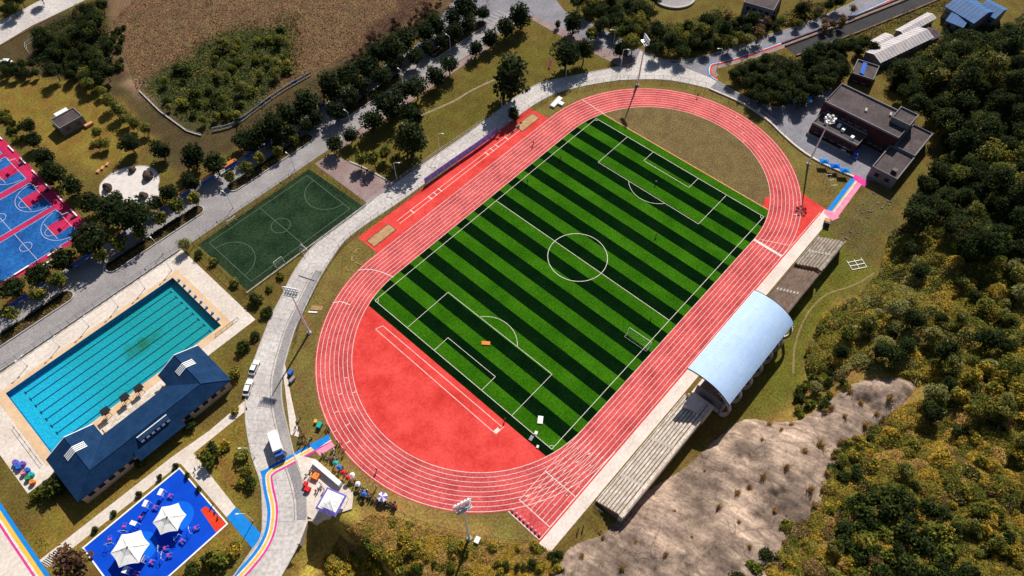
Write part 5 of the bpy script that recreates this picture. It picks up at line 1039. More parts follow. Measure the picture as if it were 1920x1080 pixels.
fill(['dbush', 'bush'], [(1490, 720), (1520, 700), (1600, 720), (1570, 760), (1500, 790)], 14, 1.2, 2.2, 'bush along the upper edge of the bare rock', 'bushes along the rock', 'bush', 'bush', seed=20)
fill(['ybush', 'ybush', 'bush'], [(600, 1090), (610, 1050), (680, 1020), (760, 1010), (800, 1040), (780, 1090)], 24, 1.2, 2.4, 'green bush on the bank at the bottom centre', 'bushes on the bottom bank', 'bush', 'bush', seed=21, sep=.45, where=lambda x, y: ' left of the floodlight' if x > 700 else ' near the retaining wall')
fill(['ybush', 'bush'], [(800, 1020), (1000, 1022), (1060, 1060), (1050, 1090), (820, 1090)], 22, .8, 1.6, 'yellowish bush below the floodlight at the bottom', 'bushes below the near floodlight', 'bush', 'bush', seed=22, sep=.5)
fill(['dbush'], [(960, 1050), (1050, 1035), (1060, 1085), (980, 1090)], 6, .9, 1.6, 'dark bush beside the foot of the rock', 'dark bushes at the foot of the rock', 'bush', 'bush', seed=23)
# grass tufts on the rock
def tuft_mesh(seed):
    r = np.random.default_rng(seed); n = 110; V = []; F = []
    for k in range(n):
        a, l, t = r.uniform(0, 2 * PI), r.uniform(.5, 1.1), r.uniform(.15, .95); bx, by = r.normal(0, .2, 2); w = .045
        tx, ty, tz = bx + math.cos(a) * t * l * .8, by + math.sin(a) * t * l * .8, l * math.cos(t * .8); o = len(V)
        V += [(bx - math.sin(a) * w, by + math.cos(a) * w, 0), (bx + math.sin(a) * w, by - math.cos(a) * w, 0), (tx, ty, tz)]; F.append((o, o + 1, o + 2))
    me = bpy.data.meshes.new('blades'); me.from_pydata(V, [], F)
    me.materials.append(MT['lf_straw']); me.materials.append(MT['lf_brown']); me.polygons.foreach_set('material_index', (r.random(n) < .35).astype(np.int32)); me.update(); return me
TU = [tuft_mesh(s) for s in (1, 2, 3, 4)]
for i, (px, py, s) in enumerate([(1345, 955, 1.3), (1378, 930, 1.5), (1400, 920, 1.4), (1425, 903, 1.6), (1535, 840, 2.2), (1503, 852, 1.6), (1468, 885, 1.8), (1575, 832, 1.6), (1660, 755, 2.0), (1590, 740, 1.6), (1245, 1045, 1.4), (1165, 1070, 1.4), (1512, 925, 1.7), (1190, 1020, 1.0), (1320, 885, .7), (1425, 830, 1.0), (1295, 1010, .8), (1545, 775, 1.8), (1555, 770, 1.5), (1480, 800, 1.3), (1620, 800, 1.6), (1640, 780, 1.4), (1560, 860, 1.8), (1548, 890, 1.6), (1540, 920, 1.5), (1525, 950, 1.6), (1500, 985, 1.4), (1470, 1020, 1.5), (1600, 825, 1.7), (1090, 1045, 1.2), (1130, 1010, 1.1), (1440, 800, 1.4), (1460, 812, 1.2), (1610, 760, 1.5), (1575, 790, 1.4), (1380, 985, .9), (1260, 965, .7), (1450, 960, 1.1), (1400, 1030, 1.0)]):
    x, y, z = T(px, py); z = max(z, float(rock_h(np.array([x]), np.array([y]))[0]))
    t = tag(link('grass_tuft', TU[i % 4], None, (x, y, z - .05), i * 1.3), 'straw coloured grass tuft growing from the bare rock', 'grass tuft', 'grass tufts on the rock'); t.scale = (s, s, s)
# --- loose ground cover that cannot be counted
def clumps(x, y, size, h0, h1, seed):
    s = size; i0 = np.floor(x / s).astype(np.int64); j0 = np.floor(y / s).astype(np.int64); best = np.zeros(len(x)); col = np.zeros(len(x))
    for di in (-1, 0, 1):
        for dj in (-1, 0, 1):
            i, j = i0 + di, j0 + dj; cx = (i + .15 + .7 * _hash(i, j, seed)) * s; cy = (j + .15 + .7 * _hash(i, j, seed + 1)) * s; hh = _hash(i, j, seed + 2); r = s * (.55 + .45 * hh)
            k = 1 - ((x - cx) ** 2 + (y - cy) ** 2) / (r * r); v = np.sqrt(np.clip(k, 0, 1)) * (h0 + (h1 - h0) * _hash(i, j, seed + 3) ** 1.5); w = v > best; best = np.where(w, v, best); col = np.where(w, _hash(i, j, seed + 4), col)
    return best, col
def scatter(name, label, poly, n, s0, s1, h, mats, w, seed, up=.3, avoid=(), asp=.5, patch=0.0, onrock=False, edge=0.0, clump=None):
    up = up + .9
    r = np.random.default_rng(seed); P = np.array(poly); C = []
    px = r.uniform(P[:, 0].min(), P[:, 0].max(), n * 3); py = r.uniform(P[:, 1].min(), P[:, 1].max(), n * 3); ok = _inside(poly, px, py)
    for a in avoid: ok &= ~_inside(a, px, py)
    if edge > 0: ok &= (_dist(list(poly) + [poly[0]], px, py) / edge + fbm(px / 25, py / 25, 3, seed) - .5) > r.random(len(px))
    px, py = px[ok][:n], py[ok][:n]; z = np.zeros(len(px))
    def gv(px, py, z):
        dx = _F.x * FPX + _R.x * (px - 960) - _U.x * (py - 540); dy = _F.y * FPX + _R.y * (px - 960) - _U.y * (py - 540); dz = _F.z * FPX + _R.z * (px - 960) - _U.z * (py - 540)
        t = (z - CAM[2]) / dz; return CAM[0] + t * dx, CAM[1] + t * dy
    for k in range(25): x, y = gv(px, py, z); z = z + .6 * (terrain(x, y) - z)
    x, y = gv(px, py, z); z = terrain(x, y)
    keep = np.ones(len(x), bool)
    if patch > 0: keep &= fbm(x / 4, y / 4, 3, seed) > patch
    if not onrock: keep &= ~(_inside(ROCK, x, y) & (_dist(ROCK + ROCK[:1], x, y) > .6 + 3.2 * np.clip(fbm(x / 3, y / 3, 3, 77) - .3, 0, 1) * 2.2))
    x, y, z = x[keep], y[keep], z[keep]; m = len(x)
    C = np.stack([x, y, z + r.random(m) ** 1.5 * h * (.4 + 1.2 * fbm(x / 3, y / 3, 3, seed + 5))], -1)
    cl = np.clip((fbm(x / 5, y / 5, 3, seed + 9) - .25) * 2, 0, .999); cw = np.cumsum(w); sl = np.searchsorted(cw, np.clip(cl * .6 + r.random(m) * .4, 0, .999)); sl = np.minimum(sl, len(mats) - 1)
    if clump:
        hb_, cl = clumps(x + 1.2 * fbm(x / 2, y / 2, 2, 3), y + 1.2 * fbm(x / 2, y / 2, 2, 4), *clump, seed); hb_ *= .75 + .5 * fbm(x / 1.3, y / 1.3, 2, seed)
        C[:, 2] = z + np.where(r.random(m) < .8, hb_ * (1 - .3 * r.random(m) ** 2), r.random(m) * hb_) + .15
        sl = np.minimum(np.searchsorted(cw, np.clip(np.where(r.random(m) < .72, cl, r.random(m)), 0, .999)), len(mats) - 1)
    me = leaf_mesh(name, C, r.uniform(s0, s1, m), sl, mats, up, asp, None, seed + 1); return struct(link(name, me), label, 'stuff')
scatter('undergrowth', 'dense undergrowth between the trees of the hillside wood', W1 + [], 70000, .2, .45, 1.6, ['lf_dark', 'lf_mid', 'lf_green', 'lf_olive'], [.56, .32, .08, .04], 101, clump=(6.5, 1.0, 6.0))
scatter('undergrowth', 'sunlit undergrowth on the slope behind the stands', W2, 85000, .14, .34, 2.2, ['lf_green', 'lf_olive', 'lf_grey', 'lf_yellow', 'lf_dark'], [.30, .34, .10, .14, .12], 102, clump=(3.2, .4, 3.2))
scatter('undergrowth', 'dry grass and low scrub on the slope at the bottom right', W3, 95000, .12, .30, 1.3, ['lf_olive', 'lf_yellow', 'lf_straw', 'lf_green', 'lf_brown', 'lf_dark'], [.34, .2, .12, .18, .08, .08], 103, clump=(2.6, .2, 1.9))
scatter('dry_grass', 'dry grass and weeds on the bank at the bottom', [(590, 1090), (640, 1000), (700, 960), (760, 975), (880, 1010), (1010, 1022), (1070, 1050), (1060, 1090)], 30000, .1, .26, .7, ['lf_straw', 'lf_yellow', 'lf_olive', 'lf_green'], [.46, .26, .2, .08], 104, clump=(2.2, .03, .55))
scatter('field_grass', 'rough dead grass covering the brown field', [(210, 40), (260, -10), (870, -10), (760, 55), (640, 115), (545, 150), (420, 235), (320, 190), (255, 165)], 26000, .15, .38, .5, ['lf_brown', 'lf_straw', 'lf_red', 'lf_olive'], [.55, .12, .18, .15], 105, avoid=[[(330, 120), (400, 70), (545, 40), (545, 120), (470, 210), (390, 250), (290, 200), (270, 150)]])
scatter('field_scrub', 'low green scrub in the overgrown patch of the field', [(255, 150), (330, 95), (400, 45), (575, 15), (575, 130), (490, 210), (390, 252), (300, 215)], 12000, .2, .5, 1.2, ['lf_green', 'lf_dark', 'lf_olive', 'lf_brown'], [.3, .3, .25, .15], 106, edge=30)
scatter('weeds', 'dark weeds under the trees above the avenue', [(470, 275), (440, 240), (640, 120), (760, 55), (880, -10), (930, 0), (800, 100), (620, 215), (520, 285)], 9000, .15, .4, .6, ['lf_dark', 'lf_red', 'lf_brown', 'lf_green'], [.4, .2, .2, .2], 107)
DKM = ['lf_dark', 'lf_mid', 'lf_street', 'lf_green']; DKW = [.46, .24, .22, .08]
scatter('undergrowth', 'dense dark canopy and undergrowth above the road junction', [(1065, -10), (1210, -10), (1225, 45), (1300, 40), (1345, 15), (1385, 35), (1470, 30), (1560, -5), (1600, -10), (1520, 38), (1440, 60), (1400, 74), (1330, 97), (1270, 106), (1215, 92), (1130, 46)], 30000, .2, .42, 1, DKM, DKW, 131, clump=(5.0, .5, 4.5), edge=10)
scatter('undergrowth', 'dense dark undergrowth between the roads and the flat roofed building', [(1365, 135), (1385, 118), (1450, 100), (1490, 112), (1530, 92), (1600, 78), (1635, 100), (1660, 140), (1720, 170), (1700, 180), (1600, 158), (1560, 160), (1540, 172), (1500, 194), (1440, 192), (1390, 168)], 26000, .18, .4, 1, DKM, DKW, 132, clump=(4.5, .5, 4.0), edge=8, avoid=[HUT])
scatter('undergrowth', 'dense dark undergrowth in the clump at the upper left', [(60, 60), (130, 20), (190, -10), (215, 60), (215, 140), (180, 155), (110, 145), (60, 120)], 16000, .2, .42, 1, DKM, DKW, 133, clump=(5.0, .5, 4.0), edge=14)
scatter('undergrowth', 'rough dark weeds along the ditch at the top right', [(1500, 100), (1640, 45), (1780, -10), (1800, 20), (1740, 30), (1640, 80), (1560, 110)], 8000, .15, .35, 1, ['lf_dark', 'lf_brown', 'lf_olive', 'lf_green'], [.4, .25, .2, .15], 134, clump=(2.5, .1, 1.6), edge=8)
scatter('undergrowth', 'dense dark undergrowth around the pale sheds and blue roofs', [(1640, 130), (1700, 112), (1750, 80), (1770, 40), (1790, 45), (1830, 50), (1900, 45), (1930, 20), (1930, 70), (1800, 100), (1740, 130), (1700, 185), (1665, 150)], 14000, .18, .4, 1, DKM, DKW, 135, clump=(4.5, .3, 3.0), edge=6)
scatter('lawn_weeds', 'scattered grass clumps on the strip behind the stands', [(1450, 700), (1560, 560), (1640, 480), (1690, 370), (1560, 415), (1500, 560), (1420, 730)], 6000, .08, .2, .2, ['lf_olive', 'lf_green', 'lf_straw'], [.5, .3, .2], 108, patch=.42)
scatter('lawn_weeds', 'scattered grass clumps on the lawn around the playground', [(0, 940), (150, 900), (460, 770), (480, 900), (470, 1000), (380, 1085), (120, 1085)], 8000, .08, .2, .22, ['lf_olive', 'lf_green', 'lf_straw'], [.45, .3, .25], 109, patch=.45, avoid=[[(140, 1030), (340, 875), (440, 990), (260, 1085), (180, 1085)], [(60, 1050), (322, 850), (458, 745), (470, 775), (340, 875), (90, 1070)], [(330, 860), (360, 840), (500, 1005), (470, 1035)], [(80, 850), (440, 640), (450, 720), (150, 945)]])
scatter('lawn_weeds', 'scattered grass clumps on the lawn above the ring road', [(650, 290), (700, 240), (860, 150), (1000, 40), (1160, 120), (1010, 150), (760, 325)], 7000, .1, .22, .25, ['lf_olive', 'lf_green', 'lf_straw'], [.5, .3, .2], 110, patch=.42)
# ------------------------------------------------------------ avenue planters and boards
def rrect(x0, y0, x1, y1, n=8):
    r = (y1 - y0) / 2; yc = (y0 + y1) / 2
    return arc(x1 - r, yc, r, -PI / 2, PI / 2, n) + arc(x0 + r, yc, r, PI / 2, 3 * PI / 2, n)
PLN = [(-150, -110.4, 'avenue planter with a clipped hedge at the left edge'), (-99.6, -65.6, 'avenue planter with a clipped hedge opposite the pool'), (-55.6, -21.2, 'avenue planter with a clipped hedge opposite the small pitch'), (-9.6, 22, 'avenue planter with a clipped hedge in the tree shade'), (36, 66.5, 'avenue planter with a clipped hedge near the top')]
for k, (xa, xb, lab) in enumerate(PLN):
    cx = (xa + xb) / 2; t = thing('planter', lab, 'planter', (cx, 102.3, .02)); L = (xb - xa) / 2
    b = MB(); b.wall(rrect(-L, -2.1, L, 2.1), .3, 0, .32, True); b.build('kerb', 'kerb', t); b = MB(); b.sheet(rrect(-L + .2, -1.9, L - .2, 1.9), .16); b.build('soil', mat('planter_soil%d' % k, (.05, .032, .02), (.085, .055, .03)), t)
    r = np.random.default_rng(60 + k); n = int(L * 150); x = r.uniform(-L + .9, L - .9, n); e = r.uniform(0, 1, n); side = np.where(r.random(n) < .55, 1, -1)
    y = np.where(side > 0, r.uniform(.7, 1.75, n), r.uniform(-1.7, .5, n)); h = np.where(side > 0, .85, .35)
    C = np.stack([x, y, .2 + r.random(n) * h], -1); me = leaf_mesh('hedge', C, r.uniform(.12, .24, n), np.where(side > 0, 0, r.choice([1, 2, 2, 3], n)), ['lf_dark', 'lf_olive', 'lf_brown', 'lf_yellow'], .3, .6, None, 3 + k); link('hedge', me, t)
BRD = [(150, 488, 8, 'longest'), (228, 440, 3, 'board beside the large dark trees'), (280, 406, 2.2, ''), (308, 388, 3.2, ''), (347, 363, 4.2, ''), (390, 337, 5.0, ''), (432, 310, 4.6, ''), (468, 288, 4, ''), (75, 535, 5, ''), (35, 562, 5, ''), (604, 197, 2.6, ''), (503, 266, 2.4, '')]
order = sorted(range(len(BRD)), key=lambda i: BRD[i][0])
for i, (px, py, L, _) in enumerate(BRD):
    x, y = G(px, py, 1.0); t = thing('notice_board', ORD[order.index(i)] + ' blue notice board with an orange cap from the left above the avenue', 'notice board', (x, y, .02), 0, 'notice boards above the avenue')
    b = MB(); b.box((0, 0, 1.15), (L, .2, 1.9)); b.build('panel', 'c_blue', t)
    b = MB(); b.add([(-L / 2 - .2, -.7, 2.12), (L / 2 + .2, -.7, 2.12), (L / 2 + .2, .7, 2.12), (-L / 2 - .2, .7, 2.12), (-L / 2 - .2, 0, 2.5), (L / 2 + .2, 0, 2.5)], [(0, 1, 5, 4), (2, 3, 4, 5), (1, 2, 5), (3, 0, 4), (3, 2, 1, 0)]); b.build('cap', 'orange_edge' if i % 3 else 'c_orange', t)
    for s in (-1, 1): b = MB(); b.tube((s * L / 2 * .92, 0, 0), (s * L / 2 * .92, 0, 1.62), .06, n=6); b.build('post', 'steel', t)
# ------------------------------------------------------------ basketball courts
ct = thing('basketball_courts', 'blue and pink painted basketball courts at the left edge', 'basketball court'); struct(ct)
b = MB(); b.sheet([(-129, 119.8), (-94.2, 119.8), (-94.2, 208), (-129, 208)], .024); b.build('pink_surface', 'cpink', ct)
CY = [(121.4, 136.9), (138.7, 154.2), (156.4, 171.9), (173.7, 189.2), (191, 206.5)]
for (ya, yb) in CY:
    ym = (ya + yb) / 2; xe = -97.6
    b = MB(); b.sheet([(xe - 28.6, ya), (xe, ya), (xe, yb), (xe - 28.6, yb)], .030); b.build('blue_surface', 'cblue', ct)
    b = MB(); b.sheet([(xe - 5.8, ym - 2.6), (xe, ym - 2.6), (xe, ym + 2.6), (xe - 5.8, ym + 2.6)], .036); b.build('key', 'cpink', ct)
    for p in ([(xe - .3, ya + .3), (xe - 28, ya + .3)], [(xe - .3, yb - .3), (xe - 28, yb - .3)], [(xe - .3, ya + .3), (xe - .3, yb - .3)], [(xe - 14, ya), (xe - 14, yb)], [(xe - 5.8, ym - 4.4), (xe - 5.8, ym + 4.4)], arc(xe - 1.6, ym, 6.7, PI / 2, 3 * PI / 2, 28), arc(xe - 5.8, ym, 1.8, PI / 2, 3 * PI / 2, 16), arc(xe - 14, ym, 1.8, 0, 2 * PI, 24)): mline(p, .11, .042, 'line', ct, 'court_line')
for k, (ya, yb) in enumerate(CY[:4]):
    ym = (ya + yb) / 2; t = thing('basketball_hoop', ['basketball hoop nearest the avenue', 'second basketball hoop from the avenue', 'third basketball hoop from the avenue', 'farthest basketball hoop at the left edge'][k], 'basketball hoop', (-96.2, ym, .03), PI, 'hoops along the court edge')
    b = MB(); b.tube((0, 0, 0), (0, 0, 3.0), .1, n=8); b.build('post', 'white', t); b = MB(); b.path([(0, 0, 2.9), (1.6, 0, 3.3)], .08, 6); b.build('arm', 'white', t)
    b = MB(); b.box((1.65, 0, 3.4), (.06, 1.8, 1.05)); b.build('backboard', 'white', t); b = MB(); b.path([(2.05 + .23 * math.cos(a * PI / 6), .23 * math.sin(a * PI / 6), 3.05) for a in range(13)], .025, 5); b.build('rim', 'c_orange', t)
    b = MB(); b.box((-.3, 0, .25), (1.2, .9, .5), 0, .08); b.build('base_weight', 'darkmetal', t)
for k in range(9):
    y = 122 + k * 8.6; t = thing('court_bench', ORD[k] + ' white bench from the avenue along the right court edge', 'bench', (-94.7, y, .03), 0, 'benches along the court edge')
    b = MB(); b.box((0, 0, .45), (.4, 4.2, .08)); b.build('seat', 'white', t)
    for s in (-1, 1): b = MB(); b.box((0, s * 1.7, .21), (.3, .12, .40)); b.build('leg', 'white', t)
for k, (px, py, L) in enumerate([(104, 473, 4.5), (88, 495, 4.5), (42, 508, 4.5)]):
    x, y = G(px, py); t = thing('court_bench', ['rightmost', 'middle', 'leftmost'][k] + ' white bench along the lower court edge', 'bench', (x, y, .03), 0, 'benches along the lower court edge')
    b = MB(); b.box((0, 0, .45), (L, .5, .08)); b.build('seat', 'white', t)
    for s in (-1, 1): b = MB(); b.box((s * L * .4, 0, .21), (.12, .4, .40)); b.build('leg', 'white', t)
# ------------------------------------------------------------ pebble garden with boulders
PB = [(630, 390), (640, 350), (690, 300), (760, 262), (850, 242), (920, 240), (975, 262), (1003, 300), (1008, 340), (1000, 370), (1006, 400), (998, 440), (960, 480), (920, 508), (880, 480), (800, 472), (690, 442), (640, 430)]
pbw = smooth_path(GP([(x / 3.373, y / 3.373 + 240) for x, y in PB]), 4, True)
slab('pebble_garden', pbw, .05, 'pebble', 'white pebble bed with four boulders'); kerb('garden_kerb', pbw + pbw[:1], .22, .14)
def boulder(label, px, py, r, seed):
    bm = bmesh.new(); bmesh.ops.create_icosphere(bm, subdivisions=3, radius=1.0); rr = np.random.default_rng(seed)
    for v in bm.verts:
        p = np.array(v.co); k = 1 + .35 * (float(fbm(np.array([p[0] * 1.4 + seed]), np.array([p[1] * 1.4 + p[2]]), 3, seed)[0]) - .45) * 2; v.co = Vector((p[0] * k, p[1] * k * .85, max(-.35, p[2] * k * .9)))
    me = bpy.data.meshes.new('boulder'); bm.to_mesh(me); bm.free(); me.materials.append(MT['boulder'])
    x, y = G(px, py, r * .5); o = link('boulder', me, None, (x, y, .05 + .33 * r), seed); o.scale = (r, r, r * 1.1); return tag(o, label, 'boulder', 'boulders in the pebble garden')
boulder('boulder at the top of the pebble garden', 247, 318, 1.3, 3); boulder('largest boulder at the upper right of the pebble garden', 276, 329, 1.8, 4); boulder('reddish boulder at the left of the pebble garden', 201, 351, 1.6, 5); boulder('boulder at the lower middle of the pebble garden', 269, 366, 1.5, 6)
for k, (px, py) in enumerate([(185, 322), (193, 316), (202, 309)]):
    x, y = G(px, py); b = MB(); b.box((0, 0, .3), (1.6, 1.0, .6), 0, .1); tag(b.build('stone_block', 'orange_edge', None, (x, y, 0), .6), ['lowest', 'middle', 'upper'][k] + ' reddish stone block left of the pebble garden', 'stone block', 'stone blocks')
# ------------------------------------------------------------ playground
pgx0, pgx1, pgy0, pgy1 = -145.4, -119.2, 11.8, 32.4
slab('playground', [(pgx0, pgy0), (pgx1, pgy0), (pgx1, pgy1), (pgx0, pgy1)], .04, 'blue', 'bright blue rubber playground')
kerb('playground_kerb', [(pgx0, pgy0), (pgx1, pgy0), (pgx1, pgy1), (pgx0, pgy1), (pgx0, pgy0)], .35, .16, 'white')
slab('orange_patch', GP([(376, 956), (386, 949), (427, 980), (405, 998)]), .046, 'orange')
for k, (px, py, rb) in enumerate([(334, 968, 3.7), (265, 1026, 3.7)]):
    x, y = G(px, py); slab('light_disc', arc(x, y, rb, 0, 2 * PI, 40)[:-1], .046, 'ltblue')
def parasol(label, px, py, R, h, seed, m='c_white'):
    x, y = G(px, py, h + .3); t = thing('parasol', label, 'parasol', (x, y, .04), 0.45, 'white playground parasols')
    b = MB(); b.tube((0, 0, 0), (0, 0, h + 1.5), .09, n=8); b.build('pole', 'steel', t)
    for k in range(6):
        a0, a1 = k * PI / 3, (k + 1) * PI / 3; am = (a0 + a1) / 2; b = MB()
        v = [(0, 0, h + 1.5)]
        for i in range(5):
            tt = i / 4; px_ = R * (math.cos(a0) * (1 - tt) + math.cos(a1) * tt); py_ = R * (math.sin(a0) * (1 - tt) + math.sin(a1) * tt); s = 1 - .07 * math.sin(tt * PI); v.append((px_ * s, py_ * s, h - .05 + .12 * math.sin(tt * PI)))
        mid = [(.45 * p[0], .45 * p[1], h + .62) for p in v[1:]]
        b.add(v + mid, [(0, 6 + i, 7 + i) for i in range(4)] + [(6 + i, 1 + i, 2 + i, 7 + i) for i in range(4)]); b.build('canopy_panel', m, t)
        b = MB(); b.tube((0, 0, h + 1.4), (R * math.cos(a0), R * math.sin(a0), h - .05), .03, n=4); b.build('rib', 'steel', t)
    b = MB(); b.tube((0, 0, h + 1.45), (0, 0, h + 1.75), .28, .05, 8); b.build('finial', 'c_grey', t)
    b = MB(); b.tube((0, 0, 0), (0, 0, .2), .6, .5, 10); b.build('base', 'kerb', t); return t
parasol('white six sided parasol nearer the pool hall on the blue playground', 317, 972, 3.9, 3.0, 1); parasol('white six sided parasol nearer the bottom edge on the blue playground', 243, 1028, 4.4, 3.0, 2)
EQ = [(904, 270, 'by the top corner'), (752, 385, 'second from the top corner'), (615, 510, 'left of the upper parasol'), (455, 605, 'above the lower parasol'), (312, 735, 'nearest the left corner'), (1160, 610, 'nearest the orange patch'), (1025, 720, 'below the upper parasol'), (850, 810, 'between the parasols and the lower edge'), (885, 880, 'nearest the lower edge'), (715, 935, 'right of the lower parasol'), (555, 1050, 'at the bottom of the photo')]
for i, (zx, zy, w) in enumerate(EQ):
    x, y = G(zx / 5.4 + 150, zy / 5.4 + 880); t = thing('exercise_machine', 'grey and magenta exercise machine ' + w, 'exercise machine', (x, y, .04), [.5, .5, 2.0, 2.4, 2.6, 1.2, .2, 1.0, .9, .5, .5][i], 'outdoor exercise machines')
    if i in (0, 1, 9, 10, 2):
        for s in (-1, 1): b = MB(); b.tube((s * .7, 1.0, 0), (s * .7, 1.0, 2.1), .07, n=6); b.build('post', 'pale_metal', t)
        for zz in (1.0, 1.5, 2.0): b = MB(); b.box((0, 1.0, zz), (1.5, .05, .12)); b.build('panel_slat', 'pale_metal', t)
        b = MB(); b.box((0, 1.45, 2.1), (1.6, 1.0, .06)); b.build('top_board', 'pale_metal', t)
    else:
        b = MB(); b.path([(-.8, .8, 0), (-.8, .8, 1.5), (.8, .8, 1.5), (.8, .8, 0)], .06, 6); b.build('frame', 'pale_metal', t)
        b = MB(); b.tube((0, .8, 1.5), (0, .8, 2.0), .05, n=6); b.build('mast', 'pale_metal', t); b = MB(); b.path([(.5 * math.cos(a * PI / 5), .8 + .5 * math.sin(a * PI / 5), 2.0) for a in range(11)], .05, 5); b.build('wheel', 'ltblue', t)
    for s in (-1, 1):
        b = MB(); b.box((s * .35, -.6, .5), (.35, 1.5, .12), 0, .03); b.build('rail', 'c_blue', t); b = MB(); b.tube((s * .35, -1.2, 0), (s * .35, -1.2, 1.0), .06, n=6); b.build('handle', 'pmagenta', t)
    b = MB(); b.box((0, -.4, .75), (.8, .4, .12), 0, .03); b.build('seat', 'pmagenta', t)
# barrels at the left of the hall
for i, (zx, zy, c, w) in enumerate([(118, 228, 'purple', 'top purple'), (172, 240, 'purple', 'second purple'), (145, 268, 'blue', 'left blue'), (205, 288, 'blue', 'right blue'), (180, 308, 'pink', 'pink'), (236, 322, 'teal', 'upper green'), (212, 348, 'green', 'lower green'), (246, 378, 'orange', 'orange'), (130, 250, 'blue', 'small blue')]):
    x, y = G(zx / 4, 810 + zy / 4, .5); t = thing('barrel', w + ' plastic barrel in the row left of the pool hall', 'barrel', (x, y, 0), 0, 'barrels left of the pool hall')
    b = MB(); pr = [(0, .55), (.2, .68), (.6, .72), (1.0, .68), (1.2, .55)]
    for (z0, r0), (z1, r1) in zip(pr[:-1], pr[1:]): b.tube((0, 0, z0), (0, 0, z1), r0, r1, 12, cap=False)
    b.tube((0, 0, 1.19), (0, 0, 1.2), .55, .55, 12); b.build('drum', 'c_' + c, t); b = MB(); b.tube((.25, 0, 1.2), (.25, 0, 1.28), .1, n=8); b.build('cap', 'darkmetal', t)
# ------------------------------------------------------------ lights
def floodlight(label, base, H, rz, ring=False, z0=0.0):
    x, y = G(*base, z0); t = thing('floodlight', label, 'floodlight', (x, y, z0), rz, 'stadium floodlights')
    b = MB(); b.tube((0, 0, 0), (0, 0, H * .5), .34, .25, 12, False); b.tube((0, 0, H * .5), (0, 0, H), .25, .13, 12); b.build('mast', 'pale_metal', t)
    b = MB(); b.tube((0, 0, 0), (0, 0, .5), .75, .6, 12); b.build('footing', 'kerb', t)
    if ring:
        for zz in (H - .2, H + 1.0):
            b = MB(); b.path([(1.35 * math.cos(a * PI / 8), 1.35 * math.sin(a * PI / 8), zz) for a in range(17)], .09, 5); b.build('ring', 'pale_metal', t)
        for k in range(4): b = MB(); a = k * PI / 2; b.path([(0, 0, H - .3), (1.35 * math.cos(a), 1.35 * math.sin(a), H + .4)], .07, 5); b.build('bracket', 'pale_metal', t)
        for k in range(12): a = k * PI / 6; b = MB(); b.box((1.6 * math.cos(a), 1.6 * math.sin(a), H + (.1 if k % 2 else .9)), (.35, .6, .55), a); b.build('lamp', 'white', t)
        b = MB(); b.tube((0, 0, H - .3), (0, 0, H + 1.3), .15, n=8); b.build('head_post', 'pale_metal', t)
    else:
        for zz in (H - .6, H + .5, H + 1.6): b = MB(); b.path([(-2.1, .35, zz), (2.1, .35, zz)], .09, 5); b.build('head_rail', 'pale_metal', t)
        for s in (-2.1, -.7, .7, 2.1): b = MB(); b.path([(s, .35, H - .6), (s, .35, H + 1.6)], .08, 5); b.build('head_upright', 'pale_metal', t)
        b = MB(); b.box((0, -.35, H - .7), (3.6, 1.1, .12)); b.build('platform', 'steel', t)
        for zz in (H - .1, H + 1.05):
            for s in (-1.75, -1.0, -.25, .5, 1.25): b = MB(); b.box((s + .25, .6, zz), (.52, .4, .6), 0, .06); b.build('lamp', 'white', t)
    return t
floodlight('tall floodlight mast on the far bend below the junction', (1195, 160), 19.2, math.radians(-120))
floodlight('tall floodlight mast with a ring of lamps beside the grey yard', (1515, 308), 19.4, 0, True)
floodlight('tall floodlight mast on the left bend beside the ring road', (580, 624), 20.5, math.radians(-60))
floodlight('tall floodlight mast at the bottom below the near bend', (880, 1010), 25.0, math.radians(-20), False, float(T(880, 1010)[2]))
def lamp(label, px, py, H, rz, grp, kind_=0):
    x, y = G(px, py); t = thing('street_lamp', label, 'street lamp', (x, y, .02), rz, grp)
    b = MB(); b.tube((0, 0, 0), (0, 0, H), .10, .06, 8); b.build('post', 'pale_metal', t); b = MB(); b.tube((0, 0, 0), (0, 0, .4), .18, .14, 8); b.build('foot', 'steel', t)
    if kind_ == 0:
        b = MB(); b.path([(0, 0, H - .1), (.5, 0, H + .25), (1.5, 0, H + .3)], .05, 5); b.build('arm', 'pale_metal', t); b = MB(); b.box((1.75, 0, H + .28), (.75, .3, .14), 0, .03); b.build('lamp_head', 'white', t)
    else:
        for s in (-1, 1): b = MB(); b.path([(0, 0, H - .1), (s * .7, 0, H + .05)], .05, 5); b.build('arm', 'pale_metal', t); b = MB(); b.box((s * .95, 0, H + .06), (.6, .35, .2), 0, .05); b.build('lamp_head', 'white', t)
for i, (px, py) in enumerate([(322, 507), (272, 541), (222, 575), (167, 612), (112, 650), (52, 686)]): lamp(ORD[i] + ' twin headed lamp from the right along the pool deck', px, py, 4.2, 0.2, 'lamps along the pool deck', 1)
for i, (px, py) in enumerate([(744, 336), (824, 282), (941, 202), (1061, 145), (1164, 125)]): lamp(ORD[i] + ' slim lamp post from the left on the lawn side of the ring road', px, py, 7.5, -.9, 'lamps along the ring road')
for i, (px, py) in enumerate([(306, 476), (437, 390), (553, 318), (659, 238), (757, 160), (845, 96)]): lamp(ORD[i] + ' slim lamp post from the left along the avenue', px, py, 6.5, 1.6, 'lamps along the avenue')
for i, (px, py, l) in enumerate([(1347, 119, 'lamp post at the corner of the upper road'), (1150, 84, 'curved lamp post on the cross road'), (478, 858, 'thin lamp post inside the road bend'), (475, 978, 'thin lamp post beside the blue path')]): lamp(l, px, py, 6.5, 2.4, None)
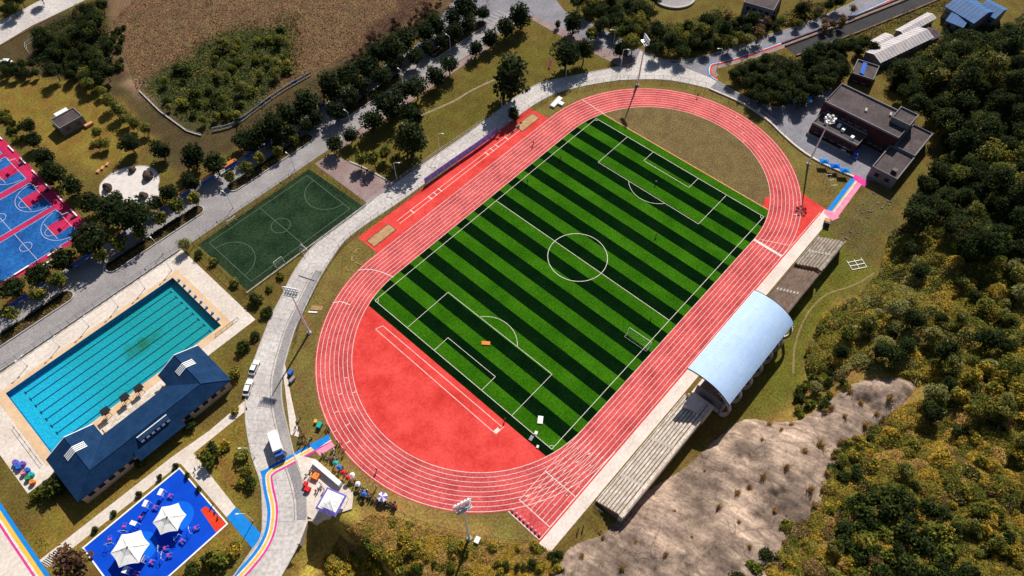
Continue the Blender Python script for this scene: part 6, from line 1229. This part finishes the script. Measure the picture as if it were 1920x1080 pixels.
# low pale road barrier gate on the ring road
# ------------------------------------------------------------ vehicles
def wheel(t, x, y, r=.33, w=.22):
    b = MB(); b.tube((x, y - w / 2, r), (x, y + w / 2, r), r, r, 14); o = b.build('wheel', 'darkmetal', t); b = MB(); s = 1 if y > 0 else -1; b.tube((x, y + s * w * .45, r), (x, y + s * w * .56, r), r * .6, r * .55, 10); b.build('rim', 'steel', o)
def car(label, px, py, rz, m='c_white', L=4.5, W=1.8, cat='car', suv=False):
    x, y = G(px, py, .6); t = thing('parked_car', label, cat, (x, y, .035), rz)
    prof = [(-L / 2, .35), (-L / 2 + .02, .75), (-L * .42, .92), (L * .20, .95), (L * .46, .78), (L / 2, .6), (L / 2, .35)]
    b = MB(); n = len(prof); V = []
    for s, k in ((-1, .96), (-1, 1.0), (1, 1.0), (1, .96)):
        pass
    for s in (-1, 1): V += [(px_, s * W / 2 * (1 - .06 * max(0, abs(px_) / (L / 2) - .7) / .3), z) for px_, z in prof]
    F = [(i, i + 1, n + i + 1, n + i) for i in range(n - 1)] + [(n - 1, 0, n, 2 * n - 1), tuple(range(n - 1, -1, -1)), tuple(range(n, 2 * n))]
    b.add(V, F); b.build('body', m, t)
    H = 1.5 if not suv else 1.75; xa, xb = (-L * .40, L * .20); ra, rb = (-L * .28, L * .06) if not suv else (-L * .38, L * .06)
    b = MB(); wb, wt = W / 2 - .06, W / 2 - .26
    b.add([(xa, -wb, .9), (xb, -wb, .93), (xb, wb, .93), (xa, wb, .9), (ra, -wt, H), (rb, -wt, H), (rb, wt, H), (ra, wt, H)], [(0, 1, 5, 4), (2, 3, 7, 6), (1, 2, 6, 5), (3, 0, 4, 7)]); b.build('windows', 'glass', t)
    b = MB(); b.box(((ra + rb) / 2, 0, H + .02), (rb - ra + .1, 2 * wt + .06, .07), 0, .03); b.build('roof', m, t)
    for sx in (-L * .31, L * .31):
        for sy in (-W / 2 + .08, W / 2 - .08): wheel(t, sx, sy)
    for s in (-1, 1):
        b = MB(); b.box((L / 2 - .04, s * W * .36, .66), (.14, .38, .14)); b.build('headlight', 'pale_metal', t); b = MB(); b.box((-L / 2 + .03, s * W * .38, .76), (.1, .3, .16)); b.build('tail_light', 'c_red', t)
        b = MB(); b.box((L * .17, s * (W / 2 + .08), .98), (.16, .2, .14)); b.build('mirror', m, t)
    return t
car('upper white saloon car parked on the ring road by the pool', 477, 689, dirpx((470, 706), (484, 674))); car('lower white saloon car parked on the ring road by the pool', 465, 727, dirpx((460, 744), (470, 712)), L=4.8)
car('silver car parked in the grey yard', 1583, 276, math.radians(15), 'pale_metal'); car('dark blue car parked beside the silver one in the grey yard', 1604, 289, math.radians(15), 'c_blue')
car('white van standing among trees at the left edge', 10, 117, math.radians(130), 'c_white', 5.2, 2.0, 'van', True)
x, y = G(520, 838, 1.2); t = thing('box_truck', 'white box truck parked on the ring road beside the crowd', 'truck', (x, y, .035), dirpx((514, 812), (528, 856)))
b = MB(); b.box((-1.0, 0, 1.95), (5.6, 2.3, 2.5), 0, .06); b.build('cargo_box', 'white', t)
b = MB(); b.add([(1.9, -1.05, .5), (3.6, -1.05, .5), (3.6, 1.05, .5), (1.9, 1.05, .5), (1.9, -1.05, 2.3), (3.0, -1.0, 2.3), (3.0, 1.0, 2.3), (1.9, 1.05, 2.3), (3.6, -1.05, 1.35), (3.6, 1.05, 1.35)], [(0, 1, 8, 5, 4), (2, 3, 7, 6, 9), (1, 2, 9, 8), (4, 5, 6, 7), (3, 0, 4, 7), (3, 2, 1, 0)]); cb = b.build('cab', 'c_blue', t)
b = MB(); b.add([(3.585, -.9, 1.42), (3.585, .9, 1.42), (3.06, .9, 2.2), (3.06, -.9, 2.2)], [(0, 1, 2, 3)]); b.build('windscreen', 'glass', cb).location = (.03, 0, .03)
b = MB(); b.box((-.2, 0, .58), (7.2, .9, .2)); b.build('chassis', 'darkmetal', t)
for sx in (-2.6, -1.6, 2.7):
    for sy in (-.95, .95): wheel(t, sx, sy, .42, .28)
for s in (-1, 1): b = MB(); b.box((3.62, s * .75, .85), (.08, .35, .22)); b.build('headlight', 'pale_metal', t)
# ------------------------------------------------------------ small terrace with canopy beside the track
slab('event_terrace', GP([(553, 852), (592, 861), (640, 903), (663, 925), (660, 952), (588, 975), (577, 968), (568, 900)]), .055, 'whitecon', 'pale concrete terrace beside the near bend')
b = MB(); wp = WALLP[1:]; b.wall(wp, .5, -9.2, .35); tag(b.build('retaining_wall', 'whitecon'), 'tall concrete retaining wall below road and terrace', 'wall')
b = MB(); b.wall(GP([(589, 868), (640, 911)]), 1.1, 0, 1.5); tag(b.build('terrace_wall', 'white'), 'long thick white wall block on the terrace beside the crowd', 'wall')
x, y = G(621, 941, 2.6); t = thing('canopy_tent', 'violet tent with a crumpled white top on the terrace', 'tent', (x, y, .055), math.radians(20))
n = 12; V = []
for j in range(n + 1):
    for i in range(n + 1):
        u, v = i / n * 2 - 1, j / n * 2 - 1; m_ = max(abs(u), abs(v)); V.append((u * 2.8, v * 2.8, 2.5 + 1.1 * (1 - m_) + .35 * (float(fbm(np.array([u * 3.0 + 5]), np.array([v * 3.0]), 3, 8)[0]) - .45)))
b = MB()
for j in range(n):
    for i in range(n):
        b.mi = 1 if max(abs((i + .5) / n * 2 - 1), abs((j + .5) / n * 2 - 1)) > .86 or (i < 2 and j < 8) else 0; q = [V[j * (n + 1) + i], V[j * (n + 1) + i + 1], V[(j + 1) * (n + 1) + i + 1], V[(j + 1) * (n + 1) + i]]; b.add(q, [(0, 1, 2, 3)])
b.build('canopy', ['c_white', 'c_purple'], t)
for s in ((-2.7, -2.7), (2.7, -2.7), (2.7, 2.7), (-2.7, 2.7)): b = MB(); b.tube((*s, 0), (*s, 2.6), .06, n=6); b.build('post', 'steel', t)
def stack(name, label, px, py, dims, m, rz=0.4, cat='crate', grp=None, k=3):
    x, y = G(px, py); t = thing(name, label, cat, (x, y, .055), rz, grp)
    for i in range(k): b = MB(); b.box((random.uniform(-.1, .1), random.uniform(-.1, .1), dims[2] * (i + .5)), (dims[0], dims[1], dims[2] * .96), random.uniform(-.15, .15), .03); b.build('box', m, t)
    return t
stack('chair_stack', 'upper stack of red plastic chairs on the terrace', 574, 909, (1.1, 1.0, .35), 'c_red', cat='chair stack'); stack('chair_stack', 'lower stack of red plastic chairs on the terrace', 578, 919, (1.2, 1.3, .35), 'c_red', cat='chair stack')
stack('carton_stack', 'orange brown cartons stacked on the terrace', 592, 894, (1.6, 2.0, .5), 'c_orange', cat='cartons', k=2); stack('equipment_box', 'green equipment box on the grass beside the track', 600, 799, (1.5, 1.2, .6), 'c_teal', cat='box', k=2); stack('equipment_box', 'small yellow box beside the green equipment box', 593, 792, (.9, .8, .4), 'c_yellow', cat='box', k=2)
stack('equipment_box', 'dark blue bundle at the foot of the ramp wall', 546, 700, (1.6, 1.0, .5), 'c_blue', cat='bundle', k=2); stack('equipment_box', 'grey blue bundle below the dark blue one', 548, 714, (1.8, .9, .5), 'c_grey', .1, cat='bundle', k=2)
for k, (zx, zy, c, lab) in enumerate([(930, 530, 'teal', 'teal sunshade beside the near bend'), (962, 570, 'blue', 'blue sunshade beside the near bend'), (1000, 615, 'red', 'upper red sunshade beside the near bend'), (1040, 665, 'red', 'lower red sunshade beside the near bend'), (1080, 640, 'white', 'upper white sunshade beside the near bend'), (1132, 722, 'white', 'lower white sunshade beside the near bend'), (1190, 815, 'blue', 'blue sunshade among the crowd below the bend'), (1360, 842, 'purple', 'large violet and white sunshade at the end of the crowd')]):
    x, y = G(zx / 4.91 + 440, zy / 4.91 + 760, 1.9); R = .7 if k < 7 else 1.3; t = thing('sunshade', lab, 'sunshade', (x, y, 0), k * .7, 'sunshades beside the near bend')
    b = MB(); b.tube((0, 0, 0), (0, 0, 2.2), .04, n=6); b.build('pole', 'steel', t)
    b = MB()
    for i in range(8):
        a0, a1 = i * PI / 4, (i + 1) * PI / 4; b.mi = i % 2 if k == 7 else 0; b.add([(0, 0, 2.3), (R * math.cos(a0), R * math.sin(a0), 1.8), (R * math.cos(a1), R * math.sin(a1), 1.8)], [(0, 1, 2)])
    b.build('cover', ['c_' + c, 'c_white'], t); b = MB(); b.tube((0, 0, 0), (0, 0, .12), .3, .25, 8); b.build('foot', 'kerb', t)
# ------------------------------------------------------------ people
def person_mesh(pose):
    J = {'pel': (0, 0, .95), 'che': (0, 0, 1.28), 'nek': (0, 0, 1.47), 'hed': (0, .02, 1.60), 'top': (0, .01, 1.72), 'ls': (-.19, 0, 1.42), 'rs': (.19, 0, 1.42)}
    if pose == 'stand': J.update(le=(-.26, .02, 1.15), lh=(-.25, .1, .90), re=(.26, .02, 1.15), rh=(.25, .1, .90), lk=(-.11, .03, .50), lf=(-.12, -.01, .07), lt=(-.13, .17, .04), rk=(.11, .03, .50), rf=(.12, -.01, .07), rt=(.13, .17, .04))
    elif pose == 'run': J.update(che=(0, .08, 1.26), nek=(0, .13, 1.45), hed=(0, .18, 1.57), top=(0, .2, 1.69), ls=(-.19, .1, 1.39), rs=(.19, .1, 1.39), le=(-.26, -.16, 1.2), lh=(-.22, .1, 1.08), re=(.26, .3, 1.2), rh=(.18, .42, 1.4), lk=(-.10, .34, .68), lf=(-.10, .22, .28), lt=(-.1, .4, .24), rk=(.10, -.10, .52), rf=(.1, -.38, .22), rt=(.1, -.34, .06))
    else:
        J = {k: (v[0], v[1], v[2] - .62) for k, v in J.items()}; J.update(le=(-.25, .1, .56), lh=(-.15, .34, .42), re=(.25, .1, .56), rh=(.15, .34, .42), lk=(-.14, .40, .46), lf=(-.14, .46, .08), lt=(-.14, .62, .04), rk=(.14, .40, .46), rf=(.14, .46, .08), rt=(.14, .62, .04))
    names = list(J); E = [('pel', 'che'), ('che', 'nek'), ('nek', 'hed'), ('hed', 'top'), ('che', 'ls'), ('ls', 'le'), ('le', 'lh'), ('che', 'rs'), ('rs', 're'), ('re', 'rh'), ('pel', 'lk'), ('lk', 'lf'), ('lf', 'lt'), ('pel', 'rk'), ('rk', 'rf'), ('rf', 'rt')]
    R = dict(pel=.15, che=.16, nek=.065, hed=.105, top=.08, ls=.075, rs=.075, le=.05, re=.05, lh=.04, rh=.04, lk=.07, rk=.07, lf=.05, rf=.05, lt=.035, rt=.035)
    me = bpy.data.meshes.new('skel'); me.from_pydata([J[k] for k in names], [(names.index(a), names.index(c)) for a, c in E], [])
    o = bpy.data.objects.new('skel', me); COL.objects.link(o); o.modifiers.new('s', 'SKIN'); sv = me.skin_vertices[0].data
    for i, k in enumerate(names): sv[i].radius = (R[k] * (1.15 if k in ('pel', 'che') else 1), R[k]); sv[i].use_root = (k == 'pel')
    ss = o.modifiers.new('u', 'SUBSURF'); ss.levels = 1; ss.render_levels = 1
    dg = bpy.context.evaluated_depsgraph_get(); out = bpy.data.meshes.new_from_object(o.evaluated_get(dg)); bpy.data.objects.remove(o); out.name = 'person_' + pose
    P = np.array([J[k] for k in names]); cat = dict(pel=1, che=0, nek=2, hed=2, top=2, ls=0, rs=0, le=0, re=0, lh=2, rh=2, lk=1, rk=1, lf=1, rf=1, lt=3, rt=3); idx = []
    for pl_ in out.polygons: c = np.array(pl_.center); idx.append(cat[names[int(np.argmin(((P - c) ** 2).sum(1)))]])
    out.materials.clear()
    for m in ('c_white', 'trouser', 'skin', 'hair'): out.materials.append(MT[m])
    out.polygons.foreach_set('material_index', idx); out.polygons.foreach_set('use_smooth', [True] * len(out.polygons)); out.update(); return out, J['hed']
PM = {k: person_mesh(k) for k in ('stand', 'run', 'sit')}
bmh = bmesh.new(); bmesh.ops.create_uvsphere(bmh, u_segments=8, v_segments=6, radius=.125)
for v in list(bmh.verts):
    v.co.z *= 1.05
    if v.co.y > .06 and v.co.z < .04: v.co.y = .03
hair_me = bpy.data.meshes.new('hair'); bmh.to_mesh(hair_me); bmh.free(); hair_me.materials.append(MT['hair'])
def person(label, x, y, rz, pose, c, grp=None, z=.05):
    me, hd = PM[pose]; o = link('person', me, None, (x, y, z), rz); tag(o, label, 'person', grp); o.material_slots[0].link = 'OBJECT'; o.material_slots[0].material = MT['c_' + c]; link('hair', hair_me, o, (hd[0], hd[1] - .035, hd[2] + .05)); return o
def pz(zx, zy): return G(zx / 4.91 + 440, zy / 4.91 + 760, .8)
CR = [(580, 130), (602, 108), (568, 165), (592, 195), (562, 210), (612, 238), (632, 262), (600, 282), (652, 300), (622, 322), (602, 345), (682, 322), (705, 290), (642, 362), (660, 335), (585, 330), (612, 300), (640, 285), (690, 345), (860, 200), (848, 185), (873, 215)]
for i, (a, c_) in enumerate(CR):
    x, y = pz(a, c_); col = ['white', 'purple', 'maroon', 'red', 'blue', 'black', 'maroon', 'pink', 'maroon', 'yellow', 'grey'][i % 11]; person('person in a ' + col + ' top in the crowd left of the blue path', x, y, random.uniform(0, 6), 'stand' if i % 3 else 'sit', col, 'crowd left of the blue path')
CR2 = [(945, 335), (962, 352), (975, 378), (995, 402), (1003, 440), (905, 398), (922, 418), (890, 420), (915, 445), (935, 470), (800, 450), (830, 470), (860, 490), (905, 510), (1000, 575), (1030, 600), (950, 620), (1100, 690), (1180, 760), (1195, 790), (1160, 830), (1215, 775), (1245, 850), (1280, 870), (1262, 822), (1310, 890), (1400, 905), (1430, 890), (1452, 912), (1478, 885), (1470, 930), (1390, 920), (1300, 750), (1225, 835), (1150, 800), (1420, 925), (1465, 900), (1485, 925)]
for i, (a, c_) in enumerate(CR2):
    x, y = pz(a, c_); col = ['black', 'black', 'orange', 'black', 'red', 'white', 'white', 'grey', 'white', 'green', 'yellow', 'maroon', 'blue'][i % 13]; person('person in a ' + col + ' top in the crowd along the outside of the near bend', x, y, random.uniform(0, 6), 'sit' if i % 2 else 'stand', col, 'crowd along the near bend', .02)
for i in range(64):
    r_ = random.Random(300 + i); q = r_.random() * 4; P5 = [(800, 440), (930, 520), (1010, 620), (1110, 700), (1200, 800)] if i % 2 else [(1150, 790), (1230, 840), (1330, 880), (1420, 905), (1490, 930)]
    a0_, a1_ = P5[int(q)], P5[int(q) + 1]; u = q - int(q); x, y = pz(a0_[0] + (a1_[0] - a0_[0]) * u + r_.uniform(-22, 22), a0_[1] + (a1_[1] - a0_[1]) * u + r_.uniform(-18, 18))
    col = ['red', 'white', 'blue', 'white', 'teal', 'purple', 'yellow', 'white', 'maroon', 'grey'][i % 10]; person('person in a ' + col + ' top in the crowd along the outside of the near bend', x, y, r_.uniform(0, 6), 'sit' if i % 3 else 'stand', col, 'crowd along the near bend', .02)
CR3 = [(700, 590), (730, 610), (715, 640), (690, 640), (760, 640), (770, 770), (800, 750), (790, 720), (745, 780), (820, 770), (650, 640), (470, 440), (455, 420)]
for i, (a, c_) in enumerate(CR3):
    x, y = pz(a, c_); col = ['white', 'orange', 'white', 'black', 'red', 'white', 'pink'][i % 7]; person('person in a ' + col + ' top on the concrete terrace or road by the tent', x, y, random.uniform(0, 6), 'stand' if i % 2 else 'sit', col, 'people on the terrace', .06)
for px, py, pose, c, rz, lab in [(706, 880, 'run', 'black', 2.0, 'runner in black on the outer lanes of the near bend'), (1000, 268, 'run', 'black', 2.3, 'runner in dark clothes on the back straight beside the jumping zone'), (1308, 179, 'run', 'black', 4.0, 'runner in black on the far bend'), (1191, 164, 'stand', 'maroon', 0, 'person in dark red below the far floodlight'), (1051, 297, 'stand', 'black', 1, 'person in black on the far left part of the pitch'), (989, 340, 'stand', 'black', 2, 'person in black near the left touchline'), (1230, 342, 'stand', 'white', 2, 'person in white in the far half of the pitch'), (1231, 440, 'stand', 'yellow', 2, 'person in yellow right of the centre circle'), (1221, 597, 'stand', 'yellow', 1, 'person in yellow near the right touchline'), (947, 786, 'stand', 'red', 1, 'person in red at the end of the near runway'),
                             (398, 944, 'stand', 'black', 1, 'person in black standing beside the playground'), (403, 957, 'sit', 'white', 1, 'person in white sitting beside the orange patch'), (408, 968, 'sit', 'yellow', 2, 'person in yellow at the orange patch'), (1085, 992, 'stand', 'black', 1, 'left person in black near the start of the straight'), (1094, 988, 'stand', 'black', 1, 'right person in black near the start of the straight'), (1127, 996, 'sit', 'red', 1, 'person in red crouching below the pale terrace')]:
    x, y = G(px, py, .8); person(lab, x, y, rz, pose, c)
# ------------------------------------------------------------ loose things on and beside the pitch
def flat(name, label, px, py, d, m, rz, cat, z=.04):
    x, y = G(px, py); b = MB(); b.box((0, 0, d[2] / 2), d, 0, min(.05, d[2] / 3)); return tag(b.build(name, m, None, (x, y, z), rz), label, cat)
flat('mat', 'orange mat lying in the near penalty area', 911, 644, (2.4, 1.2, .25), 'c_orange', -.9, 'mat'); flat('mat', 'white mat near the bottom right corner of the pitch', 1013, 788, (2.2, 1.4, .3), 'c_white', .6, 'mat'); flat('mat', 'grey mat at the near corner of the pitch', 996, 822, (1.5, .9, .25), 'c_grey', .2, 'mat'); flat('mat', 'small pale mat inside the near corner', 1005, 812, (1.0, .8, .2), 'c_white', .4, 'mat')
flat('mat', 'grey mat at the very corner of the pitch', 1008, 838, (.8, .6, .3), 'c_white', .4, 'mat')
x, y = G(1043, 193); t = thing('landing_mat', 'white cross shaped landing mat on the grass by the far bend', 'mat', (x, y, .02), math.radians(8))
b = MB(); b.box((0, 0, .35), (6.0, 1.8, .7), 0, .08); b.build('cushion', 'c_white', t); b = MB(); b.box((.4, -1.85, .3), (1.8, 1.8, .6), 0, .08); b.build('cushion', 'c_white', t)
x, y = G(1043, 113); t = thing('red_bench', 'red park bench group on the upper lawn', 'bench', (x - 3.5, y, .0), .5)
for k in range(3): b = MB(); b.box((k * 1.8 - 1.8, 0, .45), (1.5, .6, .1)); b.build('seat', 'c_maroon', t); b = MB(); b.box((k * 1.8 - 1.8, .3, .8), (1.5, .08, .6)); b.build('backrest', 'c_maroon', t); b = MB(); b.box((k * 1.8 - 1.8, 0, .2), (1.2, .4, .4)); b.build('leg', 'darkmetal', t)
for i in range(8):
    y_ = -(37.1 + 1.22 * i); t = thing('lane_marker', ORD[i] + ' white lane marker box from the inside at the sprint start', 'lane marker', (-70.6, y_, .03), 0, 'lane marker boxes at the sprint start')
    b = MB(); b.add([(-.3, -.28, 0), (.3, -.28, 0), (.3, .28, 0), (-.3, .28, 0), (-.18, -.22, .65), (.18, -.22, .65), (.18, .22, .65), (-.18, .22, .65)], [(0, 1, 5, 4), (1, 2, 6, 5), (2, 3, 7, 6), (3, 0, 4, 7), (4, 5, 6, 7)]); b.build('shell', 'white', t); b = MB(); b.box((0, 0, .68), (.3, .4, .06)); b.build('lid', 'ppink', t)
for k, (px, py, L, lab) in enumerate([(594, 578, 3.4, 'stack of pale timber planks on the grass by the left bend'), (586, 588, 2.6, 'single white plank beside the timber stack')]):
    x, y = G(px, py); t = thing('timber', lab, 'planks', (x, y, 0), math.radians(128))
    for i in range(5 if k == 0 else 2): b = MB(); b.box((0, i * .3 - .6, .1 + .05 * (i % 2)), (L, .22, .12)); b.build('plank', 'sand' if k == 0 else 'white', t)
for k, (px, py) in enumerate([(668, 470), (660, 485), (650, 505), (672, 495)]):
    x, y = G(px, py); t = thing('hurdle', ['top', 'second', 'third', 'lowest'][k] + ' pale hurdle lying in the grass inside the ring road', 'hurdle', (x, y, .03), .3 + k * .5, 'hurdles in the grass')
    b = MB(); b.box((0, 0, .12), (1.8, .12, .1)); b.build('top_bar', 'c_yellow', t)
    for s in (-.85, .85): b = MB(); b.box((s, -.4, .06), (.08, .9, .08)); b.build('leg', 'steel', t)
x, y = G(1605, 494); t = thing('goal_frame', 'pale goal frames lying on the grass behind the far terrace', 'goal frame', (x, y, .03), math.radians(-35))
for k in range(3):
    for p in ([(-2.4, k * 1.4 - 2, .08), (2.4, k * 1.4 - 2, .08)],): b = MB(); b.path(p, .12, 5); b.build('bar', 'pale_metal', t)
for s in (-2.4, 0, 2.4): b = MB(); b.path([(s, -2, .09), (s, 1.6, .09)], .12, 5); b.build('bar', 'pale_metal', t)
x, y = G(1549, 420); t = thing('equipment_cabinet', 'dark cabinet with an orange lid at the far end of the apron', 'cabinet', (x, y, .03), .3); b = MB(); b.box((0, 0, .8), (2.2, 1.8, 1.6), 0, .05); b.build('body', 'darkmetal', t); b = MB(); b.box((.2, .2, 1.66), (1.6, 1.4, .12)); b.build('lid', 'orange_edge', t)
for k in range(26):
    r = random.Random(k + 5); px, py = r.choice([(1620, 395), (1600, 440), (1640, 375), (1650, 360)]); px += r.uniform(-28, 28); py += r.uniform(-26, 26)
    x, y = G(px, py); b = MB(); b.box((0, 0, .15), (r.uniform(.3, .8), r.uniform(.25, .5), .25), 0, .06); tag(b.build('rubble_stone', 'greywall', None, (x, y, 0), r.uniform(0, 3)), 'pale lump of rubble on the grass between rainbow path and wood', 'rubble', 'rubble on the grass')
flat('cover_plate', 'white box on the slope beside the near floodlight', 895, 1014, (1.6, 1.2, 1.0), 'white', .3, 'box', float(T(895, 1014)[2]))
# gymnastics bars in the grass by the rainbow path
x, y = G(1555, 345); t = thing('exercise_bars', 'pale exercise bars in the grass beside the yard wall', 'exercise bars', (x, y, 0), .9)
for k in range(3): b = MB(); b.path([(k * 2.2 - 2.2, -1, 0), (k * 2.2 - 2.2, -1, 1.8 + .2 * k), (k * 2.2 - 2.2, 1, 1.8 + .2 * k), (k * 2.2 - 2.2, 1, 0)], .06, 5); b.build('bar_frame', 'pale_metal', t)
